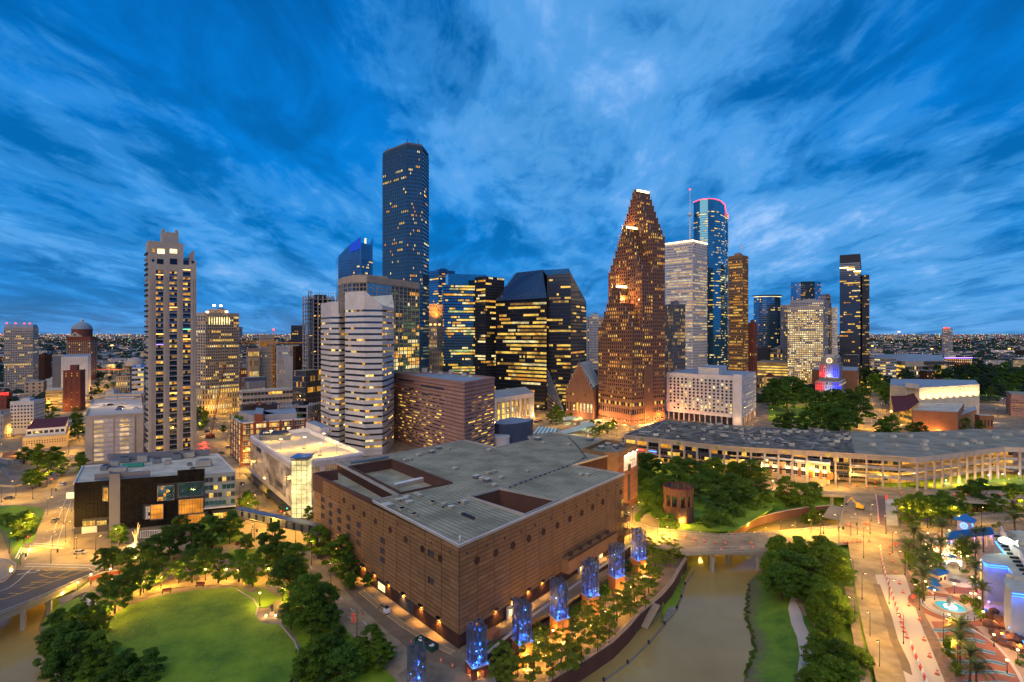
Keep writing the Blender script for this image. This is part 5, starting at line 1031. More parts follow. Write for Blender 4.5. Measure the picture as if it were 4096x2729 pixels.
T('teal_tower','glass office tower with teal glass penthouse and many lit floors','B',1364,1372,1604,375,760,.5,wall='glass_black',frame='wall_dark',cols=(2,26),rows=42,wf=.93,hf=.62,lit=.55,cap=300,dep=.2,glass='glass_blue',cat='office tower',mech=False,lits=['lit_yellow','lit_yellow','lit_pale','lit_amber','lit_green'],run=.75)
T('teal_tower','darker right-hand wing of the tower with teal penthouse','C',0,66,183,322,745,.6,wall='glass_black',frame='wall_dark',cols=(7,13),rows=44,wf=.93,hf=.6,lit=.38,cap=120,dep=.2,glass='glass_dark',cat='office tower',mech=False,run=.75)
q=rect((col('B',1400),772),col('B',1384),col('B',1640),.4);th=thing('glass_penthouse','teal glass crown box on top of the lit glass office tower','rooftop structure',(*q[1],zat(row('B',375),772)));MB(th.location).prism(q,zat(row('B',376),772),zat(row('B',306),772),'glass_teal','roof_blue').build('glass_box',th)
pieces(th,'glass_pane',face_windows(q[1],q[2],zat(row('B',370),772),zat(row('B',310),772),14,4,.94,.92,0,'glass_teal',inset=.12),60,th.location)
P=[wd(1983,735),wd(2187,684),wd(2200,760),wd(2010,800)]
zE,zP=zat(row('C',470),700),zat(row('C',285),735)
P1=[wd(col('C',131),728),wd(col('C',449),684),wd(col('C',470),745),wd(col('C',240),790)]
root=thing('black_tower','black glass tower half with sloping glazed roof, left of the pair','office tower',(*P1[1],0));off=root.location.copy();b=MB(off)
rA,rB=wd(col('C',262),772),wd(col('C',424),742);zr0,zr1=zat(row('C',300),772),zat(row('C',282),742);zl,zn=zat(row('C',476),728),zat(row('C',457),684)
v=[(*P1[0],0),(*P1[1],0),(*P1[2],0),(*P1[3],0),(*P1[0],zl),(*P1[1],zn),(*rA,zr0),(*rB,zr1),(*P1[2],zr1),(*P1[3],zr0)]
b.add(v,[(0,1,5,4),(1,2,8,7,5),(4,6,9),(0,4,9,3),(6,7,8,9),(2,3,9,8)],'glass_black');b.add([v[4],v[5],v[7],v[6]],[(0,1,2,3)],'glass_dark');b.build('glass_skin',root)
w_=face_windows(P1[0],P1[1],6,min(zl,zn)-3,27,27,.96,.55,.66,'glass_black',inset=.16,run=.80,lits=['lit_yellow']*5+['lit_pale','lit_amber','lit_dim'],rowlit=lambda t:.3 if t<.22 else(R.choice((1.2,1.5,.9))if t<.8 else R.choice((.4,.9))))
pieces(root,'window',w_,300,off,True);fb=MB(off);face_frame(fb,P1[0],P1[1],6,min(zl,zn)-3,54,27,.8,.8,'dark_metal',.22,hor=True);fb.build('mullion',root)
it=[]
sl0,sl1=Vector(v[4]),Vector(v[5]);sr0,sr1=Vector(v[6]),Vector(v[7]);nr_=(sl1-sl0).cross(sr0-sl0).normalized();nr_=-nr_ if nr_.z<0 else nr_;b=MB(off)
for i in range(22):
 p,q=sl0.lerp(sl1,i/21)+nr_*.2,sr0.lerp(sr1,i/21)+nr_*.2;b.tube(p,q,.14,'steel',n=4)
for j in range(9):b.tube(sl0.lerp(sr0,j/8)+nr_*.2,sl1.lerp(sr1,j/8)+nr_*.2,.12,'steel',n=4)
b.build('roof_glazing_bar',root);b=MB(off)
for i,j in((7,2),(8,2),(10,2),(11,2),(12,2),(9,5),(10,5),(13,5),(14,5),(15,5),(16,6),(17,3),(6,1),(16,2),(13,1),(5,3)):
 P4=[sl0.lerp(sl1,(i+a)/21).lerp(sr0.lerp(sr1,(i+a)/21),(j+c)/8)+nr_*.1 for a,c in((.1,.35),(.9,.35),(.9,.65),(.1,.65))];b.add(P4,[(0,1,2,3)],'lit_amber')
b.build('roof_light',root)
P2=[wd(col('C',452),692),wd(col('C',600),682),wd(col('C',697),745),wd(col('C',660),800),wd(col('C',480),800)]
zs_=zat(row('C',480),745);zt2=zat(row('C',272),700)
root=thing('black_tower','black glass tower half with steep slanted right side, right of the pair','office tower',(*P2[1],0));off=root.location.copy();b=MB(off)
t0=wd(col('C',426),725);t1=wd(col('C',588),700);t2=wd(col('C',575),780)
v=[(*P2[0],0),(*P2[1],0),(*P2[2],0),(*P2[3],0),(*P2[4],0),(*P2[0],zat(row('C',320),692)),(*P2[1],zat(row('C',300),682)),(*P2[2],zs_),(*P2[3],zs_),(*P2[4],zt2-6),(*t0,zat(row('C',284),725)),(*t1,zt2),(*t2,zt2)]
b.add(v,[(0,1,6,5),(1,2,7,6),(2,3,8,7),(3,4,9,12,8),(6,7,8,12,11),(5,6,11,10),(10,11,12,9),(0,5,10,9,4)],'glass_black');b.build('glass_skin',root)
R.seed(11)
w_=face_windows(P2[0],P2[1],6,zs_+30,12,36,.95,.52,.42,'glass_black',inset=.16,run=.75,lits=['lit_yellow']*3+['lit_amber','lit_dim'])+face_windows(P2[1],P2[2],6,zs_-2,9,29,.95,.52,.36,'glass_black',inset=.16,run=.72,lits=['lit_yellow']*3+['lit_amber','lit_dim'])
pieces(root,'window',w_,300,off,True);fb=MB(off);face_frame(fb,P2[0],P2[1],6,zs_+30,24,36,.8,.8,'dark_metal',.22);face_frame(fb,P2[1],P2[2],6,zs_-2,18,29,.8,.8,'dark_metal',.22);fb.build('mullion',root)
at_=thing('glass_atrium','low slanted glass atrium lit from inside at the foot of the black towers','atrium',(*wd(col('C',470),676),0));b=MB(at_.location)
q=[wd(col('C',452),676),wd(col('C',575),690),wd(col('C',560),668)];b.add([(*q[0],0),(*q[2],0),(*q[1],0),(*wd(col('C',455),684),52),(*wd(col('C',575),695),6)],[(0,1,3),(1,2,4),(1,4,3),(0,3,4,2)],'glass_dark');b.build('glass_skin',at_)
b=MB(at_.location)
for i in range(9):
 a=Vector((*wd(col('C',452),675.7),52*(1-i/9)));c=Vector((*wd(col('C',560),667.6),2*(1-i/9)));b.tube(a+Vector((0,-.2,0)),c+Vector((0,-.2,0)),.12,'steel',n=4)
b.build('glazing_bar',at_);lamp(at_,at_.location+Vector((14,4,6)),9000,(1,.65,.25),.6)
T('white_office','pale gridded office block glimpsed between the black towers and the stepped tower','C',690,720,806,575,900,.5,wall='stone_white',cols=(2,11),rows=28,wf=.55,hf=.5,lit=.25,base=10,cat='office tower')
R.seed(21);dB=577;Lb,Nb,Rb,Fb=rect((col('C',985),dB),col('C',775),col('C',1190),1.0)
root=thing('stepped_tower','red granite skyscraper with three stepped gabled tiers and glowing ridge lights','skyscraper',(*Nb,0));off=root.location.copy()
U=(Rb-Nb).length;Vv=(Lb-Nb).length;ub=(Rb-Nb).normalized();vb=(Lb-Nb).normalized();b=MB(off);fb=MB(off);w_=[];fin=[];glowb=[]
def pt(u,v):return Nb+ub*u+vb*v
bw_=3.05;fh_=3.95
def zof(Y,f,u,v):return zat(row(f,Y),pt(u,v).y)
masses=[(0,U*.30,zof(640,'C',0,Vv),zof(395,'C',0,Vv*.5),6),(U*.30,U*.62,zof(300,'C',U*.3,Vv),zof(25,'C',U*.3,Vv*.5),7),(U*.62,U,zof(388,'D',U,0),zof(112,'D',U*.7,Vv*.5),8)]
for mi_,(ua_,ub_,zsh,zap,nst)in enumerate(masses):
 lo=0
 for k in range(nst):
  sh=Vv*.42*(k/(nst-1))**.95 if k else 0;zz=zsh+(zap-zsh)*k/(nst-1)if k else zsh
  q=[pt(ua_,Vv-sh),pt(ua_,sh),pt(ub_,sh),pt(ub_,Vv-sh)];b.prism(q,lo,zz,'granite_red','granite_red',bottom=False)
  zlow=lo if k else 30
  rows=max(1,round((zz-max(lo,zlow))/fh_));zb0=max(lo,zlow);rh=(zz-zb0)/rows
  prev=masses[mi_-1][2]if mi_ else 0
  for(p,q2,left)in((q[0],q[1],1),(q[1],q[2],0)):
   nc=max(1,round((q2-p).length/bw_));z_from=zb0
   if left and mi_ and zz<=prev*.98:continue
   ww=face_windows(p,q2,zb0,zz,nc,rows,.46,.58,.30,'glass_black',inset=.12,run=.45,lits=['lit_amber','lit_yellow','lit_amber','lit_dim'])
   if left and mi_:ww=[t_ for t_ in ww if t_[0][2]>prev or k>0]
   w_+=ww;face_frame(fb,p,q2,zb0,zz,nc,rows,.46,.58,'granite_red',.3)
  for cc in(q[0],q[1],q[2]):fin.append((cc.x,cc.y,zz))
  lo=zz
 pk=[pt(ua_+.5,Vv*.5+2.2),pt(ua_+.5,Vv*.5-2.2),pt(ub_-.5,Vv*.5-2.2),pt(ub_-.5,Vv*.5+2.2)];b.prism(pk,zap,zap+3.2,'granite_red')
 for i in range(7):
  c=pt(ua_+(ub_-ua_)*(i+.5)/7,Vv*.5-2.6);glowb.append((c,zap+1.4));
b.build('wall',root);fb.build('facade_frame',root);R.shuffle(w_);pieces(root,'window',w_,300,off,True)
gb=MB(off)
for c,z in glowb:gb.box((c.x,c.y,z),(1.6,1.2,2.2),'glow_warm',math.atan2(ub.y,ub.x))
gb.build('ridge_light',root)
cone=MB().tube((0,0,0),(0,0,5),.55,'stone_tan',.08,n=5).build('finial',root);cone.location=Vector(fin[0])-off
for p in fin[1:]:o=cone.copy();o.location=Vector(p)-off;link(o)
it=[];oc=MB(off)
for p,q2,n in((Lb,Nb,16),(Nb,Rb,15)):
 d=(q2-p).normalized();nn=Vector((d.y,-d.x));a=math.atan2(d.y,d.x);ln=(q2-p).length
 for i in range(n):
  if n==15 and i in(6,7,8):continue
  x=p+d*(ln*(i+.5)/n)+nn*.1;it.append(((x.x,x.y,20.5),(1.9,.3,3.4),a,'lit_yellow' if(i*7)%5<2 else 'glass_black'));it.append(((x.x,x.y,13),(1.5,.3,5.2),a,'glass_black'));it.append(((x.x,x.y,4),(1.6,.3,1.4),a,'glass_black'))
  oc.tube((x.x,x.y,27),(x.x+nn.x*.35,x.y+nn.y*.35,27),1.0,'lit_yellow' if i%6==0 and n==16 else 'glass_black',n=10)
pieces(root,'base_window',it,100,off);oc.build('round_window',root)
x=pt(U*.48,-.6);b=MB(off);aU=math.atan2(ub.y,ub.x);b.box((x.x,x.y,30),(13,1.8,60),'granite_red',aU);b.box((x.x-.3,x.y-.9,18),(4.6,.6,34),'lit_dim',aU);b.tube((x.x,x.y-.9,35),(x.x+nn.x*.9,x.y-1.2,35),2.3,'lit_dim',n=14);b.build('entrance_arch',root)
for i in range(5):x=pt(U*(.1+.2*i),-7);lamp(root,(x.x,x.y,1.5),9000,(1,.42,.12),.6)
lamp(root,(*pt(U*.95,-6),3),9000,(1,.04,.03),.8)
for i in range(4):x=pt(-7,Vv*(.1+.25*i));lamp(root,(x.x,x.y,1.5),7000,(1,.42,.12),.6)
for u_,v_,z_,pw in((U*.06,Vv*.55,masses[0][3]+2,26000),(U*.06,Vv*.30,masses[0][3]-12,18000),(U*.36,Vv*.55,masses[1][3]+2,30000),(U*.34,Vv*.25,masses[1][3]-30,24000)):p=pt(u_,v_);lamp(root,(p.x,p.y,z_),pw,(1,.42,.10),.8,name='floodlight')
R.seed(3);P=[wd(col('C',570),640),wd(col('C',742),612),wd(col('C',790),660),wd(col('C',620),690)]
root=thing('gabled_hall','red granite banking hall with stepped gable and ribbed roofs beside the stepped tower','building',(*P[1],0));off=root.location.copy();b=MB(off);b.prism(P,0,33,'granite_red','roof_blue');n=7
for k in range(n):
 f0=.5-.5*(1-k/n)*.86;p,q=P[0].lerp(P[1],f0),P[0].lerp(P[1],1-f0);p2,q2=P[3].lerp(P[2],f0),P[3].lerp(P[2],1-f0);b.prism([p,q,q2,p2],33+k*4,33+(k+1)*4,'granite_red','roof_blue',bottom=False)
b.build('wall',root);b=MB(off)
for k in range(9):
 p=P[1].lerp(P[2],(k+.3)/9);q=p+(P[0]-P[1]).normalized()*(P[0]-P[1]).length*.45;b.tube((p.x,p.y-.4,36),(q.x,q.y,61),.9,'roof_blue',n=5)
b.build('roof_rib',root);pieces(root,'window',face_windows(P[0],P[1],6,18,8,1,.45,.8,.8,'glass_black',inset=.15)+face_windows(P[0],P[1],24,28,9,1,.25,.6,.2,'glass_black',inset=.15),30,off)
fc=MB(off)
for k in range(n+1):
 for s in(0,1):f0=.5-.5*(1-k/n)*.86;p=P[0].lerp(P[1],f0 if s else 1-f0);fc.tube((p.x,p.y,33+k*4),(p.x,p.y,38+k*4),.5,'stone_tan',.05,n=5)
fc.build('finial',root);lamp(root,(*((P[0]+P[1])/2+Vector((-4,-8))),2),12000,(1,.5,.2),.5);lamp(root,(*(P[1]+Vector((4,-8))),3),15000,(1,.6,.25),.5)
T('white_tower','white stone skyscraper with glowing roof edge behind the dark ribbed block','D',254,424,514,412,900,1,wall='stone_white',cols=(22,13),rows=52,wf=.55,hf=.5,lit=.55,cap=300,base=12,crown=4,dep=.5,cat='skyscraper',lits=['lit_yellow','lit_pale','lit_amber','lit_yellow'],run=.72,rowlit=lambda t:R.choice((.7,1.6,1.6))if .3<t<.8 else R.choice((.1,.3,.9)))
q=rect((col('D',424),899),col('D',252),col('D',515),1);zq=zat(row('D',412),900);cl_=thing('roof_light_line','bright yellow light strip along the roof edge of the white skyscraper','light strip',(*q[1],zq))
b=MB(cl_.location)
for p,p2 in((q[0],q[1]),(q[1],q[2])):b.box(((p.x+p2.x)/2,(p.y+p2.y)/2-.5,zq),((p2-p).length,.8,1.3),'glow_warm',math.atan2((p2-p).y,(p2-p).x))
b.build('strip',cl_)
mp_=wd(2760,960);an=thing('antenna_mast','tall thin white mast standing behind the white skyscraper','mast',(*mp_,zat(row('D',415),960)));b=MB();b.tube((0,0,0),(0,0,zat(row('D',95),960)-an.location.z),1.5,'white_paint',.35,n=6);b.lathe((0,0,(zat(row('D',252),960)-an.location.z)),[(1.2,-3),(3.4,0),(3.4,2),(1.2,4)],'white_paint',10);b.build('pole',an);MB().box((0,0,zat(row('D',95),960)-an.location.z+1),(2,2,2),'glow_red').build('beacon',an)
T('ribbed_tower','dark grey vertically ribbed block in front of the white skyscraper','D',250,303,377,812,780,1.2,wall='wall_grey',cols=(7,11),rows=27,wf=.55,hf=.66,lit=.42,base=8,crown=1,cat='office tower',glass='glass_black',hor=False,dep=.8,rowlit=lambda t:.5 if t<.15 else 1.1)
dW=950;P=[wd(col('D',x),dd)for x,dd in((428,985),(430,962),(470,948),(520,942),(560,942),(600,950),(626,965),(632,975),(645,982),(647,1010),(440,1030))];ztW=zat(row('D',158),945)
root=thing('teal_skyscraper','dark teal glass skyscraper with curved top edged in red light','skyscraper',(*P[3],0));off=root.location.copy();tt=[ztW-1,ztW,ztW+1,ztW+1.5,ztW+1,ztW-.5,ztW-4,ztW-14,ztW-18,ztW-18,ztW];MB(off).prism(P,0,tt,'glass_teal','roof_grey').build('glass_skin',root);w_=[];fb=MB(off);rl_=MB(off)
for i in range(1,9):
 p,q=P[i],P[i+1];d=q-p;a=math.atan2(d.y,d.x);ln=d.length;nc=max(1,round(ln/2.6))
 w_+=[t_ for t_ in face_windows(p,q,20,ztW-18,nc,70,.9,.42,.22,'glass_teal',inset=.15,run=.5,lits=['lit_yellow','lit_pale'])if t_[3]!='glass_teal']
 for r in range(72):x=p.lerp(q,.5);fb.box((x.x,x.y-.1,20+r*(ztW-38)/72),(ln+.1,.3,.5),'dark_metal',a)
 rl_.tube((p.x,p.y-.3,tt[i]+.4),(q.x,q.y-.3,tt[i+1]+.4),.4,'glow_red',n=4)
fb.build('mullion',root);pieces(root,'lit_window',w_,0,off,True);rl_.build('red_edge_light',root);b=MB(off)
for i in range(9):p=wd(col('D',510+i*6),985);b.tube((p.x,p.y,ztW),(p.x,p.y,ztW+5+i%4*2),.5,'dark_metal');b.box((p.x,p.y,ztW+5+i%4*2),(2,1,1),'white_paint')
b.build('roof_antenna',root)
T('brown_glass_tower','brown glass skyscraper right of the dark teal one, many amber windows','D',648,738,772,505,850,1,wall='precast_pink',frame='brick_brown',cols=(11,9),rows=50,wf=.6,hf=.5,lit=.5,cap=200,base=6,crown=3,dep=.35,cat='skyscraper',lits=['lit_amber','lit_amber','lit_yellow'],glass='glass_dark')
p=wd(col('D',727),865);m_=thing('roof_antenna','short antenna with dishes on the brown glass skyscraper','antenna',(*p,zat(row('D',505),865)));MB().tube((0,0,0),(0,0,18),.4,'white_paint').build('mast',m_);MB().box((1.5,0,12),(3,1,3),'white_paint').build('dish',m_)
T('narrow_tower','narrow dark red brick tower squeezed beside the brown glass skyscraper','D',770,806,828,930,880,1,wall='brick_red',cols=(3,3),rows=14,wf=.3,hf=.5,lit=.15,crown=10,cat='building')
def round_tower(name,label,f,Xl,Xr,Yt,d,rows,lit,glass='glass_blue',crown=None,asp=.6,lits=LITS):
 x0,x1=col(f,Xl),col(f,Xr);r=(x1-x0)/2/FOC*d;c=wd((x0+x1)/2,d+r*asp);zt=zat(row(f,Yt),d);n=20;P=[c+Vector((r*math.cos(-math.pi+6.2832*i/n),r*asp*math.sin(-math.pi+6.2832*i/n)))for i in range(n)]
 root=thing(name,label,'office tower',(*c,0));off=root.location.copy();MB(off).prism(P,0,zt,glass,'roof_grey').build('glass_skin',root);w_=[];fb=MB(off)
 for i in range(10):
  p,q=P[i],P[i+1];a=math.atan2((q-p).y,(q-p).x);w_+=[t_ for t_ in face_windows(p,q,10,zt-6,max(1,round((q-p).length/3)),rows,.85,.5,lit,glass,inset=.2,run=.4,lits=lits)if t_[3]!=glass]
  for r_ in range(rows):x=p.lerp(q,.5);fb.box((x.x,x.y,10+r_*(zt-16)/rows),((q-p).length+.3,.8,.9),'steel',a)
  x=p.lerp(q,.5)
  if crown:fb.box((x.x,x.y,zt-2.5),((q-p).length+.5,1.4,1.2),crown,a)
 fb.build('floor_edge',root);pieces(root,'lit_window',w_,0,off,True);return root,c,zt,r
rt,c,zt,r=round_tower('round_tower','rounded blue glass tower with brightly lit top rim','D',808,976,756,1250,34,.12,crown='lit_hot');MB(rt.location).lathe((c.x,c.y,zt),[(0,.3),(r*1.05,.4),(r*1.08,1),(0,1.6)],'roof_grey',24).build('roof_disc',rt)
round_tower('round_tower','rounded pale blue glass tower rising behind the yellow gridded block','D',1040,1227,668,1450,40,.2,lits=['lit_amber','lit_dim'])
T('ribbed_tower','grey ribbed tower slice right of the rounded tower with lit rim','D',975,990,1036,815,1200,1,wall='stone_grey',cols=(2,7),rows=30,wf=.5,hf=.7,lit=.35,cat='office tower',mech=False)
T('yellow_grid_block','broad tan office block covered in a grid of yellow windows','D',1020,1242,1252,826,1000,.3,wall='stone_tan',cols=(20,1),rows=33,wf=.55,hf=.5,lit=.72,cap=300,base=10,crown=5,cat='office tower',lits=['lit_yellow','lit_yellow','lit_pale','lit_hot'],run=.3,rowlit=lambda t:R.choice((.7,1,1.3)))
T('brown_grid_block','brown gridded block rising behind the yellow gridded one','D',1036,1245,1293,785,1090,.4,wall='stone_grey',cols=(18,6),rows=36,wf=.5,hf=.5,lit=.35,cap=0,crown=4,cat='office tower')
T('grey_tower','thin grey tower top behind the brown gridded block','D',1228,1262,1288,748,1300,1,wall='stone_grey',cols=(5,5),rows=40,wf=.5,hf=.5,lit=.25,cat='office tower',mech=False)
T('white_grid_tower','pale gridded tower right of the brown gridded block','D',1290,1300,1331,830,1150,1,wall='stone_white',cols=(2,7),rows=32,wf=.45,hf=.5,lit=.3,cat='office tower',mech=False)
R.seed(8)
rt_,pp,zt=T('blue_tower','tall dark blue glass tower standing apart at the right','D',1347,1476,1482,497,1150,.2,wall='wall_dark',frame='wall_dark',cols=(15,1),rows=58,wf=.92,hf=.6,lit=.20,cap=0,base=6,crown=16,dep=.15,cat='skyscraper',glass='glass_dark',mech=False,rowlit=lambda t:2 if .78<t<.84 or t<.18 else R.choice((.3,.8,1.2)))
T('blue_tower','lower dark wing on the right side of the tall blue glass tower','D',1478,1488,1532,628,1165,1,wall='wall_dark',cols=(1,8),rows=48,wf=.6,hf=.5,lit=.22,cap=0,cat='skyscraper',mech=False)
b=MB(rt_.location)
for k,(a0,a1,Y)in enumerate(((0,.42,577),(.36,.72,590),(.68,1,604))):p,q=pp[0].lerp(pp[1],a0),pp[0].lerp(pp[1],a1);b.box(((p.x+q.x)/2,(p.y+q.y)/2-.8,zat(row('D',Y),1150)),((q-p).length,.8,1.6),'glow_warm',math.atan2((q-p).y,(q-p).x))
b.build('step_light',rt_)
T('lit_garage','long parking garage with bright yellow open decks behind the park','D',830,1105,1133,1178,1080,.3,wall='wall_yellow',cols=(5,2),rows=7,wf=.985,hf=.5,lit=1.5,cap=60,dep=.6,cat='parking garage',glass='lit_dim',lits=['lit_yellow'],crown=1.5,rowlit=lambda t:1.5,mech=False)
T('low_glass_block','low lit glass block behind the park garage','D',912,975,1003,1090,1200,.8,wall='stone_grey',cols=(6,3),rows=6,wf=.8,hf=.6,lit=.8,cat='building')
T('dark_low_block','dark flat block left of the low lit glass block','D',827,905,915,1082,1190,.5,wall='wall_dark',cols=(0,0),cat='building')
T('old_library','low tan library with red tile roof below the park garage','D',825,930,1066,1275,930,1,wall='stone_buff',cols=(6,9),rows=2,wf=.35,hf=.6,lit=.6,cap=24,cat='library',roof='terracotta',mech=False)
q=rect((col('D',905),900),col('D',868),col('D',952),1);tb=thing('tile_roof_pavilion','lit square pavilion with pyramid tile roof on the tan library','pavilion',(*q[1],0));b=MB(tb.location);b.prism(q,0,24,'wall_yellow');c=(q[0]+q[2])/2;b.add([(*p,24.2)for p in q]+[(c.x,c.y,31)],[(0,1,4),(1,2,4),(2,3,4),(3,0,4)],'terracotta');b.build('wall_and_roof',tb);lamp(tb,(q[1].x-8,q[1].y-6,18),6000,(1,.65,.25),.5)
R.seed(31);zV=51.5;P=[gp(*S('V',x,y),zV).xy for x,y in((627,95),(1338,130))]+[gp(*S('V',1467,87),zV).xy];P.append(P[2]+(P[0]-P[1])*.96)
root=thing('office_block','white concrete block dotted with small square windows','office building',(*P[1],0));off=root.location.copy();b=MB(off);b.prism(P,8.5,zV,'stone_white','roof_blue');c=(P[0]+P[2])/2;b.prism([c+(p-c)*.86 for p in P],0,8.5,'wall_dark');b.build('wall',root)
p,q=P[0],P[1];d=(q-p).normalized();nn=Vector((d.y,-d.x));a=math.atan2(d.y,d.x);ln=(q-p).length;it=[];fr_=[]
for r in range(10):
 for cc in range(16):
  x=p+d*(ln*(.035+.855*(cc+.5)/16))+nn*.2;z=12+r*(zV-16)/10+1.5;l_=R.random()<(.45 if r in(1,2)else .25 if r in(7,3)else .08);it.append(((x.x,x.y,z),(2.0,.4,1.9),a,R.choice(['lit_pale','lit_pale','lit_yellow'])if l_ else 'glass_black'));
pieces(root,'window',it,200,off)
fb=MB(off)
for t_ in it:
 cx_,cy_,cz_=t_[0];
 for dz in(-1.25,1.25):x=Vector((cx_,cy_))+nn*.12;fb.box((x.x,x.y,cz_+dz),(2.9,.5,.35),'stone_white',a)
 for dx in(-1.3,1.3):x=Vector((cx_,cy_))+nn*.12+d*dx;fb.box((x.x,x.y,cz_),(.3,.5,2.15),'stone_white',a)
fb.build('window_frame',root)
x=p+d*ln*.955+nn*1.4;MB(off).box((x.x,x.y,(zV+1.5)/2),(8.6,3.4,zV+1.5),'stone_white',a).build('stair_tower',root)
p2,q2=P[1],P[2];ww=face_windows(p2,q2,10,zV-3,13,12,.55,.35,.45,'glass_black',inset=.1,lits=['lit_amber','lit_pale','lit_violet' if 'lit_violet' in M else 'lit_dim']);pieces(root,'side_window',ww,156,off);fb=MB(off);face_frame(fb,p2,q2,10,zV-3,13,12,.7,.35,'stone_white',.35);fb.build('side_frame',root)
it=[]
for i in range(8):x=p2.lerp(q2,(i+.3)/8);it.append(((x.x,x.y+.3,4.2),(1.4,1.4,8.4),0,'stone_buff'))
for i in range(14):x=p.lerp(q,(i+.5)/14);it.append(((x.x,x.y+.5,4.2),(1.2,1.2,8.4),a,'stone_grey'))
pieces(root,'column',it,40,off)
q_=[gp(*S('V',x,y),zV+7).xy for x,y in((925,45),(1120,55),(1195,28),(1010,22))];b=MB(off);b.prism(q_,zV,zV+7,'stone_white','roof_blue');b.prism([gp(*S('V',x,y),zV+4).xy for x,y in((1085,80),(1140,75),(1180,50),(1120,52))],zV,zV+3.5,'white_paint','roof_blue');b.build('roof_plant_room',root)
for i in range(5):x=p2.lerp(q2,(i+.5)/5)+Vector((2,-2));lamp(root,(x.x,x.y,5),900,(1,.55,.22),.4)
for i in range(5):x=p.lerp(q,(i+.5)/5)+Vector((-1,-9));lamp(root,(x.x,x.y,7),700,(1,.60,.25),.4)
P=rect((col('D',1356),838),col('D',1197),col('D',1387),.5);
root=thing('city_hall','stepped city hall floodlit red, white and blue with a clock','city hall',(*P[1],0));off=root.location.copy();c=(P[0]+P[2])/2;zq=zat(row('D',1300),838);zt_=zat(row('D',1188),838);ze=zat(row('D',1150),838)
b=MB(off);b.prism(P,0,zq,'hall_stone','roof_pale');q=[c+(p-c)*.76 for p in P];b.prism(q,zq,zt_,'hall_stone','roof_pale');q3=[c+(p-c)*.66 for p in P];b.prism(q3,zt_,ze,'hall_stone','roof_pale');q4=[c+(p-c)*.36 for p in P];b.prism(q4,ze,ze+4,'stone_tan','roof_pale');b.build('wall',root)
w_=face_windows(P[0],P[1],6,zq-2,11,3,.3,.5,.15,'glass_black',inset=.1)+face_windows(q[0],q[1],zq+4,zt_-3,9,6,.3,.5,.1,'glass_black',inset=.1)+face_windows(P[1],P[2],6,zq-2,4,3,.3,.5,.2,'glass_black',inset=.1);pieces(root,'window',w_,120,off);fb=MB(off)
for A0,A1,z0_,z1_,n in((P[0],P[1],2,zq-1,11),(q[0],q[1],zq,zt_-2,9)):
 d=(A1-A0).normalized();nn=Vector((d.y,-d.x))
 for i in range(n+1):x=A0.lerp(A1,i/n)+nn*.3;fb.box((x.x,x.y,(z0_+z1_)/2),(1.3,.7,z1_-z0_),'hall_stone',math.atan2(d.y,d.x))
fb.build('pilaster',root)
d=(P[1]-P[0]).normalized();nn=Vector((d.y,-d.x));L0=(P[1]-P[0]).length
for i in range(9):
 colr=(1,.004,.01)if i<3 else(.45,.5,1)if i<6 else(.01,.03,1)
 x=P[0]+d*L0*(i+.5)/9+nn*3.2;b=MB(off);b.box((x.x,x.y,.6),(1.2,1,1),'dark_metal');b.build('floodlight_housing',root);uplight(root,(x.x,x.y,1.2),(90000 if i<3 else 60000 if i<6 else 150000),colr,(-nn.x*.10,-nn.y*.10,1),46)
 x=q[0]+(q[1]-q[0])*(i+.5)/9+nn*3.0;uplight(root,(x.x,x.y,zq+.6),(90000 if i<3 else 60000 if i<6 else 150000),colr,(-nn.x*.10,-nn.y*.10,1),46)
x=(q3[0]+q3[1])/2+nn*.6;b=MB(off);b.tube((x.x,x.y,(zt_+ze)/2),(x.x+nn.x*.8,x.y+nn.y*.8,(zt_+ze)/2),4.2,'lit_hot',n=18);b.tube((x.x+nn.x*.8,x.y+nn.y*.8,(zt_+ze)/2),(x.x+nn.x*1.1,x.y+nn.y*1.1,(zt_+ze)/2),3.0,'white_paint',n=18)
for an_,l_ in((.6,2.6),(2.4,1.8)):cx_=Vector((x.x+nn.x*1.2,x.y+nn.y*1.2,(zt_+ze)/2));b.tube(cx_,cx_+Vector((d.x*math.cos(an_),d.y*math.cos(an_),math.sin(an_)))*l_,.18,'glow_red',n=4)
b.build('clock',root)
T('annex_block','low purple-brown civic block behind the floodlit city hall','D',1172,1455,1468,1228,900,.4,wall='granite_red',cols=(0,0),roof='roof_blue',cat='building',mech=False)
T('dark_glass_base','dark block with magenta glow at the foot of the tall blue tower','D',1370,1455,1475,1130,1000,.5,wall='wall_dark',cols=(6,1),rows=8,lit=.15,cat='building',mech=False)
ml=thing('magenta_floodlight','magenta floodlight on the dark block right of city hall','floodlight',(*wd(col('D',1388),985),20));MB().box((0,0,0),(2,2,1),'glow_red').build('housing',ml);lamp(ml,ml.location+Vector((0,-3,2)),40000,(1,.03,.25),1)
mat('yellow_paint',(.65,.38,.03),rough=.4);R.seed(41);zb=31;P=[gp(*S('B',x,y),zb).xy for x,y in((42,1196),(103,1241),(504,1214))];P.append(P[2]+P[0]-P[1])
root=thing('loft_building','dark red brick loft building with big white-framed lit windows and roof terrace','loft building',(*P[1],0));off=root.location.copy();MB(off).prism(P,0,zb-.8,'brick_red','roof_blue').build('wall',root);it=[];fr=MB(off)
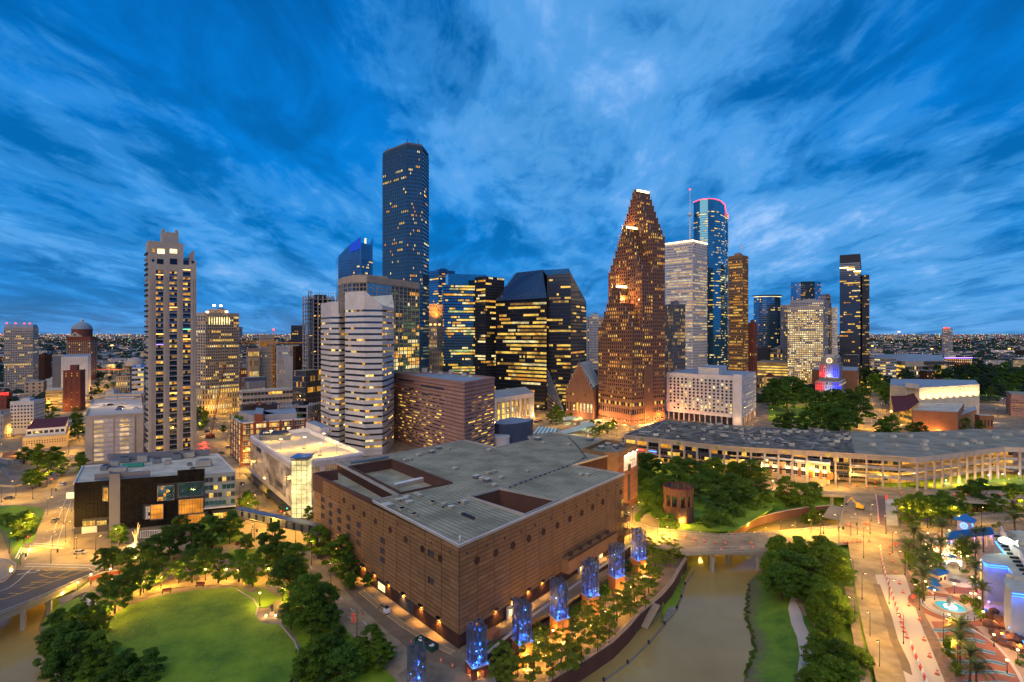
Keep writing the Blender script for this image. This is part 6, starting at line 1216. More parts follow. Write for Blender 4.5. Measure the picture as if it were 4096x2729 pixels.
for i in range(2):
 p,q=P[i],P[i+1];d=q-p;ln=d.length;d/=ln;nn=Vector((d.y,-d.x));a=math.atan2(d.y,d.x);bays=5 if i else 4;rows=7
 for r in range(rows):
  for c in range(bays):
   for k in range(4):
    x=p+d*(ln*(c+.12+.76*(k+.5)/4)/bays)+nn*.15;z=1.5+r*4.1+1.9;it.append(((x.x,x.y,z),(ln*.76/bays/4-.18,.12,2.7),a,R.choice(['lit_amber','lit_yellow','lit_dim','glass_room','lit_pale'])if R.random()<.7 else 'glass_room'))
   x=p+d*(ln*(c+.5)/bays)+nn*.2;fr.box((x.x,x.y,1.5+r*4.1+.4),(ln*.8/bays,.4,.25),'stone_white',a);fr.box((x.x,x.y,1.5+r*4.1+1.9),(ln*.76/bays,.2,.12),'stone_white',a)
   for k in range(5):x=p+d*(ln*(c+.12+.76*k/4)/bays)+nn*.2;fr.box((x.x,x.y,1.5+r*4.1+1.9),(.14,.25,2.8),'stone_white',a)
 for c in range(bays+1):x=p+d*ln*c/bays+nn*.4;fr.box((x.x,x.y,zb/2),(1.3,.8,zb),'brick_red',a)
 x=p+d*ln/2+nn*.3;fr.box((x.x,x.y,zb-.3),(ln,.9,1),'stone_white',a)
fr.build('window_frame',root);pieces(root,'window_pane',it,280,off)
for(pts,z1_,m_,rf)in((((85,1200),(205,1195),(320,1215),(180,1235)),35,'stone_tan','roof_blue'),(((185,1235),(235,1240),(245,1200),(195,1195)),37,'brick_red','roof_blue'),(((250,1228),(450,1215),(440,1180),(240,1195)),35,'stone_grey','roof_blue')):
 MB(off).prism([gp(*S('B',x,y),zb).xy for x,y in pts],zb-.8,z1_,m_,rf).build('roof_plant_room',root)
for X,Y in((70,1215),(100,1225),(345,1218),(470,1205)):p=gp(*S('B',X,Y),zb);MB(off).lathe((p.x,p.y,zb),[(0,0),(1.6,.3),(1.9,1.6),(1.1,2.7),(0,3)],'leaf_green',8).build('roof_shrub',root)
P=rect((col('B',520),480),col('B',330),col('B',608),1);sk2=skel('construction_site','low dark concrete floors under construction behind the brick loft building',P,zat(row('B',1130),480),5.2)
P=rect((col('B',110),520),col('B',95),col('B',330),.6);b_=thing('construction_pit','dark unfinished floor slab with equipment around the crane foot','building under construction',(*P[1],0));MB(b_.location).prism(P,0,zat(row('B',1140),520),'wall_dark','wall_dark').build('slab',b_)
for i in range(26):
 c=P[1].lerp(P[2],R.random()).lerp(P[0].lerp(P[3],.5),R.random());z_=zat(row('B',1140),520);MB(b_.location).box((c.x,c.y,z_+1),(R.uniform(1,6),R.uniform(1,4),R.uniform(.6,2.5)),R.choice(['steel','concrete','orange_paint','wall_grey','brick_red']),R.random()*3).build('site_equipment',b_)
T('parking_deck','pale open parking deck in front of the unfinished tower','B',90,110,425,1045,640,.4,wall='stone_grey',cols=(3,14),rows=4,wf=.9,hf=.45,lit=.25,cap=30,roof='roof_pale',cat='parking garage',glass='glass_room',mech=False)
for nm,lb,a in(('mid_rise','tall narrow tan hotel block behind the orange crane',('B',215,222,300,690,900,.3,dict(wall='stone_buff',cols=(1,9),rows=16,wf=.3,hf=.4,lit=.08,crown=4,roof='roof_blue'))),('mid_rise','low brown block with lit rows left of the orange crane',('B',138,145,214,775,880,.4,dict(wall='precast_pink',cols=(1,8),rows=4,wf=.5,hf=.4,lit=.3))),('mid_rise','cream block right of the orange crane',('B',325,330,405,760,950,.4,dict(wall='stone_white',cols=(1,8),rows=9,wf=.3,hf=.4,lit=.15,roof='roof_blue'))),('mid_rise','cream wing beside the unfinished tower',('B',400,405,462,752,1000,.4,dict(wall='stone_buff',cols=(1,6),rows=9,wf=.3,hf=.4,lit=.2))),('mid_rise','white blank block with green roof edge below the cream block',('B',370,375,430,825,800,.5,dict(wall='stone_white',cols=(0,0),roof='roof_green'))),('mid_rise','dark brown block squeezed against the unfinished tower',('B',428,445,492,760,760,.5,dict(wall='brick_dark',cols=(2,5),rows=11,wf=.3,hf=.5,lit=.15,roof='roof_blue'))),('mid_rise','dark glass block far behind the orange crane jib',('B',415,420,500,630,1300,.5,dict(wall='wall_dark',cols=(1,6),rows=20,wf=.7,hf=.5,lit=.15))),('low_block','yellow-lit low block left of the tan hotel block',('B',150,155,210,835,780,.5,dict(wall='wall_yellow',cols=(1,8),rows=4,wf=.5,hf=.5,lit=.6))),('low_block','pale stone block with lit ground floor near the crane',('B',325,330,372,830,730,.5,dict(wall='stone_white',cols=(1,4),rows=5,wf=.2,hf=.4,lit=.3,roof='roof_pale'))),('low_block','small slate building above the parking deck',('B',105,125,260,960,740,.5,dict(wall='wall_grey',cols=(1,8),rows=2,wf=.4,hf=.4,lit=.3,roof='roof_blue'))),('low_block','blue-roofed shed above the parking deck',('B',130,150,250,985,690,.4,dict(wall='stone_grey',cols=(1,7),rows=1,wf=.5,hf=.5,lit=.4,roof='blue_metal'))),('low_block','brown low building beside the tall apartment podium',('B',85,100,190,900,900,.4,dict(wall='brick_red',cols=(1,8),rows=3,wf=.4,hf=.4,lit=.3))),('low_block','black flat block between the black towers and the stepped tower',('C',695,705,772,912,760,.5,dict(wall='wall_dark',cols=(0,0)))),('mid_rise','white striped parking tower near the arena',('E',668,740,803,840,1000,.7,dict(wall='stone_grey',cols=(4,5),rows=10,wf=.9,hf=.45,lit=.7,cap=40,lits=['lit_pale','lit_yellow']))),('mid_rise','yellow-lit garage slice beside the tall blue tower',('E',636,640,670,842,1150,.5,dict(wall='stone_grey',cols=(1,4),rows=7,wf=.9,hf=.5,lit=.9))),('apartment_block','low apartment block outlined with violet roof light',('E',1080,1110,1280,838,1500,.4,dict(wall='brick_red',cols=(2,14),rows=5,wf=.5,hf=.5,lit=.5,lits=['lit_amber','lit_pale']))),('low_block','orange-lit stucco buildings at the right edge',('E',1530,1540,1640,850,1500,.4,dict(wall='wall_yellow',cols=(1,10),rows=3,wf=.4,hf=.5,lit=.5))),('low_block','white apartment rows in the distance on the right',('E',1395,1400,1545,785,2600,.4,dict(wall='stone_white',cols=(1,16),rows=4,wf=.4,hf=.5,lit=.3)))):
 f_,a0,a1,a2,yt,dd,asp,kw=a;T(nm,lb,f_,a0,a1,a2,yt,dd,asp,cat='building',mech=False,**kw)
vl=thing('roof_light_line','violet light line along the roof of the low apartment block','light strip',(*wd(col('E',1110),1498),zat(row('E',834),1498)));q=wd(col('E',1282),1505)-vl.location.xy;MB().tube((0,0,0),(*q,0),1.2,'glow_violet',n=4).build('strip',vl)
T('apartment_tower','lone apartment tower with red roof lights on the far right horizon','E',1092,1128,1158,650,2700,.8,wall='stone_grey',cols=(9,8),rows=22,wf=.55,hf=.5,lit=.4,cat='apartment tower');p=wd(col('E',1120),2700);rb=thing('roof_beacon','row of red lights on the lone far apartment tower','beacon',(*p,zat(row('E',646),2700)));MB().box((0,0,0),(26,3,5),'glow_red').build('lamp_row',rb)
P=[wd(col('E',640),1250),wd(col('E',860),1080),wd(col('E',1108),1120),wd(col('E',1090),1400),wd(col('E',700),1450)];ar=thing('arena','wide low arena with broad blue-grey roof and lit glass side','arena',(*P[1],0));zz=zat(row('E',858),1080)
b=MB(ar.location);b.prism(P,0,zz,'stone_buff','roof_blue');c=sum(P,Vector((0,0)))/5;b.add([(*p,zz+.2)for p in P]+[(c.x,c.y,zz+9)],[(i,(i+1)%5,5)for i in range(5)],'roof_blue');b.build('wall_and_roof',ar)
pieces(ar,'window',face_windows(P[1],P[2],2,zz-8,22,3,.7,.6,.8,'glass_dark',inset=.3,lits=['lit_yellow','lit_pale'])+face_windows(P[0],P[1],2,zz-6,14,4,.9,.5,.8,'glass_dark',inset=.3,lits=['lit_yellow']),60,ar.location);x=P[1].lerp(P[2],.5);MB(ar.location).box((x.x,x.y-1,zz-3.5),((P[2]-P[1]).length,1,6),'wall_dark').build('sign_band',ar)
zt_=21;P=[gp(*S('E',x,y),zt_).xy for x,y in((905,1160),(1200,1165),(1210,1140),(1005,1130))]
root=thing('brick_theatre','orange-lit brick theatre volume with glass lobby at its left corner','theatre',(*P[0],0));off=root.location.copy();P[0]=gp(*S('E',908,1162),zt_).xy;P[1]=gp(*S('E',1190,1175),zt_).xy;MB(off).prism([P[0],P[1],gp(*S('E',1230,1120),zt_).xy,gp(*S('E',960,1115),zt_).xy],0,zt_,'brick_orange','roof_pale').build('wall',root)
bl=[];d=(P[1]-P[0]);
for c in range(14):
 for r in range(9):x=P[0]+d*(c+.5)/14+Vector((0,-.15));bl.append(((x.x,x.y,.3+r*2.25+1.1),(d.length/14-.08,.2,2.15),math.atan2(d.y,d.x),'brick_orange'))
pieces(root,'brick_panel',bl,126,off)
q=[gp(*S('E',x,y),0).xy for x,y in((1190,1290),(1310,1240),(1300,1215),(1200,1230))];MB(off).prism(q,0,14,'brick_orange','roof_blue').build('side_block',root)
g0,g1=gp(*S('E',830,1240),0).xy,gp(*S('E',902,1262),0).xy;b=MB(off);b.prism([g0,g1,g1+Vector((4,22)),g0+Vector((4,22))],0,19,'lit_dim','terracotta');b.build('glass_lobby',root);pieces(root,'lobby_pane',face_windows(g0,g1,3,19,6,5,.88,.88,.5,'glass_dark',inset=.2,lits=['lit_amber','lit_dim']),40,off)
root2=thing('stage_house','long white theatre wall glowing with warm floodlight behind the brick volume','theatre',(*wd(col('E',945),610),0));P=[wd(col('E',948),600),wd(col('E',1325),640),wd(col('E',1300),700),wd(col('E',770),720),wd(col('E',765),640),wd(col('E',860),612)];zs_=zat(row('E',1022),600);MB(root2.location).prism(P,0,zs_,'hobby_wall','roof_blue').build('wall',root2)
q=[gp(*S('E',x,y),zs_+5).xy for x,y in((860,990),(950,1000),(950,980),(880,973))];MB(root2.location).prism(q,zs_,zs_+5,'stone_white','roof_blue').build('roof_plant_room',root2);it=[]
dd=P[1]-P[0]
for i in range(12):x=P[0]+dd*(i+.5)/12;it.append(((x.x,x.y-.2,zs_/2+4),(dd.length/12-.15,.3,zs_-8),math.atan2(dd.y,dd.x),'hobby_wall'))
pieces(root2,'wall_panel',it,20,root2.location)
for i in range(9):x=P[0]+dd*(i+.5)/9;lamp(root2,(x.x+1,x.y-7,zt_+1.5),15000,(1,.68,.30),.6,'SPOT','floodlight',(0,.55,1),120)
lamp(root2,(*wd(col('E',900),585),26),6000,(1,.75,.4),.6)
b=MB();rr=thing('folded_roof','dark red folded canopy roof jutting left over the theatre entrance','roof',(0,0,0));qa=[gp(*S('E',x,y),z)for x,y,z in((765,1040,25),(895,1025,32),(948,1108,27),(830,1132,22),(788,1173,19),(880,1160,21))]
dn=Vector((0,0,-.7));b.add(qa+[p+dn for p in qa],[(0,1,2,3),(0,3,4),(3,2,5,4),(6,9,8,7),(6,10,9),(9,10,11,8),(0,4,10,6),(4,5,11,10),(0,6,7,1),(1,7,8,2),(2,8,11,5)],'terracotta');b.build('roof_sheet',rr);it=MB()
for t in(.1,.3,.5,.7,.9):p=qa[0].lerp(qa[4],t);it.tube((p.x+2,p.y+3,p.z-.8),(p.x+7,p.y+8,0),.5,'stone_buff')
it.build('raking_column',rr)
for X,Y in((800,1190),(840,1255)):p=at('E',X,Y);lamp(rr,p+Vector((0,4,3)),9000,(1,.58,.2),.5)
for X in(950,1010,1070,1130,1180):p=at('E',X,1310);fl=thing('ground_lamp','warm ground floodlight in the hedge before the orange brick theatre wall, %s from left'%od((X-945)//58),'lamp',p,group='theatre wall lamps');MB().box((0,0,.5),(.8,.6,.6),'glow_warm').build('lamp_glass',fl);lamp(fl,p+Vector((0,-1,1.2)),5200,(1,.5,.14),.4)
T('brick_annex','small low brick annex with bright entrance lights right of the theatre','E',1300,1330,1412,1195,545,.9,wall='brick_orange',cols=(1,4),rows=1,wf=.4,hf=.4,lit=.8,cat='building',roof='roof_pale',mech=False)
for X in(1350,1388):p=at('E',X,1236);fl=thing('entrance_lamp','bright white entrance lamp on the low brick annex, %s one'%('left' if X==1350 else 'right'),'lamp',p+Vector((0,-1,4)));MB().box((0,0,0),(1,.5,.6),'glow_white').build('lamp_glass',fl);lamp(fl,p+Vector((0,-1.6,3.6)),3500,(1,.8,.45),.4)
T('parking_garage','pink brick garage with yellow-lit openings at the right edge','E',1497,1530,1800,1065,640,2.2,wall='precast_pink',cols=(8,12),rows=6,wf=.86,hf=.34,lit=1.2,cap=60,base=5,crown=5,dep=.6,cat='parking garage',lits=['lit_amber','lit_dim'],mech=False)
for i in range(3):
 p=at('E',1068+i*28,1302);fp=thing('flagpole','white flagpole with hanging flag before the brick theatre, %s from left'%od(i),'flagpole',p,group='flagpoles');b=MB();b.tube((0,0,0),(0,0,20),.14,'white_paint');b.build('pole',fp);b=MB();b.add([(.1,0,19.5),(1.2,.2,18.4),(.9,.4,14.5),(.1,0,16)],[(0,1,2,3)],'brick_red');b.add([(.12,.1,19.5),(1.25,.3,18.4),(.95,.5,14.5),(.12,.1,16)],[(3,2,1,0)],'blue_metal');b.build('flag',fp)
R.seed(51);ZB=20.0;mat('brass',(.5,.38,.08),rough=.4,metal=.5)
front=[gp(x,y,ZB)for x,y in((2500,1739),(2897,1783),(3400,1812),(3665,1830),(3800,1815),(4016,1787),(4140,1792))];back=[gp(x,y,ZB)for x,y in((4180,1725),(3907,1716),(3614,1732),(3400,1728),(3016,1708),(2655,1680))]
root=thing('entertainment_hall','very long flat-roofed hall with lattice fascia and yellow-lit terraces','hall',(*front[2].xy,0));off=root.location.copy();b=MB(off)
sp=3420;split_f=gp(sp,1813,ZB);split_b=gp(3400,1728,ZB)
b.prism([p.xy for p in front[:3]]+[split_f.xy,split_b.xy,back[4].xy,back[5].xy],ZB-3.4,ZB,'stone_buff','roof_tar');b.prism([split_f.xy]+[p.xy for p in front[3:]]+[p.xy for p in back[:3]]+[split_b.xy],ZB-3.4,ZB+.05,'stone_buff','roof_grey');b.build('roof',root)
inset=[]
FB_=[p.xy for p in front];BB_=[p.xy for p in back]
fin_=[]
for i,p in enumerate(FB_):fin_.append(p+Vector((.6 if i<1 else 0,12 if i<3 else 16)))
wl=MB(off);wl.prism(fin_+[p+Vector((0,-3))for p in BB_],0,ZB-3.4,'stone_buff');wl.build('wall',root)
w_=[];sl=[];cl=[];fr=MB(off);litmat('terrace_glow',(1,.50,.07),1.0,scale=.3,lo=.45)
for i in range(6):
 p,q=fin_[i],fin_[i+1];n=max(2,round((q-p).length/9));ww=face_windows(p,q,1,ZB-4,n*3,3,.93,.72,.62 if i>1 else .35,'glass_room',inset=.15,run=.5,lits=['terrace_glow','terrace_glow','lit_yellow','lit_amber']);w_+=ww
 p,q=FB_[i],FB_[i+1];d=q-p;ln=d.length;d/=ln;nn=Vector((d.y,-d.x));a=math.atan2(d.y,d.x);n=max(2,round(ln/8.5))
 for c in range(n):
  x=p+d*ln*(c+.5)/n+nn*.15;bw2=ln/n
  if i<3:
   star=(c%3==1)and i<2
   fr.box((x.x,x.y,ZB-.4),(bw2,.5,.7),'stone_buff',a);fr.box((x.x,x.y,ZB-3.1),(bw2,.5,.6),'stone_buff',a);e=p+d*ln*c/n+nn*.2;fr.box((e.x,e.y,ZB-1.7),(.8,.6,3.3),'stone_buff',a)
   if not star:
    for s in(-1,1):fr.tube((x.x-d.x*bw2*.44+nn.x*.2,x.y-d.y*bw2*.44+nn.y*.2,ZB-1.75-s*.9),(x.x+d.x*bw2*.44+nn.x*.2,x.y+d.y*bw2*.44+nn.y*.2,ZB-1.75+s*.9),.12,'stone_tan',n=4)
   else:
    xx=x+nn*.3;sb=MB(off);sb.tube((xx.x,xx.y,ZB-1.75),(xx.x+nn.x*.2,xx.y+nn.y*.2,ZB-1.75),1.25,'brass',n=16);
    sv=[];
    for k in range(10):rr_=1.0 if k%2==0 else .42;an=math.pi/2+k*math.pi/5;sv.append((xx.x+nn.x*.28+d.x*rr_*math.cos(an),xx.y+nn.y*.28+d.y*rr_*math.cos(an),ZB-1.75+rr_*math.sin(an)))
    sb.add(sv+[(xx.x+nn.x*.3,xx.y+nn.y*.3,ZB-1.75)],[(k,(k+1)%10,10)for k in range(10)],'roof_green');sb.build('star_medallion',root)
  else:fr.box((x.x,x.y,ZB-1.7),(bw2-.25,.4,3.0),'stone_tan',a)
  e=p+d*ln*c/n+nn*.6;cl.append(((e.x,e.y,(ZB-3.4)/2),(1.1 if i<2 else .9,1.1,ZB-3.4),a,'stone_tan'))
 for z in(5.8,11.2):
  x=p+d*ln*.5-nn*6;sl.append(((x.x,x.y,z),(ln,11 if i>1 else 7,.5),a,'stone_grey'));x=p+d*ln*.5-nn*.8;sl.append(((x.x,x.y,z+.9),(ln,.12,1.1),a,'glass_dark' if i<2 else 'stone_grey'))
fr.build('lattice_fascia',root);pieces(root,'window',w_,260,off);pieces(root,'terrace_slab',sl,40,off);pieces(root,'column',cl,90,off)
for i in range(2,6):
 p,q=FB_[i],FB_[i+1];n=max(2,round((q-p).length/14))
 for c in range(n):
  for z in(3.5,9.5,14.5):x=p.lerp(q,(c+.5)/n)+Vector((0,5));lamp(root,(x.x,x.y,z),650 if z>4 else 1100,(1,.52,.10),.5)
for t in(.1,.3,.55,.75,.93):
 for z in(4,10):x=FB_[0].lerp(FB_[1],t)+Vector((0,5));lamp(root,(x.x,x.y,z),700,(1,.5,.12),.5)
for t in(.06,.2,.34):x=FB_[1].lerp(FB_[2],t)+Vector((0,5));lamp(root,(x.x,x.y,8),2600,(1,.60,.2),.5)
R.seed(5)
for k in range(120):
 t,s=R.random(),R.random()**.8;p=FB_[0].lerp(FB_[1],t*2)if t<.5 else FB_[1].lerp(FB_[2],t*2-1);q=BB_[5].lerp(BB_[4],t*2)if t<.5 else BB_[4].lerp(BB_[3],t*2-1);c=p.lerp(q,.06+.9*s);sz=R.choice((1.2,1.6,2.2,3))
 b=MB(off)
 if k%6==0:b.box((c.x,c.y,ZB+.08),(R.uniform(3,9),R.uniform(2,6),.12),'roof_pale',-.15)
 else:b.box((c.x,c.y,ZB+sz*.32),(sz*1.2,sz,sz*.6),R.choice(['roof_pale','concrete','steel']),-.15);b.box((c.x,c.y,ZB+sz*.62+.1),(sz*.7,sz*.7,.2),'dark_metal',-.15)
 b.build('rooftop_unit' if k%6 else 'roof_patch',root)
for X,Y in((655,1385),(803,1390),(652,1328),(787,1333),(990,1362),(978,1385),(990,1412),(1145,1387),(1097,1322),(1205,1317),(1288,1362),(1235,1378),(1383,1300),(1430,1340),(1510,1320),(1585,1302),(890,1330),(1330,1375)):
 p=at('E',X,Y,ZB);b=MB(off);b.box((p.x,p.y,ZB+.9),(3,2.6,1.7),'roof_pale',.2);b.box((p.x,p.y,ZB+1.85),(2,1.6,.3),'concrete',.2);b.build('rooftop_unit',root)
b=MB(off)
for a0,a1 in(((235,683),(600,545)),((1390,680),(1550,615)),((1140,650),(1390,680)),((1990,820),(2090,660)),((440,690),(600,565))):
 p,q=at('V',*a0,ZB),at('V',*a1,ZB);b.tube(p+Vector((0,0,.3)),q+Vector((0,0,.3)),.3,'concrete',n=4)
b.build('roof_kerb',root)
for lbl,X,Y,w2,m_,tx in(('red neon sign under the left end of the long hall',395,833,6.5,'glow_red','REVENTION'),('blue sign board under the long hall next to the red neon',505,845,8,'glow_blue','BLVD'),('yellow sign with dark letters beside the dark balcony bar',735,865,7,'lit_yellow','HOUSTON'),):
 p=at('V',X,Y,8.5);d_=(FB_[1]-FB_[0]);sg=thing('neon_sign',lbl,'sign',(p.x,p.y+3,8.5),math.atan2(d_.y,d_.x));MB().box((0,0,0),(w2,.4,2.2),'wall_dark' if m_!='lit_yellow' else m_).build('sign_board',sg);MB().box((0,-.3,.2 if m_!='glow_blue' else 0),(w2*.8,.1,.9 if m_!='glow_blue' else .4),m_ if m_!='lit_yellow' else 'poster_ink').build('lit_strip',sg)
 if m_!='lit_yellow':lamp(sg,sg.location+Vector((0,-2,0)),1200,(1,.1,.08)if m_=='glow_red' else(.1,.25,1),.4)
x=FB_[0].lerp(FB_[1],.86)+Vector((0,-.3));b=MB(off);d_=FB_[1]-FB_[0];b.box((x.x,x.y,12.5),(27,.5,3),'wall_dark',math.atan2(d_.y,d_.x));b.box((x.x,x.y,7),(27,.5,1.2),'dark_metal',math.atan2(d_.y,d_.x));b.build('bar_balcony',root)
P=[gp(*S('V',x,y),0).xy for x,y in((1545,1085),(2165,1150))];P[0]=gp(*S('V',1520,1075),0).xy;d=(P[1]-P[0]).normalized();nn=Vector((d.y,-d.x));a=math.atan2(d.y,d.x);ln=(P[1]-P[0]).length;bk=[P[1]-nn*9,P[0]-nn*9]
root=thing('street_building','cream and brick two-storey building warmly lit along the road','building',(*P[0],0));off=root.location.copy();zc2=13.2;MB(off).prism([P[0],P[1]]+bk,0,zc2,'wall_yellow','roof_blue').build('wall',root);b=MB(off)
for i,(p,q)in enumerate(((P[0],P[1]),(P[1],bk[0]),(bk[0],bk[1]),(bk[1],P[0]))):para(V3(p),V3(q),zc2-.8,zc2+.5+i*.003,.6,'white_paint',b)
b.build('cornice',root);it=[];fr=MB(off);pn=MB(off)
def sV(X):t=(col('V',X)-CX)/FOC;return(t*P[0].y-P[0].x)/(d.x-t*d.y)
for X in(1574,1646,1769,1841,1915,2042,2115):
 s=sV(X)
 for z in(10.2,5.4):
  for kx in(-.6,.6):
   for kz in(-.68,.68):x=P[0]+d*(s+kx)+nn*.18;it.append(((x.x,x.y,z+kz),(1.08,.12,1.25),a,'glass_room'))
  x=P[0]+d*s+nn*.1;fr.box((x.x,x.y,z-1.45),(2.8,.3,.2),'white_paint',a);fr.box((x.x,x.y,z+1.45),(2.8,.3,.2),'white_paint',a)
 x=P[0]+d*s+nn*.5;b=MB(off);b.box((x.x,x.y,7.7),(2.8,.9,.9),'cloth_white',a);b.build('awning',root);lamp(root,(x.x+nn.x*1.2,x.y+nn.y*1.2,8.6),420,(1,.6,.25),.2)
for X in(1605,1700,1805,1878,1985,2080,2160):x=P[0]+d*sV(X)+nn*.08;pn.box((x.x,x.y,5.6),(2.1 if X<2150 else 4,.22,5.2),'brick_orange',a)
pn.build('brick_panel',root);fr.build('window_trim',root);pieces(root,'window_pane',it,60,off)
rc=at('V',740,1490,-1);rc=gp(S('V',738,0)[0],2078,0);rd=6.9;zR=17.0;tw=thing('brick_folly','round roofless brick tower with tall openings among the park trees','tower',rc);b=MB();n=12;it=[]
rc0=rc
for i in range(n):
 a=2*math.pi*i/n;c=Vector((math.cos(a)*rd,math.sin(a)*rd));ww=2*rd*math.tan(math.pi/n)
 it.append(((c.x,c.y,zR-1.8),(ww,.8,3.6),a+math.pi/2,'brick_purple'));it.append(((c.x,c.y,3.5),(ww,.8,9),a+math.pi/2,'brick_purple'))
 a2=a+math.pi/n;c2=Vector((math.cos(a2)*rd*1.01,math.sin(a2)*rd*1.01));it.append(((c2.x,c2.y,zR/2-.4),(1.2 if i%2 else 1.9,.95,zR-.4),a2+math.pi/2,'brick_purple'))
pieces(tw,'brick_wall_segment',it,40);b=MB()
for i in range(n):
 a=2*math.pi*(i+.5)/n;c=Vector((math.cos(a)*rd*.90,math.sin(a)*rd*.90));b.tube((c.x,c.y,zR-6),(c.x,c.y,zR+.2),.16,'roof_green');c3=Vector((math.cos(a+.2)*rd*.9,math.sin(a+.2)*rd*.9));b.tube((c.x,c.y,zR-5),(c3.x,c3.y,zR-7),.14,'roof_green')
b.lathe((0,0,zR-.1),[(rd+.5,0),(rd+.5,.4),(rd-.5,.4),(rd-.5,0)],'terracotta',12);b.build('green_bracing',tw)
for i,(pts,lb)in enumerate(((((20,250),(60,300),(140,300),(240,280),(330,262),(360,300)),'curved low wall of the sunken plaza left of the black building'),(((0,190),(60,205),(140,200),(150,170),(90,155),(20,165)),'round dark pavilion edge near the far left crossing'),(((0,340),(90,345),(145,335)),'low yellow railing wall at the left edge'))):
 P_=[at('a',*q)for q in pts];root=thing('plaza_wall',lb,'low wall',P_[0])
 b=MB(P_[0])
 for p,q in zip(P_[:-1],P_[1:]):para(p,q,0,3.2 if i<2 else 1,1,'wall_grey' if i<2 else 'wall_yellow',b)
 b.build('wall',root)
P_=[at('a',x,y)for x,y in((15,195),(20,165),(70,152),(130,160),(140,190),(80,205))];rp=thing('plaza_pavilion','low dark round pavilion on the plaza near the left edge','pavilion',P_[0]);MB(P_[0]).prism(P_,0,4,'wall_yellow','brick_purple').build('wall',rp)
def light_tower(p,zped,ztop,i):
 nm=['cut by the bottom edge, on the street corner','nearest the brown theatre corner','third of the row along the theatre terrace','middle one, before the theatre terrace box','fifth of the row, below the long ledge','sixth of the row, beside the balconies','farthest, next to the curved bridge'][i]
 root=thing('light_tower','openwork metal column lit blue inside, %s'%nm,'light tower',(p.x,p.y,p.z),.5 if i!=0 else .35,group='blue light towers');hz=zped-p.z;H_=ztop-zped;b=MB()
 if i==1:
  for sx2 in(-1,1):
   for sy2 in(-1,1):b.box((sx2*1.75,sy2*1.75,hz/2),(1.3,1.3,hz),'brick_red')
  b.box((0,0,hz-.5),(4.8,4.8,1),'brick_red')
 else:b.box((0,0,hz/2),(4.4,4.4,hz),'brick_orange');b.box((0,-2.21,hz*.55),(.3,.1,hz*.5),'wall_dark')
 b.build('brick_pedestal',root);MB().box((0,0,hz+.12),(5.0,5.0,.26),'stone_grey').build('cap',root);it=[];rr=random.Random(i)
 for cx_,cy_ in((-1.25,-1.25),(1.25,-1.25),(-1.25,1.25),(1.25,1.25)):
  fb=MB();s=.85;hh=H_*rr.uniform(.9,1.0)
  for ax in(-s,s):
   for ay in(-s,s):fb.box((cx_+ax,cy_+ay,hz+hh/2),(.14,.14,hh),'steel')
  zz=hz
  while zz<hz+hh:
   for ax,ay,w2,d2 in((0,-s,1.7,.1),(0,s,1.7,.1),(-s,0,.1,1.7),(s,0,.1,1.7)):fb.box((cx_+ax,cy_+ay,zz),(w2,d2,.12),'steel')
   zz+=.62
  fb.build('lattice_mast',root)
  for side in range(4):
   zz=hz+.3
   while zz<hz+hh-.6:
    h2=rr.uniform(.4,1.5)
    if rr.random()<.62:
     u=rr.uniform(-.35,.35);w2=rr.uniform(.5,1.1);pos=[(u,-s-.06),(s+.06,u),(u,s+.06),(-s-.06,u)][side];it.append(((cx_+pos[0],cy_+pos[1],zz+h2/2),(w2,.05,h2),0 if side%2==0 else math.pi/2,'cut_panel'))
    zz+=h2+.12
 pieces(root,'cut_metal_panel',it,70);lb=MB()
 for k in range(24):lb.box((rr.uniform(-1.9,1.9),rr.uniform(-1.9,1.9),hz+.3+H_*rr.random()**2.2*.9),(.18,.18,.22),'glow_blue' if k%4 else 'glow_cyan')
 lb.build('blue_lamp',root)
 for k,(x,y,z,pw)in enumerate(((0,0,1.2,900),(0,0,5,420),(0,0,9,160),(-1.9,-2.3,.8,350),(2.3,-1.9,.8,350))):lamp(root,(0,0,0),pw,(.02,.14,1),.3).location=(x,y,hz+z)
 if i!=1:
  fl=lamp(root,(0,0,0),1500,(1,.52,.12),.3);fl.location=(-.5,-4,.8)
  MB().box((-.5,-3.9,.3),(.5,.4,.4),'glow_warm').build('pedestal_lamp',root)
 else:lamp(root,(0,0,0),500,(1,.5,.12),.2).location=(0,0,1.2)
mat('cut_panel',(.13,.14,.18),rough=.4,metal=.5,rnd=.3)
for i,(X,Yt)in enumerate(((100,1345),(480,1195),(765,1055),(1000,925),(1197,805),(1362,700),(1500,605))):
 zt=15.0;p=at('c',X,Yt,zt);light_tower(Vector((p.x,p.y+1.2,0 if i<2 else-3.9)),1.2 if i==0 else 3.2 if i==1 else 2.4,zt,i)
cp=gp(1094,1633,0);zt=zat(row('B',660),cp.y);tc_=thing('tower_crane','orange tower crane with red light on its tip, between apartment tower and white banded tower','crane',cp);b=MB()
for sx2 in(-2,2):
 for sy2 in(-2,2):b.box((sx2,sy2,(zt-18)/2),(.5,.5,zt-18),'orange_paint')
k=0
while k*4<zt-22:z=k*4;b.tube((-2,-2,z),(2,-2,z+4),.22,'orange_paint',n=4);b.tube((2,2,z),(2,-2,z+4),.22,'orange_paint',n=4);b.box((0,0,z),(4.2,4.2,.3),'orange_paint');k+=1
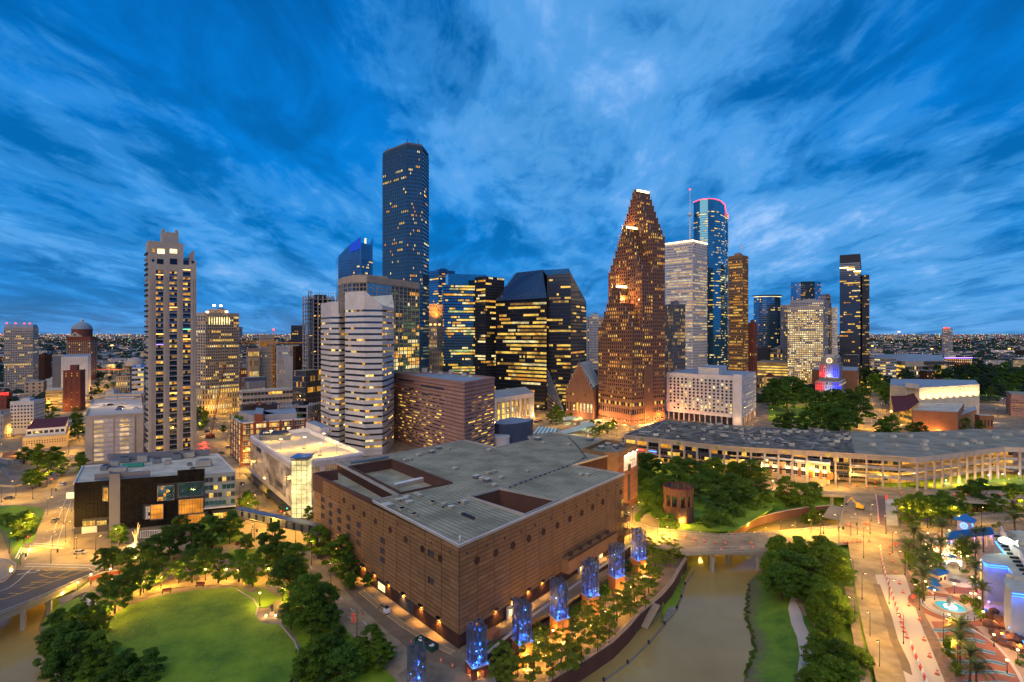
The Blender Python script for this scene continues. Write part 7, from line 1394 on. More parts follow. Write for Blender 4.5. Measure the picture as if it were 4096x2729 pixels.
b.build('mast',tc_);b=MB();zj=zat(row('B',740),cp.y);b.tube((-46,-6,zj),(0,0,zj),1.0,'orange_paint',n=4);b.tube((-46,-6,zj+2.5),(0,0,zj+3),.5,'orange_paint',n=4);b.box((-12,0,zj-2),(9,3,4),'orange_paint');b.build('counter_jib',tc_);b=MB();b.tube((0,0,zj),(52,20,zj),.9,'orange_paint',n=4);b.tube((0,0,zt),(60,24,zj+6),.2,'dark_metal',n=4);b.tube((0,0,zt),(-40,-5,zj+2),.2,'dark_metal',n=4);b.build('jib',tc_);b=MB();b.tube((0,0,zj),(0,0,zt),.8,'orange_paint',.3,n=4);b.build('tower_head',tc_);MB().box((0,0,zt+.6),(2,2,1.6),'glow_red').build('beacon',tc_)
mp2=at('A',1320,1335);mc=thing('mobile_crane','red crawler crane with tall lattice boom beside the tallest tan tower','crane',mp2);b=MB();tp_=Vector((10,6,zat(row('A',880),mp2.y+6)))
for o1 in((-1,0),(1,0),(0,1)):b.tube((o1[0],o1[1],3),(tp_.x+o1[0]*.5,tp_.y+o1[1]*.5,tp_.z),.16,'brick_red',n=4)
for i in range(26):t0,t1=i/26,(i+1)/26;s=1 if i%2 else-1;b.tube(Vector((s,0,3)).lerp(tp_,t0),Vector((-s,0,3)).lerp(tp_,t1),.1,'brick_red',n=4)
b.build('boom',mc);b=MB();b.box((0,0,2.2),(6,4,2.4),'brick_red');b.box((0,-2,.6),(6,1,1.2),'dark_metal');b.box((0,2,.6),(6,1,1.2),'dark_metal');b.build('cab_and_tracks',mc)
ex=thing('excavator','yellow excavator parked on the concrete bridge','excavator',at('e',578,485),.9);b=MB();b.box((-1.1,0,.5),(.7,4,1),'dark_metal');b.box((1.1,0,.5),(.7,4,1),'dark_metal');b.build('track',ex);b=MB();b.box((0,0,1.9),(2.9,3.6,1.6),'yellow_paint');b.box((-.8,.9,3),(1.2,1.6,1.4),'yellow_paint');b.build('cab',ex);b=MB();b.tube((0,1.5,2.6),(0,4.2,5.6),.35,'yellow_paint');b.tube((0,4.2,5.6),(0,6.2,2.4),.28,'yellow_paint');b.box((0,6.3,1.8),(1.2,1,1),'dark_metal');b.build('arm',ex)
ex=thing('mini_digger','small white digger by the dirt strip beside the theatre wall','excavator',at('b',1172,1140),.6,scale=.75);b=MB();b.box((0,0,.4),(2.2,3.2,.8),'dark_metal');b.build('track',ex);b=MB();b.box((0,0,1.7),(2.2,2.8,1.7),'white_paint');b.box((0,.3,2.8),(1.6,1.6,.8),'glass_black');b.build('cab',ex);b=MB();b.tube((0,1.2,1.6),(-1.5,3.2,3.4),.25,'dark_metal');b.tube((-1.5,3.2,3.4),(-2.6,4.2,1),.2,'dark_metal');b.build('arm',ex)
du=thing('dumpster','long dark green skip full of black bags beside the dirt strip','skip',at('b',1420,1345),math.radians(-40));b=MB();
for x,y,w2,d2 in((0,-1.3,8,.15),(0,1.3,8,.15),(-4,0,.15,2.6),(4,0,.15,2.6)):b.box((x,y,.95),(w2,d2,1.5),'roof_green_dark')
wallmat('roof_green_dark',(.02,.07,.045));b.box((0,0,.3),(8,2.6,.3),'roof_green_dark');b.build('skip_body',du);b=MB();rr=random.Random(4)
for i in range(26):b.lathe((rr.uniform(-3.4,3.4),rr.uniform(-.9,.9),1.0),[(0,0),(.55,.2),(.5,.6),(0,.8)],'wall_dark' if i%6 else 'cloth_white',6)
b.build('rubbish',du)
tkp=[(1010,1000),(1150,1120),(1300,1230),(1450,1320),(1590,1390)];bk_=thing('temporary_track','ladder-like wooden trench boards laid along the theatre wall','trench boards',at('b',1000,985));it=[]
for(a0,a1)in zip(tkp[:-1],tkp[1:]):
 p,q=at('b',*a0),at('b',*a1);d_=q-p
 for i in range(16):c=p.lerp(q,(i+.5)/16);it.append(((c.x,c.y,.3),(.25,2.0,.16),math.atan2(d_.y,d_.x)+.05,'wall_yellow'))
 for s in(-1,1):c=(p+q)/2+Vector((-d_.y,d_.x,0)).normalized()*s;it.append(((c.x,c.y,.22),(d_.length,.18,.12),math.atan2(d_.y,d_.x),'wall_yellow'))
pieces(bk_,'board',it,80,bk_.location)
hx=thing('planter_box','brown utility box on the terrace near the first blue tower','utility box',at('c',587,1285,.8));MB().box((0,0,1.2),(3.4,2.6,2.4),'brick_orange',.8).build('cabinet',hx)
b=MB();tr_=slab('terrace_planting',[at('c',x,y,.95)for x,y in((380,1350),(420,1380),(700,1250),(960,1120),(1330,880),(1330,840),(1180,920),(900,1080),(640,1230))],1.0,-.2,'earth')
def barrel():
 r=thing('traffic_barrel','x','traffic barrel');b=MB();b.lathe((0,0,.06),[(.0,0),(.36,0),(.34,.32),(.31,.33),(.30,.5),(.29,.51)],'cone_orange',10);b.lathe((0,0,.74),[(.26,0),(.24,.2),(.1,.32),(0,.34)],'cone_orange',10);b.lathe((0,0,0),[(.0,0),(.5,0),(.5,.08),(0,.1)],'dark_metal',8);b.build('body',r);MB().lathe((0,0,.5),[(.295,0),(.27,.26)],'cloth_white',10).build('reflective_band',r);return r
mat('cone_orange',(.75,.12,.02),rough=.5);proto=barrel();first=True
def clone(o,parent=None):
 c=o.copy();link(c);c.parent=parent
 for ch in o.children:clone(ch,c)
 return c
def place(proto,used,loc,rz=0,scale=1,label=None,group=None):
 o=proto if not used else clone(proto);o.location=loc;o.rotation_euler=(0,0,rz);o.scale=(scale,)*3 if not isinstance(scale,tuple)else scale
 if label:o['label']=label
 if group:o['group']=group
 return o
u=False
for i,(X,Y)in enumerate(((112,537),(114,593),(132,655),(157,740),(186,818),(213,885),(257,983),(339,1092),(372,1245),(414,1371),(471,1502))):place(proto,u,at('Q',X,Y+8),0,1.25,'orange barrel %s from the top in the right-hand line on the new concrete lane'%od(i),'barrels on the new lane');u=True
for i,(X,Y)in enumerate(((201,1110),(211,1148),(222,1182),(241,1226))):place(proto,u,at('Q',X,Y+8),0,1.3,'orange barrel in the gap between the two red-white barriers, %s from the top'%od(i),'barrels between the barriers')
for i,(X,Y)in enumerate(((694,655),(755,672),(813,685),(880,695),(945,700),(1049,733),(1108,698),(1118,727),(920,740))):place(proto,u,at('d',X,Y+5),0,1.35,'orange barrel on the curved bridge over the muddy water, %s in order from the left'%od(i),'barrels on the curved bridge')
for i,(X,Y)in enumerate(((935,392),(933,408),(1020,412),(1095,395),(1167,393),(1242,397),(836,388),(1460,393),(500,340),(622,345),(675,345),(672,318),(555,338))):place(proto,u,at('e',X,Y+4),0,1.5,'small orange barrel on the back road beyond the bushes, %s placed'%od(i),'barrels on the back road')
for i,(X,Y)in enumerate(((635,685),(525,690),(560,688),(580,690),(475,692),(500,694),(613,575),(630,578),(500,585),(520,588))):place(proto,u,at('e',X,Y+3),0,1.3,'orange barrel at the crossing by the excavator bridge, %s placed'%od(i),'barrels at the crossing')
for i,(X,Y)in enumerate(((1325,1320),(1513,1437),(1585,1470))):place(proto,u,at('b',X,Y+5),0,1.1,'orange barrel near the green skip, %s from the left'%od(i),'barrels near the skip')
bp_=thing('barrier_block','x','traffic barrier');b=MB();b.prism([(-.95,-.3),(.95,-.3),(.95,.3),(-.95,.3)],0,.35,'cloth_white');b.prism([(-.95,-.13),(.95,-.13),(.95,.13),(-.95,.13)],.35,1.05,'cloth_white');b.build('plastic_body',bp_)
bq_=thing('barrier_block','x','traffic barrier');mat('barrier_red',(.6,.05,.02),rough=.5);b=MB();b.prism([(-.95,-.3),(.95,-.3),(.95,.3),(-.95,.3)],0,.35,'barrier_red');b.prism([(-.95,-.13),(.95,-.13),(.95,.13),(-.95,.13)],.35,1.05,'barrier_red');b.build('plastic_body',bq_);used=[0,0]
for li,(f,pts,lb)in enumerate((('Q',((40,545),(55,650),(75,740),(120,880),(160,1000),(192,1085)),'long line down the road'),('Q',((268,1278),(320,1405),(355,1490),(400,1600)),'line near the bottom edge'),('e',((676,398),(688,470),(695,575)),'short line by the excavator'))):
 P_=[at(f,*q)for q in pts];L_=sum((P_[i+1]-P_[i]).length for i in range(len(P_)-1));n=int(L_/2.0);k=0
 for i in range(len(P_)-1):
  d_=P_[i+1]-P_[i];m=max(1,int(d_.length/2.0))
  for j in range(m):
   c=P_[i].lerp(P_[i+1],(j+.5)/m);r_=k%2;pr_=bq_ if r_ else bp_;place(pr_,used[r_],(c.x,c.y,.06),math.atan2(d_.y,d_.x),1,'%s block, %s from the top of the %s'%('red' if r_ else 'white',od(k),lb),'red and white barrier blocks');used[r_]=1;k+=1
for i,(f,X,Y)in enumerate((('Q',157,560),('Q',288,970),('e',745,425),('Q',86,205))):
 p=at(f,X,Y);s=thing('warning_sign','red diamond roadworks sign on a thin stand, %s'%['at the top of the paved strip','halfway down the new concrete lane','at the far end of the red lane','small one near the back road'][i],'sign',p);MB().tube((0,0,0),(0,0,1.6),.06,'dark_metal').build('stand',s);b=MB();b.box((0,-.05,2.3),(1.25,.06,1.25),'glow_sign',tilt=(math.radians(45),'Y'));mat('glow_sign',(.7,.06,.02),emit=(1,.06,.02),es=.5);b.build('sign_plate',s)
def car(m='white_paint'):
 r=thing('parked_car','x','car');b=MB();b.prism([(-2.2,-.88),(2.15,-.88),(2.25,0),(2.15,.88),(-2.2,.88)],.32,.92,m);b.build('body',r)
 b=MB();v=[(-1.7,-.8,.92),(1.1,-.8,.92),(1.1,.8,.92),(-1.7,.8,.92),(-1.2,-.66,1.42),(.45,-.66,1.42),(.45,.66,1.42),(-1.2,.66,1.42)];b.add(v,[(0,1,5,4),(1,2,6,5),(2,3,7,6),(3,0,4,7)],'glass_black');b.add(v[4:],[(0,1,2,3)],m);b.build('cabin',r)
 for x in(-1.4,1.35):
  for y in(-.85,.85):MB().tube((x,y-.1,.33),(x,y+.1,.33),.33,'wall_dark',n=10).build('wheel',r)
 for y in(-.6,.6):MB().box((2.2,y,.65),(.1,.35,.16),'cloth_white').build('headlight',r);MB().box((-2.2,y,.7),(.06,.35,.16),'barrier_red').build('taillight',r)
 return r
zr_=zg-1.2
for i,(f,X,Y,z,m,rz,lb)in enumerate((('W',995,905,zr_,'white_paint',2.5,'white car parked alone on the white garage roof, far left'),('W',1065,898,zr_,'wall_dark',1.2,'dark car parked second from left on the white garage roof'),('W',1178,893,zr_,'white_paint',1.2,'white car at the back wall of the white garage roof'),('W',1165,920,zr_,'wall_dark',.2,'dark car in the middle pair on the white garage roof'),('W',1152,942,zr_,'blue_metal',.2,'blue car in the middle pair on the white garage roof'),('W',1318,930,zr_,'white_paint',.1,'cream car nearest the right edge of the white garage roof'),('B',265,1310,29.4,'white_paint',.3,'white pickup-like car on the perforated garage upper level'),('B',378,1300,26,'wall_dark',.8,'dark car at the back of the yellow-lit deck'),('C',385,1240,0,'wall_dark',.3,'dark car left of the striped canopies'),('C',412,1233,0,'brick_red',.3,'red car on the street left of the striped canopies'),('a',1515,705,0,'brick_red',.1,'red car stopped under the trees by the black building'),('A',1390,1435,0,'wall_grey',.1,'grey car near the crawler crane'))+tuple((f_,x_,y_,0,m_,r_,'%s car %s'%({'white_paint':'white','wall_dark':'black','brick_red':'red','blue_metal':'blue','wall_grey':'grey','stone_tan':'tan'}[m_],l_))for f_,x_,y_,m_,r_,l_ in(('A',1262,1330,'white_paint',1.2,'on the street right of the tallest tan tower'),('A',1300,1300,'wall_dark',1.3,'waiting left of the crawler crane'),('A',1420,1240,'stone_tan',.2,'in the lamp-lit lot behind the crane'),('A',1350,1220,'blue_metal',.4,'in the lamp-lit lot near the street trees'),('a',345,560,'wall_grey',1.9,'driving down the left street beside the black building'),('a',395,330,'white_paint',1.9,'far up the left street'),('a',60,420,'wall_dark',.1,'on the cross street at the left edge'),('a',505,762,'stone_tan',.05,'turning below the sculpture'),('b',455,590,'brick_red',.6,'under the skybridge'),('b',265,330,'wall_dark',2.2,'beside the perforated garage wall'),('b',300,420,'white_paint',2.2,'nearer the skybridge on the garage street'),('B',20,1400,'wall_grey',1.5,'at the left foot of the brick lofts'),('C',760,1345,'white_paint',.5,'behind the theatre roof edge on the street'),('C',930,1240,'wall_dark',.7,'at the corner of the stepped tower'),('C',1120,1240,'stone_tan',.7,'near the red signal rings'),('E',650,1150,'white_paint',1.4,'on the avenue left of the folded red roof'),('E',668,1215,'wall_dark',1.4,'lower on the avenue by the folded red roof'),('E',610,1020,'brick_red',1.4,'high on the avenue beside city hall'),('e',700,235,'wall_grey',.1,'in the lit opening under the long hall'),('e',560,245,'white_paint',.1,'left in the lit opening under the long hall')))):
 c=car(m);c.location=at(f,X,Y,z);c.rotation_euler=(0,0,rz);c['label']=lb;c.scale=(1.15,)*3
for i,(f,X,Y)in enumerate((('A',1290,1395),('A',1283,1370))):p=at(f,X,Y);bl=thing('tail_lights','red vehicle tail lights glowing beside the crawler crane, %s pair'%['lower','upper'][i],'lights',p+Vector((0,0,1)));MB().box((0,0,0),(2.2,.5,.8),'glow_red').build('lamp',bl);lamp(bl,p+Vector((0,-2,1.5)),3000,(1,.06,.03),.4)
for i,(pts,lb)in enumerate(((((365,1300),(400,1270),(525,1285),(510,1303)),'low green and white striped canopy, left one'),(((530,1290),(665,1262),(708,1285),(560,1306)),'large green and white striped canopy, near centre'),(((478,1210),(600,1207),(690,1221),(560,1222)),'thin green and white striped canopy at the back'),(((663,1232),(730,1236),(750,1268),(672,1268)),'small tilted green and white striped canopy, right one'))):
 q=[at('C',x,y,5)for x,y in pts];root=thing('striped_canopy',lb,'canopy',(*q[0].xy,0));off=root.location.copy();n=12
 for k in range(n):
  m_='cloth_green' if k%2 else 'cloth_white';P4=[q[0].lerp(q[1],k/n)if False else q[0].lerp(q[3],k/n),q[0].lerp(q[3],(k+1)/n),q[1].lerp(q[2],(k+1)/n),q[1].lerp(q[2],k/n)];P4=[P4[0]+Vector((0,0,-1)),P4[1]+Vector((0,0,-1)),P4[2]+Vector((0,0,1.2)),P4[3]+Vector((0,0,1.2))];b=MB(off);b.add(P4+[p+Vector((0,0,-.15))for p in P4],[(0,1,2,3),(7,6,5,4),(0,4,5,1),(2,6,7,3)],m_);b.build('canopy_stripe',root)
 b=MB(off)
 for p in q:b.tube((p.x,p.y,0),(p.x,p.y,5),.15,'white_paint')
 b.build('post',root);c=sum(q,Vector())/4;lamp(root,(c.x,c.y,3),3500,(.8,1,.75),.4)
def disc_(name,c,r0,r1,m,z,parent=None,n=40,ey=1):
 b=MB();b.add([(c.x+r*math.cos(6.2832*i/n),c.y+r*ey*math.sin(6.2832*i/n),z)for r in(r0,r1)for i in range(n)],[(i,(i+1)%n,n+(i+1)%n,n+i)for i in range(n)],m)if r0 else b.prism([(c.x+r1*math.cos(6.2832*i/n),c.y+r1*ey*math.sin(6.2832*i/n))for i in range(n)],z-.1,z,m)
 o=b.build(name,parent)
 if not parent:o['kind']='structure'
 return o
wallmat('plaza_red',(.25,.10,.07),scale=.8,rnd=.1);wallmat('plaza_tan',(.42,.30,.20),scale=.5);wallmat('wave_blue',(.05,.12,.24),scale=.5);wallmat('wave_teal',(.16,.30,.34),scale=.5)
slab('plaza',poly('Q',0,240,740,300,560,480,440,900,430,1300,600,1700,1300,1500,1800,700,1700,640,1568,440,1180,330,980,330,900),.05,-.4,'plaza_tan')
slab('plaza',poly('Q',0,425,1110,620,1105,760,1150,860,1240,960,1340,1060,1470,1140,1600,1250,1800,760,1800,640,1568,540,1330),.07,-.4,'plaza_red')
slab('plaza',poly('Q',0,600,840,700,850,830,870,800,900,560,900,520,860),.066,-.4,'plaza_red')
fc=at('Q',570,1008);disc_('fountain_paving',fc,0,12.0,'plaza_red',.08);disc_('fountain_paving',fc,0,8.6,'road_new',.09);disc_('fountain_paving',fc,7.6,8.0,'wave_blue',.10)
ft=thing('fountain','round fountain with turquoise glowing water and leaping fish sculpture','fountain',fc);b=MB();b.lathe((0,0,0),[(4.9,0),(4.9,.7),(4.3,.7),(4.3,.3)],'stone_buff',36);b.build('basin_rim',ft);b=MB();b.lathe((0,0,0),[(0,.42),(4.35,.42)],'pool_glow',36);b.build('water',ft);b=MB()
for a0 in(0,2.1,4.2):
 pr=None
 for k in range(7):t=k/6;q=Vector((math.cos(a0)*(.9-1.0*t+.6*t*t),math.sin(a0)*(.9-1.0*t+.6*t*t),.5+3.6*t));r=.12+.42*math.sin(math.pi*(.15+.8*t));b.tube(pr,q,pr_r,'steel',r,n=7)if pr is not None else 0;pr,pr_r=q,r
 b.box(q+Vector((0,0,.3)),(.9,.2,.25),'steel',a0)
b.build('leaping_fish',ft);b=MB()
for k in range(8):a=k*.785;b.lathe((1.5*math.cos(a),1.5*math.sin(a),.44),[(0,.5),(.3,.3),(.42,0)],'glow_white',8)
b.build('water_jet',ft);lamp(ft,fc+Vector((0,-1.6,1.3)),900,(1,.85,.55),.4);lamp(ft,fc+Vector((1.4,1.5,1.3)),500,(.6,1,.9),.4)
sc2=at('Q',605,802);disc_('star_paving',sc2,0,5.6,'road_new',.085);cs_=slab('star_inlay',[sc2+Vector((rr_*math.cos(a),rr_*math.sin(a),0))for k in range(16)for rr_,a in((2.7 if k%2==0 else 1.2,k*math.pi/8),)],.095,.0,'wave_blue');slab('star_inlay',[sc2+Vector((rr_*math.cos(a+.39),rr_*math.sin(a+.39),0))for k in range(16)for rr_,a in((1.9 if k%2==0 else .9,k*math.pi/8),)],.10,.0,'plaza_red')
for k in range(7):
 x0,y0=440+k*45,1150+k*78;x1,y1=760+k*75,1170+k*84
 for j,(m_,o0,o1)in enumerate((('wave_teal',0,9),('wave_blue',9,17),('wave_teal',17,26))):
  b=MB();vs=[];n=22
  for i in range(n+1):
   t=i/n;X=x0+(x1-x0)*t*1.0;Y=y0+(y1-y0)*t+13*math.sin(t*6.0+.6)
   for oo in(o0,o1):p=at('Q',X,Y+oo);vs.append((p.x,p.y,.078+j*.002))
  b.add(vs,[(2*i,2*i+1,2*i+3,2*i+2)for i in range(n)],m_);b.build('wave_inlay',kind='structure')
strip('plaza_edge',[at('Q',x,y)for x,y in((735,1170),(830,1225),(920,1290),(1000,1380),(1080,1500),(1140,1620))],.9,'road_new',.12)
ZA=13.5;wallmat('aqua_wall',(.22,.27,.38));b0=at('Q',1000,1100);root=thing('aquarium_building','curving white and blue building with neon-edged roofs in the lower right','building',(b0.x,b0.y,0));off=root.location.copy()
q1=[at('Q',x,y,ZA).xy for x,y in((806,618),(818,648),(850,664),(920,671),(1002,680),(1066,768),(1240,775),(1500,700),(1500,420),(1130,440),(905,432),(900,500),(985,590),(880,596),(830,600))]
b=MB(off);b.prism(q1,0,ZA,'aqua_wall','roof_pale');b.build('wall',root);b=MB(off)
for i,(p,q)in enumerate(zip(q1[:5],q1[1:6])):b.tube((p.x-.1,p.y-.35,ZA-.6),(q.x-.1,q.y-.35,ZA-.6),.17,'tube_blue',n=6);b.tube((p.x-.1,p.y-.4,ZA-1.3),(q.x-.1,q.y-.4,ZA-1.3),.12,'tube_blue',n=6)
p,q=at('Q',912,505,ZA+.3),at('Q',982,600,ZA+.3);b.tube(p,q,.25,'tube_blue',n=6);b.build('neon_tube',root)
for i in range(5):p=q1[i+1];lamp(root,(p.x-.8,p.y-1.2,ZA-1.2),260,(.03,.18,1),.3)
q2=[at('Q',x,y,15).xy for x,y in((986,770),(975,800),(985,830),(1030,872),(1127,884),(1300,910),(1500,900),(1500,760),(1090,755))];b=MB(off);b.prism(q2,0,15,'aqua_wall','roof_pale');b.build('wall',root);b=MB(off)
for p,q in zip(q2[3:6],q2[4:7]):b.tube((p.x,p.y-.4,14.2),(q.x,q.y-.4,14.2),.17,'tube_blue',n=6);b.tube((p.x,p.y-.4,13.4),(q.x,q.y-.4,13.4),.12,'tube_blue',n=6)
gq=[at('Q',x,y,3)for x,y in((1010,1160),(1050,1090),(1090,1060),(1140,1030))]
for p,q in zip(gq[:-1],gq[1:]):b.tube(p,q,.12,'tube_blue',n=6)
gq=[at('Q',x,y,1.5)for x,y in((1000,1160),(1060,1180),(1095,1215),(1127,1270),(1160,1330))]
for p,q in zip(gq[:-1],gq[1:]):b.tube(p,q,.12,'tube_blue',n=6)
b.build('neon_tube',root)
for p in(q2[4],q2[5]):lamp(root,(p.x,p.y-1.4,13),350,(.03,.18,1),.3)
lamp(root,(*(q2[3]+Vector((0,-1.5))),12),160,(.05,.25,1),.3)
b=MB(off);wv=[at('Q',x,y,ZA+2)for x,y in((955,405),(965,440),(1010,500),(1040,560),(1095,590),(1120,640),(1160,700),(1220,740))]
for p,q in zip(wv[:-1],wv[1:]):para(p,q,ZA-1,ZA+3,.5,'white_paint',b)
b.build('wavy_parapet',root)
for i in range(11):p=q1[3].lerp(q1[4],0).lerp(q1[11],0);t=i/10;p=at('Q',905,470,ZA).lerp(at('Q',1127,760,ZA),t);MB(off).box((p.x+1.2,p.y,ZA+.35),(2.6,.7,.7),'dark_metal',-.2).build('roof_fin',root)
for X,Y,s in((1085,470,4),(1110,520,3),(1060,800,2.5)):p=at('Q',X,Y,ZA+.5);MB(off).box((p.x,p.y,ZA+1.4),(s*1.5,s,2),'roof_pale',.1).build('rooftop_unit',root)
sgp=at('Q',1005,520,ZA+3);sg=thing('fish_sign','glowing pale green fish-shaped sign on the white roof wall','sign',sgp,-.75);b=MB();fish=[(-3.2,.2),(-2.4,1.1),(-1,1.5),(.8,1.1),(2,.4),(3.2,1.3),(3,0),(3.3,-1.2),(2,-.4),(.6,-1.2),(-1.2,-1.1),(-2.6,-.7)]
b.add([(x*.9,-.2,z+.8)for x,z in fish]+[(x*.9,.2,z+.8)for x,z in fish],[tuple(range(12)),tuple(range(23,11,-1))]+[(i,(i+1)%12,12+(i+1)%12,12+i)for i in range(12)],'sign_lit');b.build('sign_plate',sg);lamp(sg,sgp+Vector((-1,-2,1)),700,(.8,1,.7),.4)
bn=thing('round_balcony','stacked round balconies with yellow and blue light between the two white wings','balcony',at('Q',935,930));b=MB()
for z,m_ in((3.5,'lit_yellow'),(8.2,'lit_pale')):b.lathe((0,2,z),[(3.6,0),(4.6,.2),(4.8,1.3),(4.4,1.3),(4.3,.4),(0,.4)],'aqua_wall',20);b.lathe((0,3.4,z+.5),[(3,0),(3,2.8)],m_,16)
b.build('balcony_tier',bn);lamp(bn,bn.location+Vector((-1,-3,6)),900,(1,.75,.3),.3)
rk=thing('rock_garden','dark reddish artificial rocks with blue pools at the foot of the white building','rocks',at('Q',900,1180));b=MB();rr=random.Random(9)
for X,Y,r in((880,1150,2.2),(910,1210,2),(930,1260,1.8),(980,1290,1.6),(1040,1310,2),(1060,1260,2.4),(1010,1170,2.2),(960,1130,2.6),(870,1080,1.8),(900,1040,1.6),(1100,1180,2.6),(1040,1220,1.6),(1100,1330,2)):
 p=at('Q',X,Y)-rk.location;n=7;vs=[(p.x+r*rr.uniform(.7,1.2)*math.cos(a*.9),p.y+r*rr.uniform(.7,1.2)*math.sin(a*.9),z*r)for z in(0,.6)for a in range(n)]+[(p.x,p.y,r*1.1)];b.add(vs,[(i,(i+1)%n,n+(i+1)%n,n+i)for i in range(n)]+[(n+i,n+(i+1)%n,2*n)for i in range(n)],'brick_purple')
b.build('boulder',rk);
for pts in(((925,1215),(1020,1220),(1050,1290),(960,1280)),((800,1010),(850,1015),(860,1060),(810,1055))):o=slab('pool_water',poly('Q',0,*[c for p in pts for c in p]),.14,0,'pool_dim')if 'pool_dim' in M else(mat('pool_dim',(.02,.12,.3),rough=.1,emit=(.02,.2,.6),es=.35),slab('pool_water',poly('Q',0,*[c for p in pts for c in p]),.14,0,'pool_dim'))
for X,Y,c_ in((900,1110,(1,.35,.08)),(960,1200,(1,.4,.1)),(1078,1290,(1,.5,.1)),(770,830,(.15,.1,1)),(1090,1100,(.08,.15,1)),(860,960,(.15,.1,1))):p=at('Q',X,Y,1.5);lm=thing('garden_lamp','small %s garden lamp near the rocks by the white building, at %s'%('violet' if c_[0]<.5 else 'orange',{900:'the rock edge',960:'the small pool',1078:'the far right',770:'the palm trunks',1090:'the blue wall',860:'the round balconies'}[X]),'lamp',p);MB().box((0,0,0),(.5,.4,.5),'glow_violet' if c_[0]<.5 else 'glow_orange').build('lamp_glass',lm);lamp(lm,p+Vector((0,-.8,.8)),700,c_,.3)
pv=[at('Q',x,y,5).xy for x,y in((545,497),(905,450),(890,400),(520,438))];root=thing('pavilion','long blue metal roofed pavilion with lit violet arcade','pavilion',(*pv[0],0));off=root.location.copy();b=MB(off);r0,r1=at('Q',580,425,8),at('Q',870,395,8);vs=[(*p,5)for p in pv]+[tuple(r0),tuple(r1)];b.add(vs,[(0,1,5,4),(1,2,5),(2,3,4,5),(3,0,4),(3,2,1,0)],'blue_metal');b.build('roof',root);b=MB(off)
for i in range(24):p,q=Vector(vs[0]).lerp(Vector(vs[1]),i/23),Vector(vs[4]).lerp(Vector(vs[5]),i/23);b.tube(p+Vector((0,-.05,.1)),q+Vector((0,-.05,.1)),.08,'blue_metal',n=4)
b.build('roof_rib',root);it=[((*pv[0].lerp(pv[1],i/8)+Vector((0,.8)),2.5)[0:0]or((pv[0].lerp(pv[1],i/8)).x,(pv[0].lerp(pv[1],i/8)).y+.8,2.5),(.6,.6,5),0,'stone_white')for i in range(9)];pieces(root,'post',it,20,off)
for i in range(6):p=pv[0].lerp(pv[1],(i+.5)/6);lamp(root,(p.x,p.y+2,3.8),160,(.35,.12,1)if i%2 else(1,.45,.3),.3);MB(off).box((p.x,p.y-.1,4.3),(.5,.3,.4),'glow_violet').build('arcade_lamp',root)
tp=at('Q',708,440,5);tu=thing('turret','square turret with two lit portholes and blue pyramid roof on the pavilion','turret',(tp.x,tp.y+2,5),.75);b=MB();b.box((0,0,2.2),(5,5,6.4),'stone_tan');b.build('wall',tu);b=MB();b.add([(-3.8,-3.8,5.4),(3.8,-3.8,5.4),(3.8,3.8,5.4),(-3.8,3.8,5.4),(0,0,8)],[(0,1,4),(1,2,4),(2,3,4),(3,0,4),(3,2,1,0)],'blue_metal');b.build('roof',tu)
for rz in(0,1):b=MB();c=(0,-2.55,3.2)if rz==0 else(-2.55,0,3.2);dv=Vector((0,-1,0))if rz==0 else Vector((-1,0,0));c=Vector(c);b.tube(c,c+dv*.2,1.4,'glow_blue',n=18);b.tube(c+dv*.2,c+dv*.3,1.0,'stone_white',n=18);b.box(c+dv*.36,(.9 if rz==0 else .08,.08 if rz==0 else .9,.3),'glow_blue');b.build('porthole',tu)
b=None;um=thing('table_umbrella','x','umbrella');MB().tube((0,0,0),(0,0,2.6),.05,'white_paint').build('pole',um);MB().lathe((0,0,2.1),[(1.7,0),(1.6,.12),(0,.85)],'blue_metal',8).build('canopy',um);MB().lathe((0,0,0),[(0,.75),(.55,.75),(.55,.7),(0,.7)],'stone_white',10).build('table',um);u=0
for i,(X,Y,lb)in enumerate(((445,838,'upper of the three beside the kiosk garden'),(457,870,'middle of the three beside the kiosk garden'),(437,905,'lowest of the three beside the kiosk garden'),(520,765,'by the kiosk roof'),(578,552,'behind the sparkling lights'),(577,655,'in front of the sparkling lights, right'),(492,645,'in front of the sparkling lights, left'),(392,620,'left of the sparkling lights'))):place(um,u,at('Q',X,Y+6),i,1.15,'blue table umbrella, %s'%lb,'blue umbrellas');u=1
ks=thing('kiosk','small cream kiosk with arched window and blue roof near the palms','kiosk',at('Q',470,800),.4);MB().box((0,0,1.6),(5.5,4,3.2),'wall_yellow').build('wall',ks);MB().add([(-3.2,-2.5,3.2),(3.2,-2.5,3.2),(3.2,2.5,3.2),(-3.2,2.5,3.2),(-1,0,4.6),(1,0,4.6)],[(0,1,5,4),(1,2,5),(2,3,4,5),(3,0,4),(3,2,1,0)],'blue_metal').build('roof',ks);b=MB();b.box((-1.2,-2.05,1.6),(1.2,.1,1.3),'glass_room');b.box((1.2,-2.05,1.6),(1.2,.1,1.3),'glass_room');b.build('window',ks);lamp(ks,ks.location+Vector((0,-3,3)),350,(1,.6,.2),.3)
arp=at('Q',590,720);ag=thing('lit_arch','garden arch studded with pale green lights between two stone posts','arch',arp);b=MB();b.box((-3.6,0,1.8),(1.1,1.1,3.6),'stone_grey');b.box((3.8,0,2.2),(1.1,1.1,4.4),'stone_grey');b.build('post',ag);b=MB();b2=MB()
for i in range(13):a=math.pi*i/12;c=Vector((3*math.cos(a),0,2.0+1.9*math.sin(a)));b2.box(c,(.5,.35,.45),'glow_green' if i%2 else 'glow_white');
for i in range(12):a,c=math.pi*i/12,math.pi*(i+1)/12;b.tube((3.3*math.cos(a),.2,2+2.2*math.sin(a)),(3.3*math.cos(c),.2,2+2.2*math.sin(c)),.2,'stone_grey',n=5)
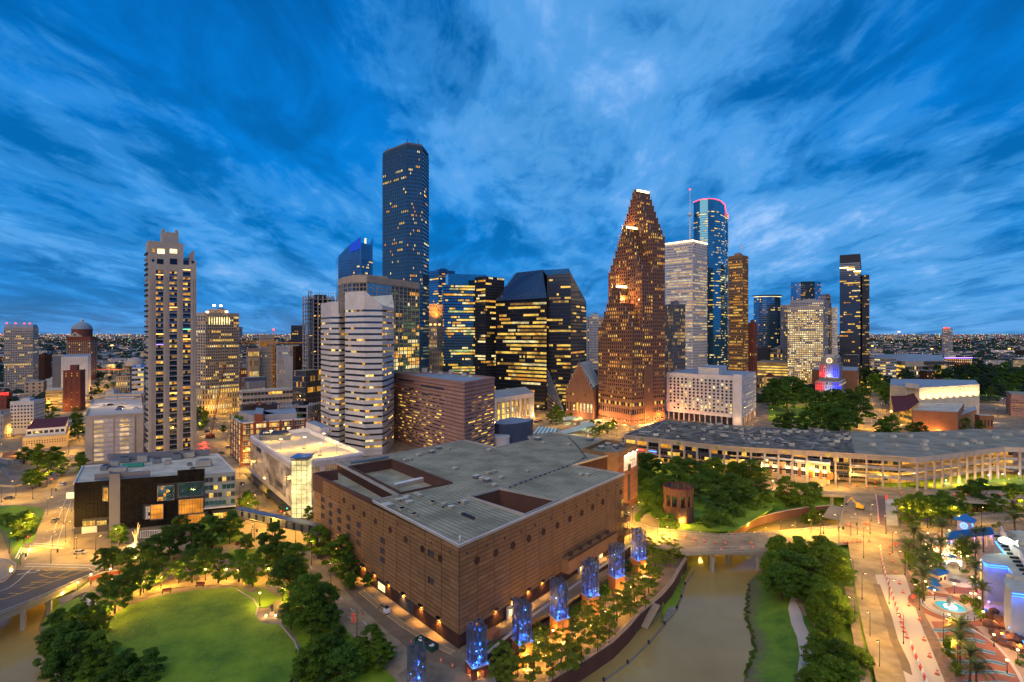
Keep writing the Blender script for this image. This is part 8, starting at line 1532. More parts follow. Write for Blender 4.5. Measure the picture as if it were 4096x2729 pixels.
b.build('arch_rib',ag);b2.build('arch_lamp',ag);lamp(ag,arp+Vector((0,-1.5,2.5)),300,(.8,1,.7),.3)
sl_=thing('sparkling_lights','dense strings of warm sparkling lights around a round pavilion','string lights',at('Q',510,625));b=MB();rr=random.Random(2)
it=[]
for i in range(120):a=rr.uniform(0,6.28);r=5.6*rr.random()**.4;it.append(((r*1.3*math.cos(a),r*math.sin(a),rr.uniform(.4,4.2)),(.16,.16,rr.uniform(.25,.6)),0,'glow_warm'))
pieces(sl_,'fairy_light',it,120);MB().lathe((0,0,0),[(7.5,0),(7.5,.3),(0,.35)],'stone_tan',24).build('platform',sl_);MB().lathe((0,5,0),[(0,6.4),(3.5,5.2),(3.4,5),(0,6)],'cloth_white',12).build('tent_top',sl_);lamp(sl_,sl_.location+Vector((0,-2,5)),1500,(1,.6,.2),.5)
st_=thing('stanchion','x','post');MB().tube((0,0,0),(0,0,1),.08,'dark_metal').build('post',st_);MB().lathe((0,0,1),[(.12,0),(.12,.12),(0,.16)],'dark_metal',8).build('knob',st_)
for i,(X,Y)in enumerate(((518,1078),(566,1090),(650,1098),(702,1100),(752,1108),(804,1115))):place(st_,i,at('Q',X,Y),0,1.3,'small dark post below the fountain, %s from the left'%od(i),'stanchions')
stt=thing('statue','dark statue of a standing figure on the round patio between two lamps','statue',at('b',452,1148));b=MB();b.lathe((0,0,0),[(0,0),(.8,0),(.7,1.3),(0,1.35)],'concrete',10);b.build('pedestal',stt);b=MB();b.lathe((0,0,1.3),[(.45,0),(.35,.7),(.42,1.1),(.5,1.6),(.3,1.85),(.14,1.9),(.2,2.1),(.16,2.3),(0,2.35)],'dark_metal',10);b.tube((-.4,0,2.9),(-.55,-.2,2.1),.12,'dark_metal');b.tube((.4,0,2.9),(.5,-.3,2.2),.12,'dark_metal');b.build('figure',stt)
for s in(-1,1):MB().box((s*1.6,-1,.35),(.45,.45,.5),'glow_warm').build('uplight',stt);lamp(stt,stt.location+Vector((s*1.8,-1.8,.9)),260,(1,.62,.2),.2)
bnch=thing('park_bench','x','bench');MB().box((0,0,.45),(1.9,.5,.08),'brick_red').build('seat',bnch);MB().box((0,.25,.8),(1.9,.06,.5),'brick_red').build('backrest',bnch);MB().box((-.8,0,.22),(.1,.45,.44),'dark_metal').build('leg',bnch);MB().box((.8,0,.22),(.1,.45,.44),'dark_metal').build('leg',bnch)
for i,(X,Y,rz,lb)in enumerate(((1045,1010,.3,'left bench on the path above the round lawn'),(1255,970,.1,'right bench on the path above the round lawn'))):place(bnch,i,at('a',X,Y,.2),rz,1.6,lb,'lawn benches')
def crown_mesh(name,rr,r,h,nclump,nleaf,leaf,m,hang=0.0,flat=1.0,layered=False):
 cl=[]
 for i in range(nclump):
  a=rr.uniform(0,6.283);u=rr.random()**.5;zz=rr.uniform(-.95,1)
  rad=r*(.92-.32*max(0,zz))*u*math.sqrt(max(.05,1-zz*zz*.75));cl.append((rad*math.cos(a),rad*math.sin(a),zz*h*.5*flat,r*rr.uniform(.16,.34)))
 cl=np.array(cl);k=np.array([rr.randrange(nclump)for _ in range(nleaf)]);g=np.random.RandomState(rr.randrange(9999))
 d=g.normal(size=(nleaf,3));d/=np.linalg.norm(d,axis=1)[:,None];d[:,2]=np.where(d[:,2]<-.35,-d[:,2]*.6,d[:,2]);rad=(g.rand(nleaf)**.35)[:,None]
 c=cl[k,:3]+d*rad*cl[k,3:4]*np.array([1,1,.62 if not layered else .34]);nrm=d+g.normal(size=(nleaf,3))*.55;nrm/=np.linalg.norm(nrm,axis=1)[:,None]
 t=np.cross(nrm,g.normal(size=(nleaf,3)));t/=np.linalg.norm(t,axis=1)[:,None];b2=np.cross(nrm,t);s=(leaf*(.6+.8*g.rand(nleaf)))[:,None]
 V=np.stack([c-t*s-b2*s*.6,c+t*s-b2*s*.6*.4,c+t*s*.6+b2*s*.7,c-t*s*.7+b2*s*.5],1).reshape(-1,3);F=np.arange(nleaf*4).reshape(-1,4)
 me=bpy.data.meshes.new(name);me.vertices.add(len(V));me.vertices.foreach_set('co',V.ravel());me.loops.add(nleaf*4);me.loops.foreach_set('vertex_index',F.ravel());me.polygons.add(nleaf);me.polygons.foreach_set('loop_start',np.arange(nleaf)*4);me.polygons.foreach_set('loop_total',np.full(nleaf,4));me.update();me.validate();me.materials.append(M[m]);return me,cl
PRO=[]
def tree_proto(seed,m,r=5,h=9.6,zc=6.4,nclump=46,nleaf=9000,leaf=.21,flat=1,layered=False,tr=.30):
 rr=random.Random(seed);me,cl=crown_mesh('crown',rr,r,h,nclump,nleaf,leaf,m,flat=flat,layered=layered);b=MB();b.tube((0,0,-.3),(.15,.1,zc-2.2),tr,'bark',tr*.7,n=7)
 for i in range(min(8,nclump)):q=Vector(cl[i][:3])+Vector((0,0,zc));b.tube((.15,.1,zc-2.6),q,tr*.45,'bark',.05,n=5)
 tm=b.build('trunk');PRO.append((me,tm.data,zc));bpy.data.objects.remove(tm);return len(PRO)-1
OAK=[tree_proto(1,'leaf_oak'),tree_proto(2,'leaf_oak',r=5.2,h=9,nclump=54),tree_proto(3,'leaf_green',h=10.5,zc=6.8),tree_proto(4,'leaf_green',r=4.7,h=11,zc=7,nclump=40)]
BIG_=[tree_proto(5,'leaf_green',r=5,h=8,zc=6,nclump=80,nleaf=14000,leaf=.18),tree_proto(6,'leaf_green',r=5.1,h=8.4,zc=6,nclump=90,nleaf=14000,leaf=.18),tree_proto(12,'leaf_oak',r=5,h=8.2,zc=6,nclump=76,nleaf=13000,leaf=.18)]
CYP=[tree_proto(7,'leaf_cypress',r=4.2,h=9,zc=7.4,nclump=22,nleaf=4600,leaf=.19,layered=True,tr=.2),tree_proto(8,'leaf_cypress',r=4.4,h=8.4,zc=7.2,nclump=24,nleaf=4600,leaf=.19,layered=True,tr=.2)]
FAR=[tree_proto(9,'leaf_far',nleaf=1500,leaf=.5),tree_proto(10,'leaf_far',nleaf=1500,leaf=.5,h=6)]
CNT={}
def tree(kind,p,s,label,group,name='tree',cat='tree',sz=1.0):
 me,tm,zc=PRO[kind];root=thing(name,label,cat,p,R.uniform(0,6.28),group,(s,s,s*sz))
 o=bpy.data.objects.new('crown',me);o.location=(0,0,zc);o.parent=root;link(o);o=bpy.data.objects.new('trunk',tm);o.parent=root;link(o);return root
def trees(f,items,kinds,what,where,group,name='tree',base=None,flatten=1.0,zc=6.5,terr=True,czmin=-99,big=1):
 items=sorted(items,key=lambda t:t[0])
 for i,(X,Y,r)in enumerate(items):
  z=0
  for _ in range(10 if terr else 1):
   sx,sy=S(f,X,Y);d=(H-(z+zc))*FOC/(sy-HY);rm=r/FR[f][2]/FOC*d;p=Vector(((sx-CX)/FOC*d,d,0))
   z=(.5*z+.5*hgt(p.x,p.y))if terr and base is None else(base or 0)
   zc_=max(2.0,rm*1.25);z=max(z,z);zq_=max(zc_,czmin-z);d=(H-(z+zq_))*FOC/(sy-HY);p=Vector(((sx-CX)/FOC*d,d,0));rm=r/FR[f][2]/FOC*d
   if terr and base is None:z=.5*z+.5*hgt(p.x,p.y)
  tree(R.choice(kinds),(p.x,p.y,z),rm/5.0*(1.28 if f in 'cdeE' else 1.15)*big,'%s, %s from the left %s'%(what,od(i),where),group,name,sz=flatten*.92*max(1,(czmin-z)/zc_))
R.seed(77)
trees('a',[(560,1110,60),(640,1140,50),(480,1230,90),(530,1290,80),(300,1420,70),(370,1240,95),(450,1400,125),(380,1490,85),(610,1220,75),(585,1165,55),(640,1400,100),(780,1490,85),(920,1510,105),(560,1530,70),(320,1320,60),(700,1560,90),(430,1290,80),(560,1330,60)],OAK,'leafy green tree','on the left bank of the lawn','trees west of the lawn')
trees('a',[(720,1020,95),(880,920,85),(1010,880,70),(800,950,60),(1205,840,85),(1370,850,80),(1500,850,75),(1560,900,50),(935,820,50),(660,960,50),(1290,800,55),(1110,870,45)],OAK[2:]+OAK[:1],'leafy green tree','behind the round lawn','trees behind the lawn')
trees('a',[(655,800,60),(705,790,55),(800,800,60),(950,740,75),(1060,690,85),(1200,660,75),(1130,590,55),(1330,620,85),(1440,600,80),(1470,545,50),(750,645,55),(1550,690,42),(880,760,50),(1270,700,60)],OAK[:2],'dark oak tree','in front of the black tiled building','trees before the black building')
trees('a',[(150,580,70),(40,560,40),(240,140,45),(350,150,50),(150,145,42),(250,235,80),(320,200,55),(390,225,42),(500,200,42),(200,290,50),(110,640,40),(510,160,30),(200,150,30)],OAK,'dark street tree','beside the far left streets','trees at the far left')
trees('b',[(450,670,80),(540,760,60),(600,830,85),(430,800,80),(330,880,75),(560,900,105),(740,700,75),(880,780,95),(930,860,75),(820,690,55),(940,940,45),(1050,930,32),(700,650,50),(470,740,60)],OAK,'dark green street tree','between the lawn and the brown theatre','trees along the theatre street')
trees('b',[(660,1090,130),(780,1060,90),(700,1200,85),(820,1160,65),(730,970,60),(860,1290,60),(820,1380,85),(720,1450,105),(900,1480,105),(1070,1350,90),(1130,1420,75),(1040,1450,65),(640,1540,70),(800,1550,80),(600,1020,60),(570,1150,70),(1190,1390,40)],OAK,'large green tree','right of the round lawn','trees east of the lawn')
trees('b',[(320,290,16),(358,325,20),(432,395,24),(515,475,24),(300,450,58),(680,515,34),(1480,500,0)][:6],OAK[2:],'small street tree','beside the perforated garage','trees beside the perforated garage')
trees('c',[(640,1490,70),(740,1450,60),(840,1520,60),(930,1400,60),(870,1350,50),(1010,1380,60),(1090,1340,55),(1160,1230,60),(1240,1320,52),(1310,1260,58),(1200,1150,50),(1360,1120,55),(1450,1110,50),(1290,1130,45),(1400,1060,50),(1540,1050,50),(1470,1000,50),(1560,950,50),(1500,930,42),(1590,880,50),(1540,800,45),(1050,1470,55),(960,1500,50),(1140,1400,50),(700,1540,60),(1250,1200,45),(1600,800,40),(580,1530,50)],CYP,'feathery yellow-green tree','on the lamp-lit promenade below the blue towers','promenade trees',base=-3.9,big=1.3)
trees('d',[(560,705,42),(470,720,38),(625,740,45),(540,800,45),(600,800,40)],CYP,'feathery tree','at the near end of the curved bridge','bridge end trees',base=-3.9)
trees('c',[(880,1260,40),(1080,1170,38),(1290,1000,34),(1430,850,30),(640,1400,50),(800,1330,36),(1020,1230,30)],OAK[:1],'dark shrubby tree','under the wall between the blue tower pedestals','shrubs under the terrace wall',base=-3.9)
trees('d',[(480,190,75),(620,260,85),(560,310,60),(720,220,75),(460,330,60),(450,400,50),(780,330,85),(860,270,65),(540,440,60),(590,560,65),(520,500,40),(900,400,80),(980,300,75),(1060,330,85),(1150,330,75),(880,500,105),(820,580,85),(990,480,85),(1120,420,75),(1190,420,55),(950,570,75),(880,190,60),(1000,220,55),(1100,220,65),(430,170,50),(640,190,50),(700,300,60),(1010,400,60),(430,260,50),(520,380,45),(1060,250,50),(1180,260,45),(820,230,50)],BIG_+OAK[:2],'broad green park tree','in the grove around the round brick tower','park grove trees',flatten=.85,big=.88)
trees('d',[(1330,380,60),(1440,400,70),(1375,440,38),(1500,390,45),(1290,420,35)],OAK,'dark tree','beside the back road overpass','trees by the overpass')
trees('d',[(1500,545,40),(1450,560,28),(1560,530,28)],OAK,'bushy tree','on the grassy channel bank beyond the bridge','channel bank trees')
trees('e',[(70,720,70),(190,710,55),(330,695,60),(400,745,75),(130,810,100),(90,900,120),(250,850,115),(420,840,100),(330,960,85),(370,1020,100),(440,1100,85),(380,1180,75),(300,1100,65),(30,820,70),(340,770,80),(200,930,80)],BIG_,'broad dense green tree','on the right bank above the lawn slope','right bank upper trees',flatten=.85,czmin=3,big=.9)
trees('e',[(330,1320,70),(310,1400,80),(440,1380,85),(550,1420,80),(420,1490,85),(520,1520,75),(300,1520,70),(620,1440,45),(380,1560,80),(240,1560,60)],BIG_,'broad green tree','at the bottom of the right bank','right bank lower trees',flatten=.9,big=.92)
trees('e',[(880,500,65),(960,480,60),(1050,490,65),(1150,500,55),(1310,410,85),(1540,440,65),(1230,510,45),(900,555,45),(1590,420,45),(1020,530,45),(1040,330,28),(870,450,35),(1100,450,50),(1200,460,45),(1420,470,40)],OAK,'dark green bushy tree','in the strip between the two right-hand roads','trees between the right roads')
trees('e',[(1220,760,52),(1050,840,45),(890,820,40),(1130,1370,32),(1180,1490,32),(1310,1090,28),(1000,760,35),(930,780,30),(960,1010,30),(1330,1140,24),(1230,1050,22),(1130,1300,22)],OAK[2:],'garden tree or shrub','around the aquarium gardens','aquarium garden trees')
trees('E',[(60,1040,60),(150,1020,58),(210,1040,50),(120,1090,58),(30,1090,48),(300,1100,42),(360,1100,42),(430,1090,46),(500,1090,44),(600,1075,40),(590,1040,35),(560,1160,80),(500,1200,65),(450,1240,65),(400,1190,55),(330,1190,45),(380,1260,45),(250,1240,55),(150,1250,55),(90,1250,45),(310,1170,35),(265,1170,35),(480,1150,35),(240,1080,45),(30,1020,45),(0,1070,45),(100,1010,40)],OAK[:2],'dark oak','in the square before the floodlit city hall','city square oaks',terr=False)
trees('E',[(770,1280,55),(720,1280,42),(910,1285,32),(960,1285,34),(730,1065,36),(700,1010,45),(650,1000,36),(850,910,36),(740,1100,28),(1240,1265,30),(1330,1265,24)],OAK,'street tree','around the brick theatre','trees around the brick theatre',terr=False)
trees('C',[(510,1195,45),(480,1210,30),(550,1200,28),(780,1270,26),(830,1275,30),(865,1255,26),(745,1310,26),(780,1300,24),(730,1250,20),(600,1205,18)],OAK[2:],'small green tree','on the square by the striped canopies','trees by the striped canopies',terr=False)
trees('A',[(1250,1170,26),(1280,1240,28),(1240,1210,26),(1400,1280,20),(1290,1190,18),(490,1290,42),(465,1230,38),(500,1240,36),(310,1190,48),(480,1180,24),(1260,1265,20),(270,1215,24),(60,1120,24),(1290,1205,16)],OAK,'street tree','among the left-hand downtown blocks','downtown street trees',terr=False)
trees('W',[(980,620,20),(960,660,24),(930,700,26),(1010,590,16),(1080,590,18),(1060,640,24),(1090,700,22),(1030,720,24),(960,760,28),(920,770,24),(880,830,20),(1150,520,22),(1120,490,14),(1020,560,12),(1080,560,12),(880,780,20),(1150,770,18),(1220,780,16),(1080,760,18)],FAR+OAK[:1],'small dark tree','lining the long avenue into the distance','avenue trees',terr=False)
R.seed(99)
it=[(R.uniform(600,1640),R.uniform(930,1080),R.uniform(22,38))for _ in range(150)];it=[t for t in it if not(760<t[0]<1340 and t[1]>985)and not(660<t[0]<810 and t[1]<975)and not(1480<t[0]and t[1]>1040)];it.sort()
for X,Y,r in it:
 p=at('E',X,Y,6);rm=r/1.5684/FOC*p.y;wn_=it.index((X,Y,r));tree(R.choice(FAR+OAK[:1]),(p.x,p.y,0),rm/5*1.3,'dark tree in the wood behind the glowing white theatre wall, %s from left'%od(wn_),'trees of the wood at the right')
R.seed(13);LF=MB();n=14
for i in range(n):
 t=i/(n-1);
 for s in(-1,1):
  x0,z0=.3+3.0*t,.9*math.sin(t*2.0)-1.5*t*t;x1=x0+.45;l_=.95*math.sin(math.pi*(.12+.84*t));LF.add([(x0,0,z0),(x0+.16,0,z0),(x1,s*l_,z0-.25*l_-.05)],[(0,1,2)],'leaf_palm')
  LF.add([(x0+.1,0,z0+.02),(x0+.24,0,z0+.02),(x1+.1,s*l_*.9,z0+.15)],[(0,1,2)],'leaf_palm')
 if i:LF.tube((.3+3*(i-1)/(n-1),0,.9*math.sin((i-1)/(n-1)*2.0)-1.5*((i-1)/(n-1))**2),(x0,0,z0),.05,'bark',n=3,cap=False)
fo_=LF.build('frond');FROND=fo_.data;bpy.data.objects.remove(fo_)
tb_=MB();hh=9
for i in range(9):tb_.tube((math.sin(i*.2)*.2,0,i*hh/9),(math.sin((i+1)*.2)*.2,0,(i+1)*hh/9),.3-.01*i,'bark',.26-.01*i,n=8)
tb_.lathe((.19,0,hh-.4),[(.25,0),(.5,.35),(.3,.9),(0,1)],'bark',8);to_=tb_.build('trunk');PT=to_.data;bpy.data.objects.remove(to_)
def palm(f,X,Y,r,hgt_m,lb):
 p=at(f,X,Y,hgt_m);s=r/FR[f][2]/FOC*p.y/2.5;root=thing('palm_tree',lb,'palm tree',(p.x,p.y,0),R.uniform(0,6),'garden palms');o=bpy.data.objects.new('trunk',PT);o.parent=root;o.scale=(s,s,hgt_m/hh);link(o)
 for k in range(19):
  o=bpy.data.objects.new('frond',FROND);o.parent=root;lvl=k%3;o.location=(.19*s,0,hgt_m);o.rotation_euler=(0,math.radians((-52,-22,12)[lvl]+R.uniform(-8,8)),k*2.4+R.uniform(-.2,.2));o.scale=(s*R.uniform(.85,1.1),)*3;link(o)
for i,(X,Y,r,h,lb)in enumerate(((510,395,62,9,'tall palm standing alone in front of the right-hand road'),(290,440,60,8,'upper left palm of the cluster at the garden corner'),(260,545,68,9,'leftmost palm of the garden, beside the paved strip'),(350,500,50,7,'palm behind the leftmost garden palms'),(430,510,40,6,'yellow-lit palm left of the sparkling lights'),(385,570,42,6,'low yellow-lit palm below the corner cluster'),(495,530,60,9,'palm leaning over the sparkling lights'),(365,670,75,9,'big palm above the kiosk garden, upper one'),(370,760,78,9,'big palm above the kiosk garden, lower one'),(690,510,55,8,'palm in front of the turret pavilion'),(765,440,45,9,'palm touching the blue pavilion roof, left'),(820,430,35,9,'palm touching the blue pavilion roof, right'),(760,560,48,8,'palm left of the round neon roof'),(765,700,58,9,'orange-lit palm beside the curved blue wall'),(820,865,58,9,'palm with lit trunk right of the fountain'),(745,815,42,7,'small lit palm near the star paving'),(1060,330,58,8,'palm at the right edge beyond the road'),(640,1165,80,8,'upper palm of the row over the wave paving'),(640,1260,78,8,'second palm of the row over the wave paving'),(715,1365,82,8,'third palm of the row over the wave paving'),(760,1480,85,8,'lowest palm of the row over the wave paving'))):palm('Q',X,Y,r,h,lb)
def shrub(f,X,Y,r,lb,grp,m=2):
 p=at(f,X,Y);rm=r/FR[f][2]/FOC*p.y;root=thing('shrub',lb,'shrub',(p.x,p.y,.05),R.uniform(0,6),grp,rm/5);o=bpy.data.objects.new('foliage',PRO[m][0]);o.location=(0,0,2.0);o.scale=(1,1,.6);o.parent=root;link(o)
R.seed(15)
SH=[(330,900),(350,860),(380,850),(300,820),(310,760),(360,935),(250,640),(280,620),(420,640),(460,660),(700,940),(720,960),(770,1040),(800,1070),(830,1075),(760,990),(790,980),(560,1290),(580,1330),(560,1370),(600,1400),(620,1450),(630,1480),(540,1260),(1090,1330),(1110,1380),(1080,1420),(1100,1440),(900,395),(940,385),(690,740),(660,740),(230,570),(240,600)]
for i,(X,Y)in enumerate(SH):shrub('Q',X,Y,R.uniform(18,34),'garden shrub, %s along the aquarium garden beds'%od(i),'garden shrubs',R.choice(OAK[2:]))
for i in range(46):
 t=i/46;Y=930+t*620;X=float(np.interp(Y,(900,1150,1350,1560),(1085,1062,1118,1052)))+R.uniform(0,22);p=atT('d',X,Y);root=thing('bank_shrub','rough green tuft on the stony edge of the right bank, %s from the bridge'%od(i),'shrub',p,R.uniform(0,6),'tufts on the water edge',R.uniform(.09,.2));o=bpy.data.objects.new('foliage',PRO[R.choice(OAK[2:])][0]);o.location=(0,0,1.2);o.scale=(1,1,.5);o.parent=root;link(o)
for lb,f,pts,w2,h2 in(('curved clipped hedge by the garage ramp','d',((400,570),(385,560),(400,530),(440,505),(480,490)),2.4,2.2),('long low hedge on the promenade side of the terrace wall','c',((560,1440),(700,1360),(860,1240),(1050,1100),(1260,960),(1400,840)),3,1.8)):
 P_=[at(f,*q,z=0)for q in pts];root=thing('hedge',lb,'hedge',P_[0]);rr=np.random.RandomState(3);b=MB(P_[0])
 for p,q in zip(P_[:-1],P_[1:]):
  nl=int((q-p).length*90);tt=rr.rand(nl);off_=(rr.rand(nl,2)-.5)
  for k in range(nl):c=p.lerp(q,tt[k])+Vector((off_[k,0]*w2,off_[k,1]*w2,rr.rand()*h2-(3.9 if f=='c' else 0)));a=rr.rand()*6;b.add([c,c+Vector((.35*math.cos(a),.35*math.sin(a),.1)),c+Vector((0,0,.35))],[(0,1,2)],'leaf_oak')
 b.build('foliage',root)
def street_lamp(p,h,power,lb,grp,arm=1.6,rz=0,colr=(1,.53,.065),twin=False,glow_='glow_warm'):
 root=thing('street_lamp',lb,'street lamp',p,rz,grp);b=MB();b.tube((0,0,0),(0,0,h),.11,'dark_metal',.07);b.tube((0,0,0),(0,0,.8),.2,'dark_metal');
 if arm:b.tube((0,0,h),(arm,0,h+.25),.06,'dark_metal')
 b.build('pole',root);hb=MB();hb.box((arm,0,h+.2),(.9,.4,.2),'dark_metal')if arm else hb.box((0,0,h+.7),(.5,.5,.12),'dark_metal');hd=hb.build('lamp_head',root);g_=MB();
 if arm:g_.box((arm,0,h+.06),(.7,.36,.1),glow_)
 else:g_.lathe((0,0,h),[(.0,0),(.3,.15),(.34,.4),(.2,.62),(0,.64)],glow_,8)
 g_.build('lamp_glass',hd);l=lamp(root,(0,0,0),power*(1.15 if arm else 1.7),colr,.35);l.location=(arm,0,h-.35 if arm else h-.3);return root
R.seed(61)
def lamps(f,pts,h,power,where,grp,**k):
 for i,(X,Y)in enumerate(pts):street_lamp(atT(f,X,Y)if f in 'abcdeQ' else at(f,X,Y),h,power*R.uniform(.85,1.15),'warm street lamp, %s from the left %s'%(od(i),where),grp,rz=R.uniform(0,6),**k)
lamps('a',sorted(((205,420),(232,620),(290,345),(412,690),(465,735),(400,580),(300,520),(360,300),(395,200),(430,120),(10,440),(100,400),(150,690),(60,760),(330,760),(480,800),(600,790),(180,850),(450,500),(700,740),(500,60))),9,5200,'at the left crossing','lamps at the left crossing')
lamps('a',sorted(((570,960),(487,1010),(395,1070),(693,925),(300,1040),(850,850))),3.8,1400,'by the curved paths left of the lawn','lamps by the curved paths',arm=0)
lamps('a',sorted(((650,1210),(700,1120),(900,1010),(1010,985),(1120,950),(1290,930),(1420,930),(1545,950),(1090,800),(680,1160))),4,3200,'round the upper rim of the lawn','lamps round the lawn',arm=0)
lamps('b',sorted(((375,1090),(306,940),(240,940),(430,930),(520,1060))),4.2,1900,'at the patio corner of the lawn','lamps at the patio corner',arm=0)
lamps('b',sorted(((365,500),(250,280),(385,380),(250,430),(330,600),(420,620),(520,620),(600,690),(310,240),(240,160),(160,60),(640,640),(340,690),(280,560))),9,4300,'on the street beside the perforated garage','lamps beside the perforated garage')
lamps('b',sorted(((700,830),(820,960))),9,1500,'on the grey road beside the theatre','lamps on the theatre street')
lamps('c',sorted(((720,1430),(870,1400),(960,1320),(1100,1290),(1180,1190),(1290,1200),(1370,1080),(1450,1040),(1200,1290),(1500,970),(1550,900),(1060,1410),(800,1480),(920,1480),(1380,1160))),3.6,1300,'among the promenade trees','promenade lamps',arm=0)
lamps('d',sorted(((515,640),(520,690),(330,600),(420,540),(360,560),(680,660),(890,645),(1080,660),(1290,660),(1480,655),(340,680),(980,720),(600,700),(780,735),(1180,700),(1380,690),(1560,640))),8,7000,'along the curved bridge','lamps along the curved bridge')  # several of these lamps are added only to brighten the bridge deck
lamps('d',sorted(((1070,270),(1100,230),(960,180),(870,270),(700,160),(540,240),(1190,260),(640,330),(1240,360),(440,440))),5,1100,'among the park grove trees','park grove lamps',arm=0)
lamps('e',sorted(((130,370),(260,320),(20,330),(435,380),(620,300),(520,340),(700,340),(770,320),(870,365),(1190,400),(1500,385),(1050,380),(1350,400),(370,340),(580,270),(490,250))),9,3800,'along the back road','lamps along the back road')
lamps('e',sorted(((440,650),(330,640),(870,580),(835,560),(640,640),(560,640),(480,560),(1000,600),(1340,590),(1180,590),(1600,540),(540,500),(650,560),(740,640),(600,720))),9,4200,'around the right-hand crossing','lamps at the right crossing')
lamps('e',sorted(((535,960),(600,790),(545,1220),(590,1050),(640,1300),(700,1500),(860,900),(950,1120),(1100,1340),(1190,1500),(780,760),(760,1080),(850,1330))),9,3000,'down the right-hand avenue','lamps down the right avenue')
lamps('e',sorted(((1117,345),(1205,335),(1297,322),(1384,312),(1471,305),(1573,302))),4,500,'on the lawn in front of the long hall','white path lamps',arm=0,colr=(.8,.85,1),glow_='glow_white')
lamps('Q',sorted(((540,560),(420,760),(640,560),(700,680),(640,720),(530,720),(735,850),(725,975),(760,980),(380,880),(600,900),(850,480),(700,480),(560,480),(470,560),(400,500),(820,1120),(1080,1420),(900,1300),(560,1140),(1000,1500),(770,760),(770,880),(450,950),(790,1010))),3.4,480,'in the aquarium gardens','garden lanterns',arm=0,colr=(1,.50,.14))
lamps('C',sorted(((365,1240),(390,1210),(470,1270),(560,1260),(650,1250),(760,1320),(855,1310),(890,1330),(910,1270),(970,1290),(1020,1290),(1100,1250),(1180,1200),(700,1330),(1160,1235),(440,1190),(860,1230),(800,1300))),8,4500,'on the street beyond the theatre','lamps beyond the theatre')
lamps('E',sorted(((20,1200),(130,1215),(230,1215),(360,1145),(100,1130),(310,1200),(555,1260),(620,1180),(650,1120),(690,1210),(745,1180),(600,1280),(660,1285),(620,1080),(640,1040),(615,1000),(600,1100),(720,1160),(1250,1250),(1440,1200),(1480,1130),(1380,1100),(540,1100),(460,1130),(200,1130),(700,1265),(570,1220))),8,5200,'around the park and city hall','lamps around city hall')
lamps('E',sorted(((950,935),(1000,930),(1050,935),(1100,925),(1200,925),(1020,915),(900,940),(1150,910),(830,960),(560,930),(450,960))),12,14000,'on the arena car park','arena car park lamps',glow_='glow_white',colr=(1,.75,.35))
lamps('A',sorted(((1370,1180),(1340,1200),(1400,1200),(1250,1290),(1360,1290),(1480,1420),(1520,1500),(1550,1530),(1260,1140),(1300,1330),(1440,1380),(85,1330),(20,1440),(130,1480),(200,1440),(430,1440),(470,1340),(510,1250),(540,1180),(370,1180),(290,1160),(560,1100),(420,1290),(60,1290),(345,1150))),8,6000,'among the left-hand blocks','lamps among the left blocks')
lamps('W',sorted(((935,720),(1010,660),(1040,600),(1060,540),(1080,500),(870,820),(820,900),(920,770),(1030,700),(1170,620),(1220,740),(1300,700),(890,700),(600,830),(780,890),(1070,470),(1100,450),(1000,740),(1060,670),(960,560),(1150,640))),9,13000,'along the long avenue','lamps along the long avenue')
lamps('B',sorted(((60,1150),(190,1000),(30,1010),(300,1000),(210,880),(330,900),(400,1000),(100,860),(345,880),(260,1010),(30,1230),(110,1500),(150,1490),(520,1190),(180,900))),8,9000,'around the building sites','lamps around the building sites')
lamps('D',sorted(((780,1215),(1130,1330),(830,1270),(940,1290),(1100,1290),(640,1230),(1200,1270),(1490,1300),(1510,1210),(1470,1250),(1530,1330),(1010,1260),(1120,1200),(1520,1160))),9,14000,'at the feet of the right-hand towers','lamps at the feet of the right towers')
p=at('b',985,1290);bl=thing('banner_lamp','dark double lamp post carrying a magenta banner beside the grey road','street lamp',p);b=MB();b.tube((0,0,0),(0,0,9),.13,'dark_metal',.08);b.tube((0,0,7.8),(1.3,0,8.6),.06,'dark_metal');b.tube((1.3,0,8.6),(1.9,0,7.6),.06,'dark_metal');b.build('pole',bl);mat('banner',(.55,.02,.12),(.7,.25,.05),scale=1.1,contrast=.5);MB().box((-1.0,0,6.2),(1.6,.06,3),'banner').build('banner_cloth',bl);MB().lathe((1.9,0,7.1),[(0,0),(.3,.1),(.25,.5),(0,.6)],'barrier_red',8).build('lantern',bl)
for i,(f,X,Y,hh,c_,lb)in enumerate((('C',1048,1280,10,'glow_red','left of four'),('C',1064,1280,10,'glow_red','second of four'),('C',1080,1281,10,'glow_red','third of four'),('C',1097,1282,10,'glow_red','right of four'),('C',1006,1290,10,'glow_red','lone one by the stepped tower'),('b',488,560,6,'glow_red','near the skybridge'),('b',515,545,6,'glow_green','near the stair tower'),('a',150,700,4,'glow_red','at the left bridge corner'),('a',296,340,5,'glow_red','on the left street'),('a',320,825,6,None,'on the dark asphalt bridge corner'),('a',127,835,5,None,'on the small left bridge corner'),('a',323,430,7,None,'mast beside the left street'),('b',322,720,8,None,'mast in the crossing by the skybridge'),('e',445,690,7,None,'at the crossing beside the barrels'),('e',520,655,7,None,'hanging over the right crossing'))):
 p=at(f,X,Y);s=thing('traffic_light','traffic light mast, %s'%lb,'traffic light',p,R.uniform(-.4,.4));b=MB();b.tube((0,0,0),(0,0,hh),.12,'dark_metal');b.tube((0,0,hh-.4),(2.6,0,hh-.2),.07,'dark_metal');b.build('mast',s);MB().box((2.4,0,hh-.9),(.5,.4,1.3),'dark_metal').build('signal_head',s);k_=2.2 if f=='C' else 1
 if c_:MB().box((2.4,-.3,hh-.6),(.5*k_,.1,.5*k_),c_).build('signal_lamp',s)
R.seed(123);occ=[(o.location.x,o.location.y)for o in bpy.data.objects if o.parent is None and o.get('category')and o.location.y>560]
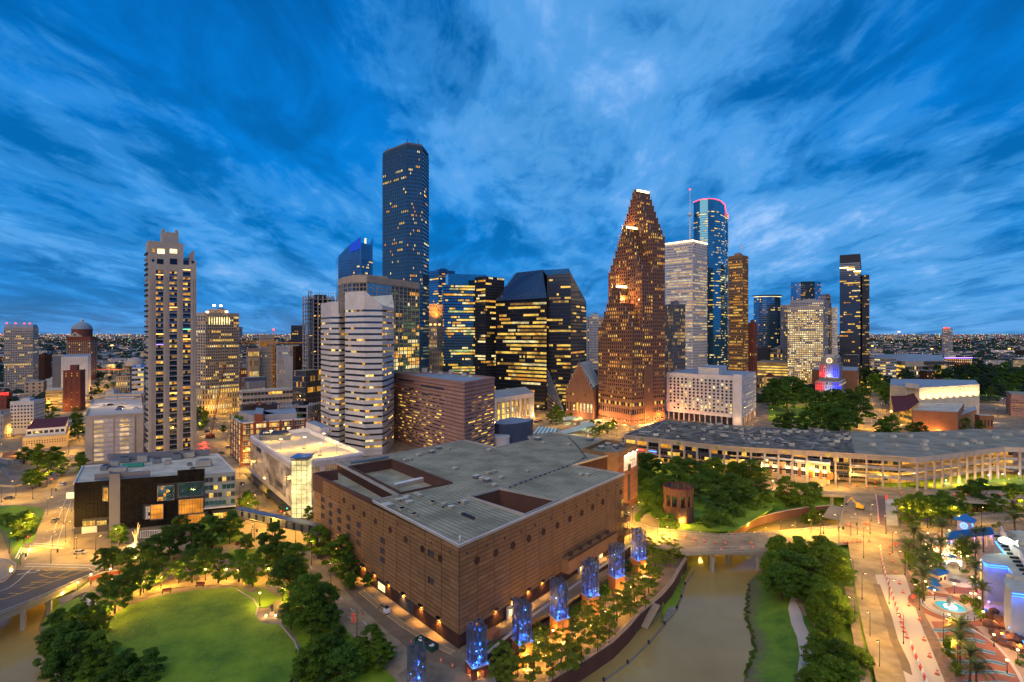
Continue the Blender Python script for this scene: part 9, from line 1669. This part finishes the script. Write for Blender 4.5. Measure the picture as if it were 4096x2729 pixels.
occ=np.array(occ);n=0;labs=['low dark building in the flat city beyond the towers','small pale building scattered among trees in the flat city']
tries=0;LST=[]
while n<190 and tries<4000:
 tries+=1;d=R.uniform(760,2600);t=R.uniform(-1.0,1.0);x,y=t*d*.97,d
 if np.min(np.hypot(occ[:,0]-x,occ[:,1]-y))<34:continue
 if 900<d and abs(x/d)<.36 and d<1600:continue
 sx=CX+x/d*FOC
 if 405<sx<480 and d<3000:continue
 if 3300<sx<3600 and d<1100:continue
 if sx>3600 and d<1050:continue
 occ=np.vstack([occ,[x,y]]);w2,d2,h2=R.uniform(16,48),R.uniform(14,34),R.choice((5,7,9,12,16,24))if d>1000 else R.choice((5,8,11));k=R.randrange(2);m_=R.choice(['stone_grey','brick_red','stone_tan','wall_grey','stone_buff','stone_white'])if k else R.choice(['wall_dark','wall_grey','brick_dark'])
 cn_={'stone_grey':'grey','brick_red':'red brick','stone_tan':'tan','wall_grey':'slate','stone_buff':'buff','stone_white':'white','wall_dark':'black','brick_dark':'dark brown'}[m_];LST.append((x/y,cn_));root=thing('distant_building',cn_,'building',(x,y,0),R.uniform(-.3,.3),'small buildings beyond the towers');MB().box((0,0,h2/2),(w2,d2,h2),m_).build('wall',root);b=MB();b.box((0,0,h2+.25),(w2+.6,d2+.6,.5),R.choice(['roof_blue','roof_grey','roof_pale','roof_tar']));b.box((w2*.2,0,h2+1),(4,4,1.6),'steel');b.build('roof',root)
 b=MB();nf=max(1,int(h2/3.6));nc=int(w2/3.4)
 for r in range(nf):
  for c in range(nc):
   if R.random()<.55:b.box((-w2/2+w2*(c+.5)/nc,-d2/2-.1,(r+.5)*h2/nf),(1.7,.2,1.5),R.choice(['lit_yellow','lit_amber','lit_hot','lit_dim'])if R.random()<.4 else 'glass_room')
 b.build('window',root)if b.v else None;n+=1
dl=sorted([o for o in bpy.data.objects if o.name.startswith('distant_building')],key=lambda o:o.location.x/o.location.y);cc={}
for o in dl:c_=o['label'];cc[c_]=cc.get(c_,-1)+1;o['label']='small %s flat-roofed building beyond the towers, %s %s one from the left'%(c_,od(cc[c_]),c_)
b=MB();rr=np.random.RandomState(5)
for i in range(2600):
 d=math.exp(rr.uniform(math.log(1500),math.log(14000)));x=rr.uniform(-1,1)*d;s=1+d/5000
 b.box((x,d,3*s),(rr.uniform(12,40)*s,rr.uniform(10,20)*s,rr.choice([4,5,7,10])*s),['wall_dark','wall_grey','stone_grey','stone_buff','roof_blue','stone_tan'][rr.randint(6)],rr.uniform(-.4,.4))
o=b.build('distant_suburb_roofs',kind='stuff');tag(o,'flat suburb roofs reaching to the horizon','city')
N_=16000;dd=np.exp(rr.uniform(math.log(720),math.log(9000),N_));xx=rr.uniform(-1.0,1.0,N_)*dd;keep=~((dd<1050)&(np.abs(xx/dd)<.42));sxx=CX+xx/dd*FOC;keep&=~((sxx>405)&(sxx<480)&(dd<3000));keep&=~((sxx>3280)&(sxx<3560)&(dd<1200));keep&=~((sxx>3560)&(sxx<3900)&(dd<1080))
keep&=np.array([np.min(np.hypot(occ[:,0]-a,occ[:,1]-c))>26 if c<2600 else True for a,c in zip(xx,dd)])
xx,dd=xx[keep],dd[keep];nb=len(xx);rad=(4+rr.rand(nb)*4)*(1+dd/4500);k=7;an=np.arange(k)*6.2832/k
V=[];F=[]
lev=[(1.0,.30),(.85,.75),(.45,1.05)]
base=np.zeros((nb,k*3+1,3))
for li,(rs,zs2)in enumerate(lev):
 jit=1+.28*(rr.rand(nb,k)-.5);base[:,li*k:(li+1)*k,0]=xx[:,None]+np.cos(an)*rad[:,None]*rs*jit;base[:,li*k:(li+1)*k,1]=dd[:,None]+np.sin(an)*rad[:,None]*rs*jit;base[:,li*k:(li+1)*k,2]=rad[:,None]*zs2*(1+.25*(rr.rand(nb,k)-.5))
base[:,-1]=np.stack([xx,dd,rad*1.15],1)
f1=[(l*k+i,l*k+(i+1)%k,(l+1)*k+(i+1)%k,(l+1)*k+i)for l in range(2)for i in range(k)];f2=[(2*k+i,2*k+(i+1)%k,3*k,3*k)for i in range(k)]
quads=np.array(f1);tris_=np.array(f2)[:,:3];nv=k*3+1;offs=(np.arange(nb)*nv)[:,None,None]
me=bpy.data.meshes.new('distant_tree_cover');me.from_pydata(base.reshape(-1,3).tolist(),[],(quads[None]+offs).reshape(-1,4).tolist()+(tris_[None]+offs).reshape(-1,3).tolist());me.materials.append(M['leaf_far']);me.update();o=bpy.data.objects.new('distant_tree_cover',me);link(o);tag(o,'dark mass of suburban trees beyond downtown','trees',kind='stuff')
b=MB()
for i in range(5200):
 d=math.exp(rr.uniform(math.log(900),math.log(30000))if i%3 else rr.uniform(math.log(6000),math.log(36000)));x=rr.uniform(-1.0,1.0)*d
 if d<1600 and abs(x/d)<.42:continue
 r=d*.00036*rr.choice([.7,.9,1.2,1.7]);m_=['far_warm','far_warm','far_white','far_orange','far_warm','far_white','far_red','far_green','far_warm','far_warm','far_orange','far_white'][rr.randint(12)]
 z=rr.uniform(8,13)*(1+d/7000);b.add([(x-r,d,z),(x,d,z-r),(x+r,d,z),(x,d,z+r),(x,d-r,z)],[(0,1,4),(1,2,4),(2,3,4),(3,0,4)],m_)
o=b.build('distant_city_lights',kind='stuff');tag(o,'scattered street and shop lights across the far flat city','lights')
hw=thing('elevated_road','long pinkish lit elevated road crossing behind the left avenue','road',(*wd(col('W',1000),1300),0));b=MB(hw.location);p,q=wd(col('W',850),1300),wd(col('W',1390),1330);b.box(((p.x+q.x)/2,1315,9),((q-p).length,16,2),'concrete',.03);b.build('deck',hw);b=MB(hw.location)
for i in range(12):c=p.lerp(q,(i+.5)/12);b.box((c.x,c.y,4),(3,3,8),'concrete')
b.build('pier',hw);MB(hw.location).box(((p.x+q.x)/2,1306,10.6),((q-p).length,.5,1.0),'glow_sign',.03).build('traffic_light_stream',hw)
for i,(f,X,Y)in enumerate((('W',1079,320),('E',1028,778),('E',655,760),('E',1514,778),('E',822,672))):
 d=1700 if i else 1500;p=wd(col(f,X),d);zt=zat(row(f,Y),d);s=thing('high_mast_light','tall motorway light mast glowing orange in the distance, %s'%['beside the left avenue','right of the arena','right of the tall blue tower','near the right edge','thin one on the right horizon'][i],'light mast',(*p,0));MB().tube((0,0,0),(0,0,zt),.6,'steel').build('pole',s);MB().lathe((0,0,zt),[(0,-1),(3.2,0),(3.2,1.2),(0,2)],'glow_orange',8).build('lamp_ring',s)
for o in bpy.data.objects:
 if o.type=='LIGHT' and o.parent:o['kind']='helper' if False else o.get('kind','')or 'thing'
for o in bpy.data.objects:
 if 'kind' in o and o.type=='LIGHT':del o['kind']
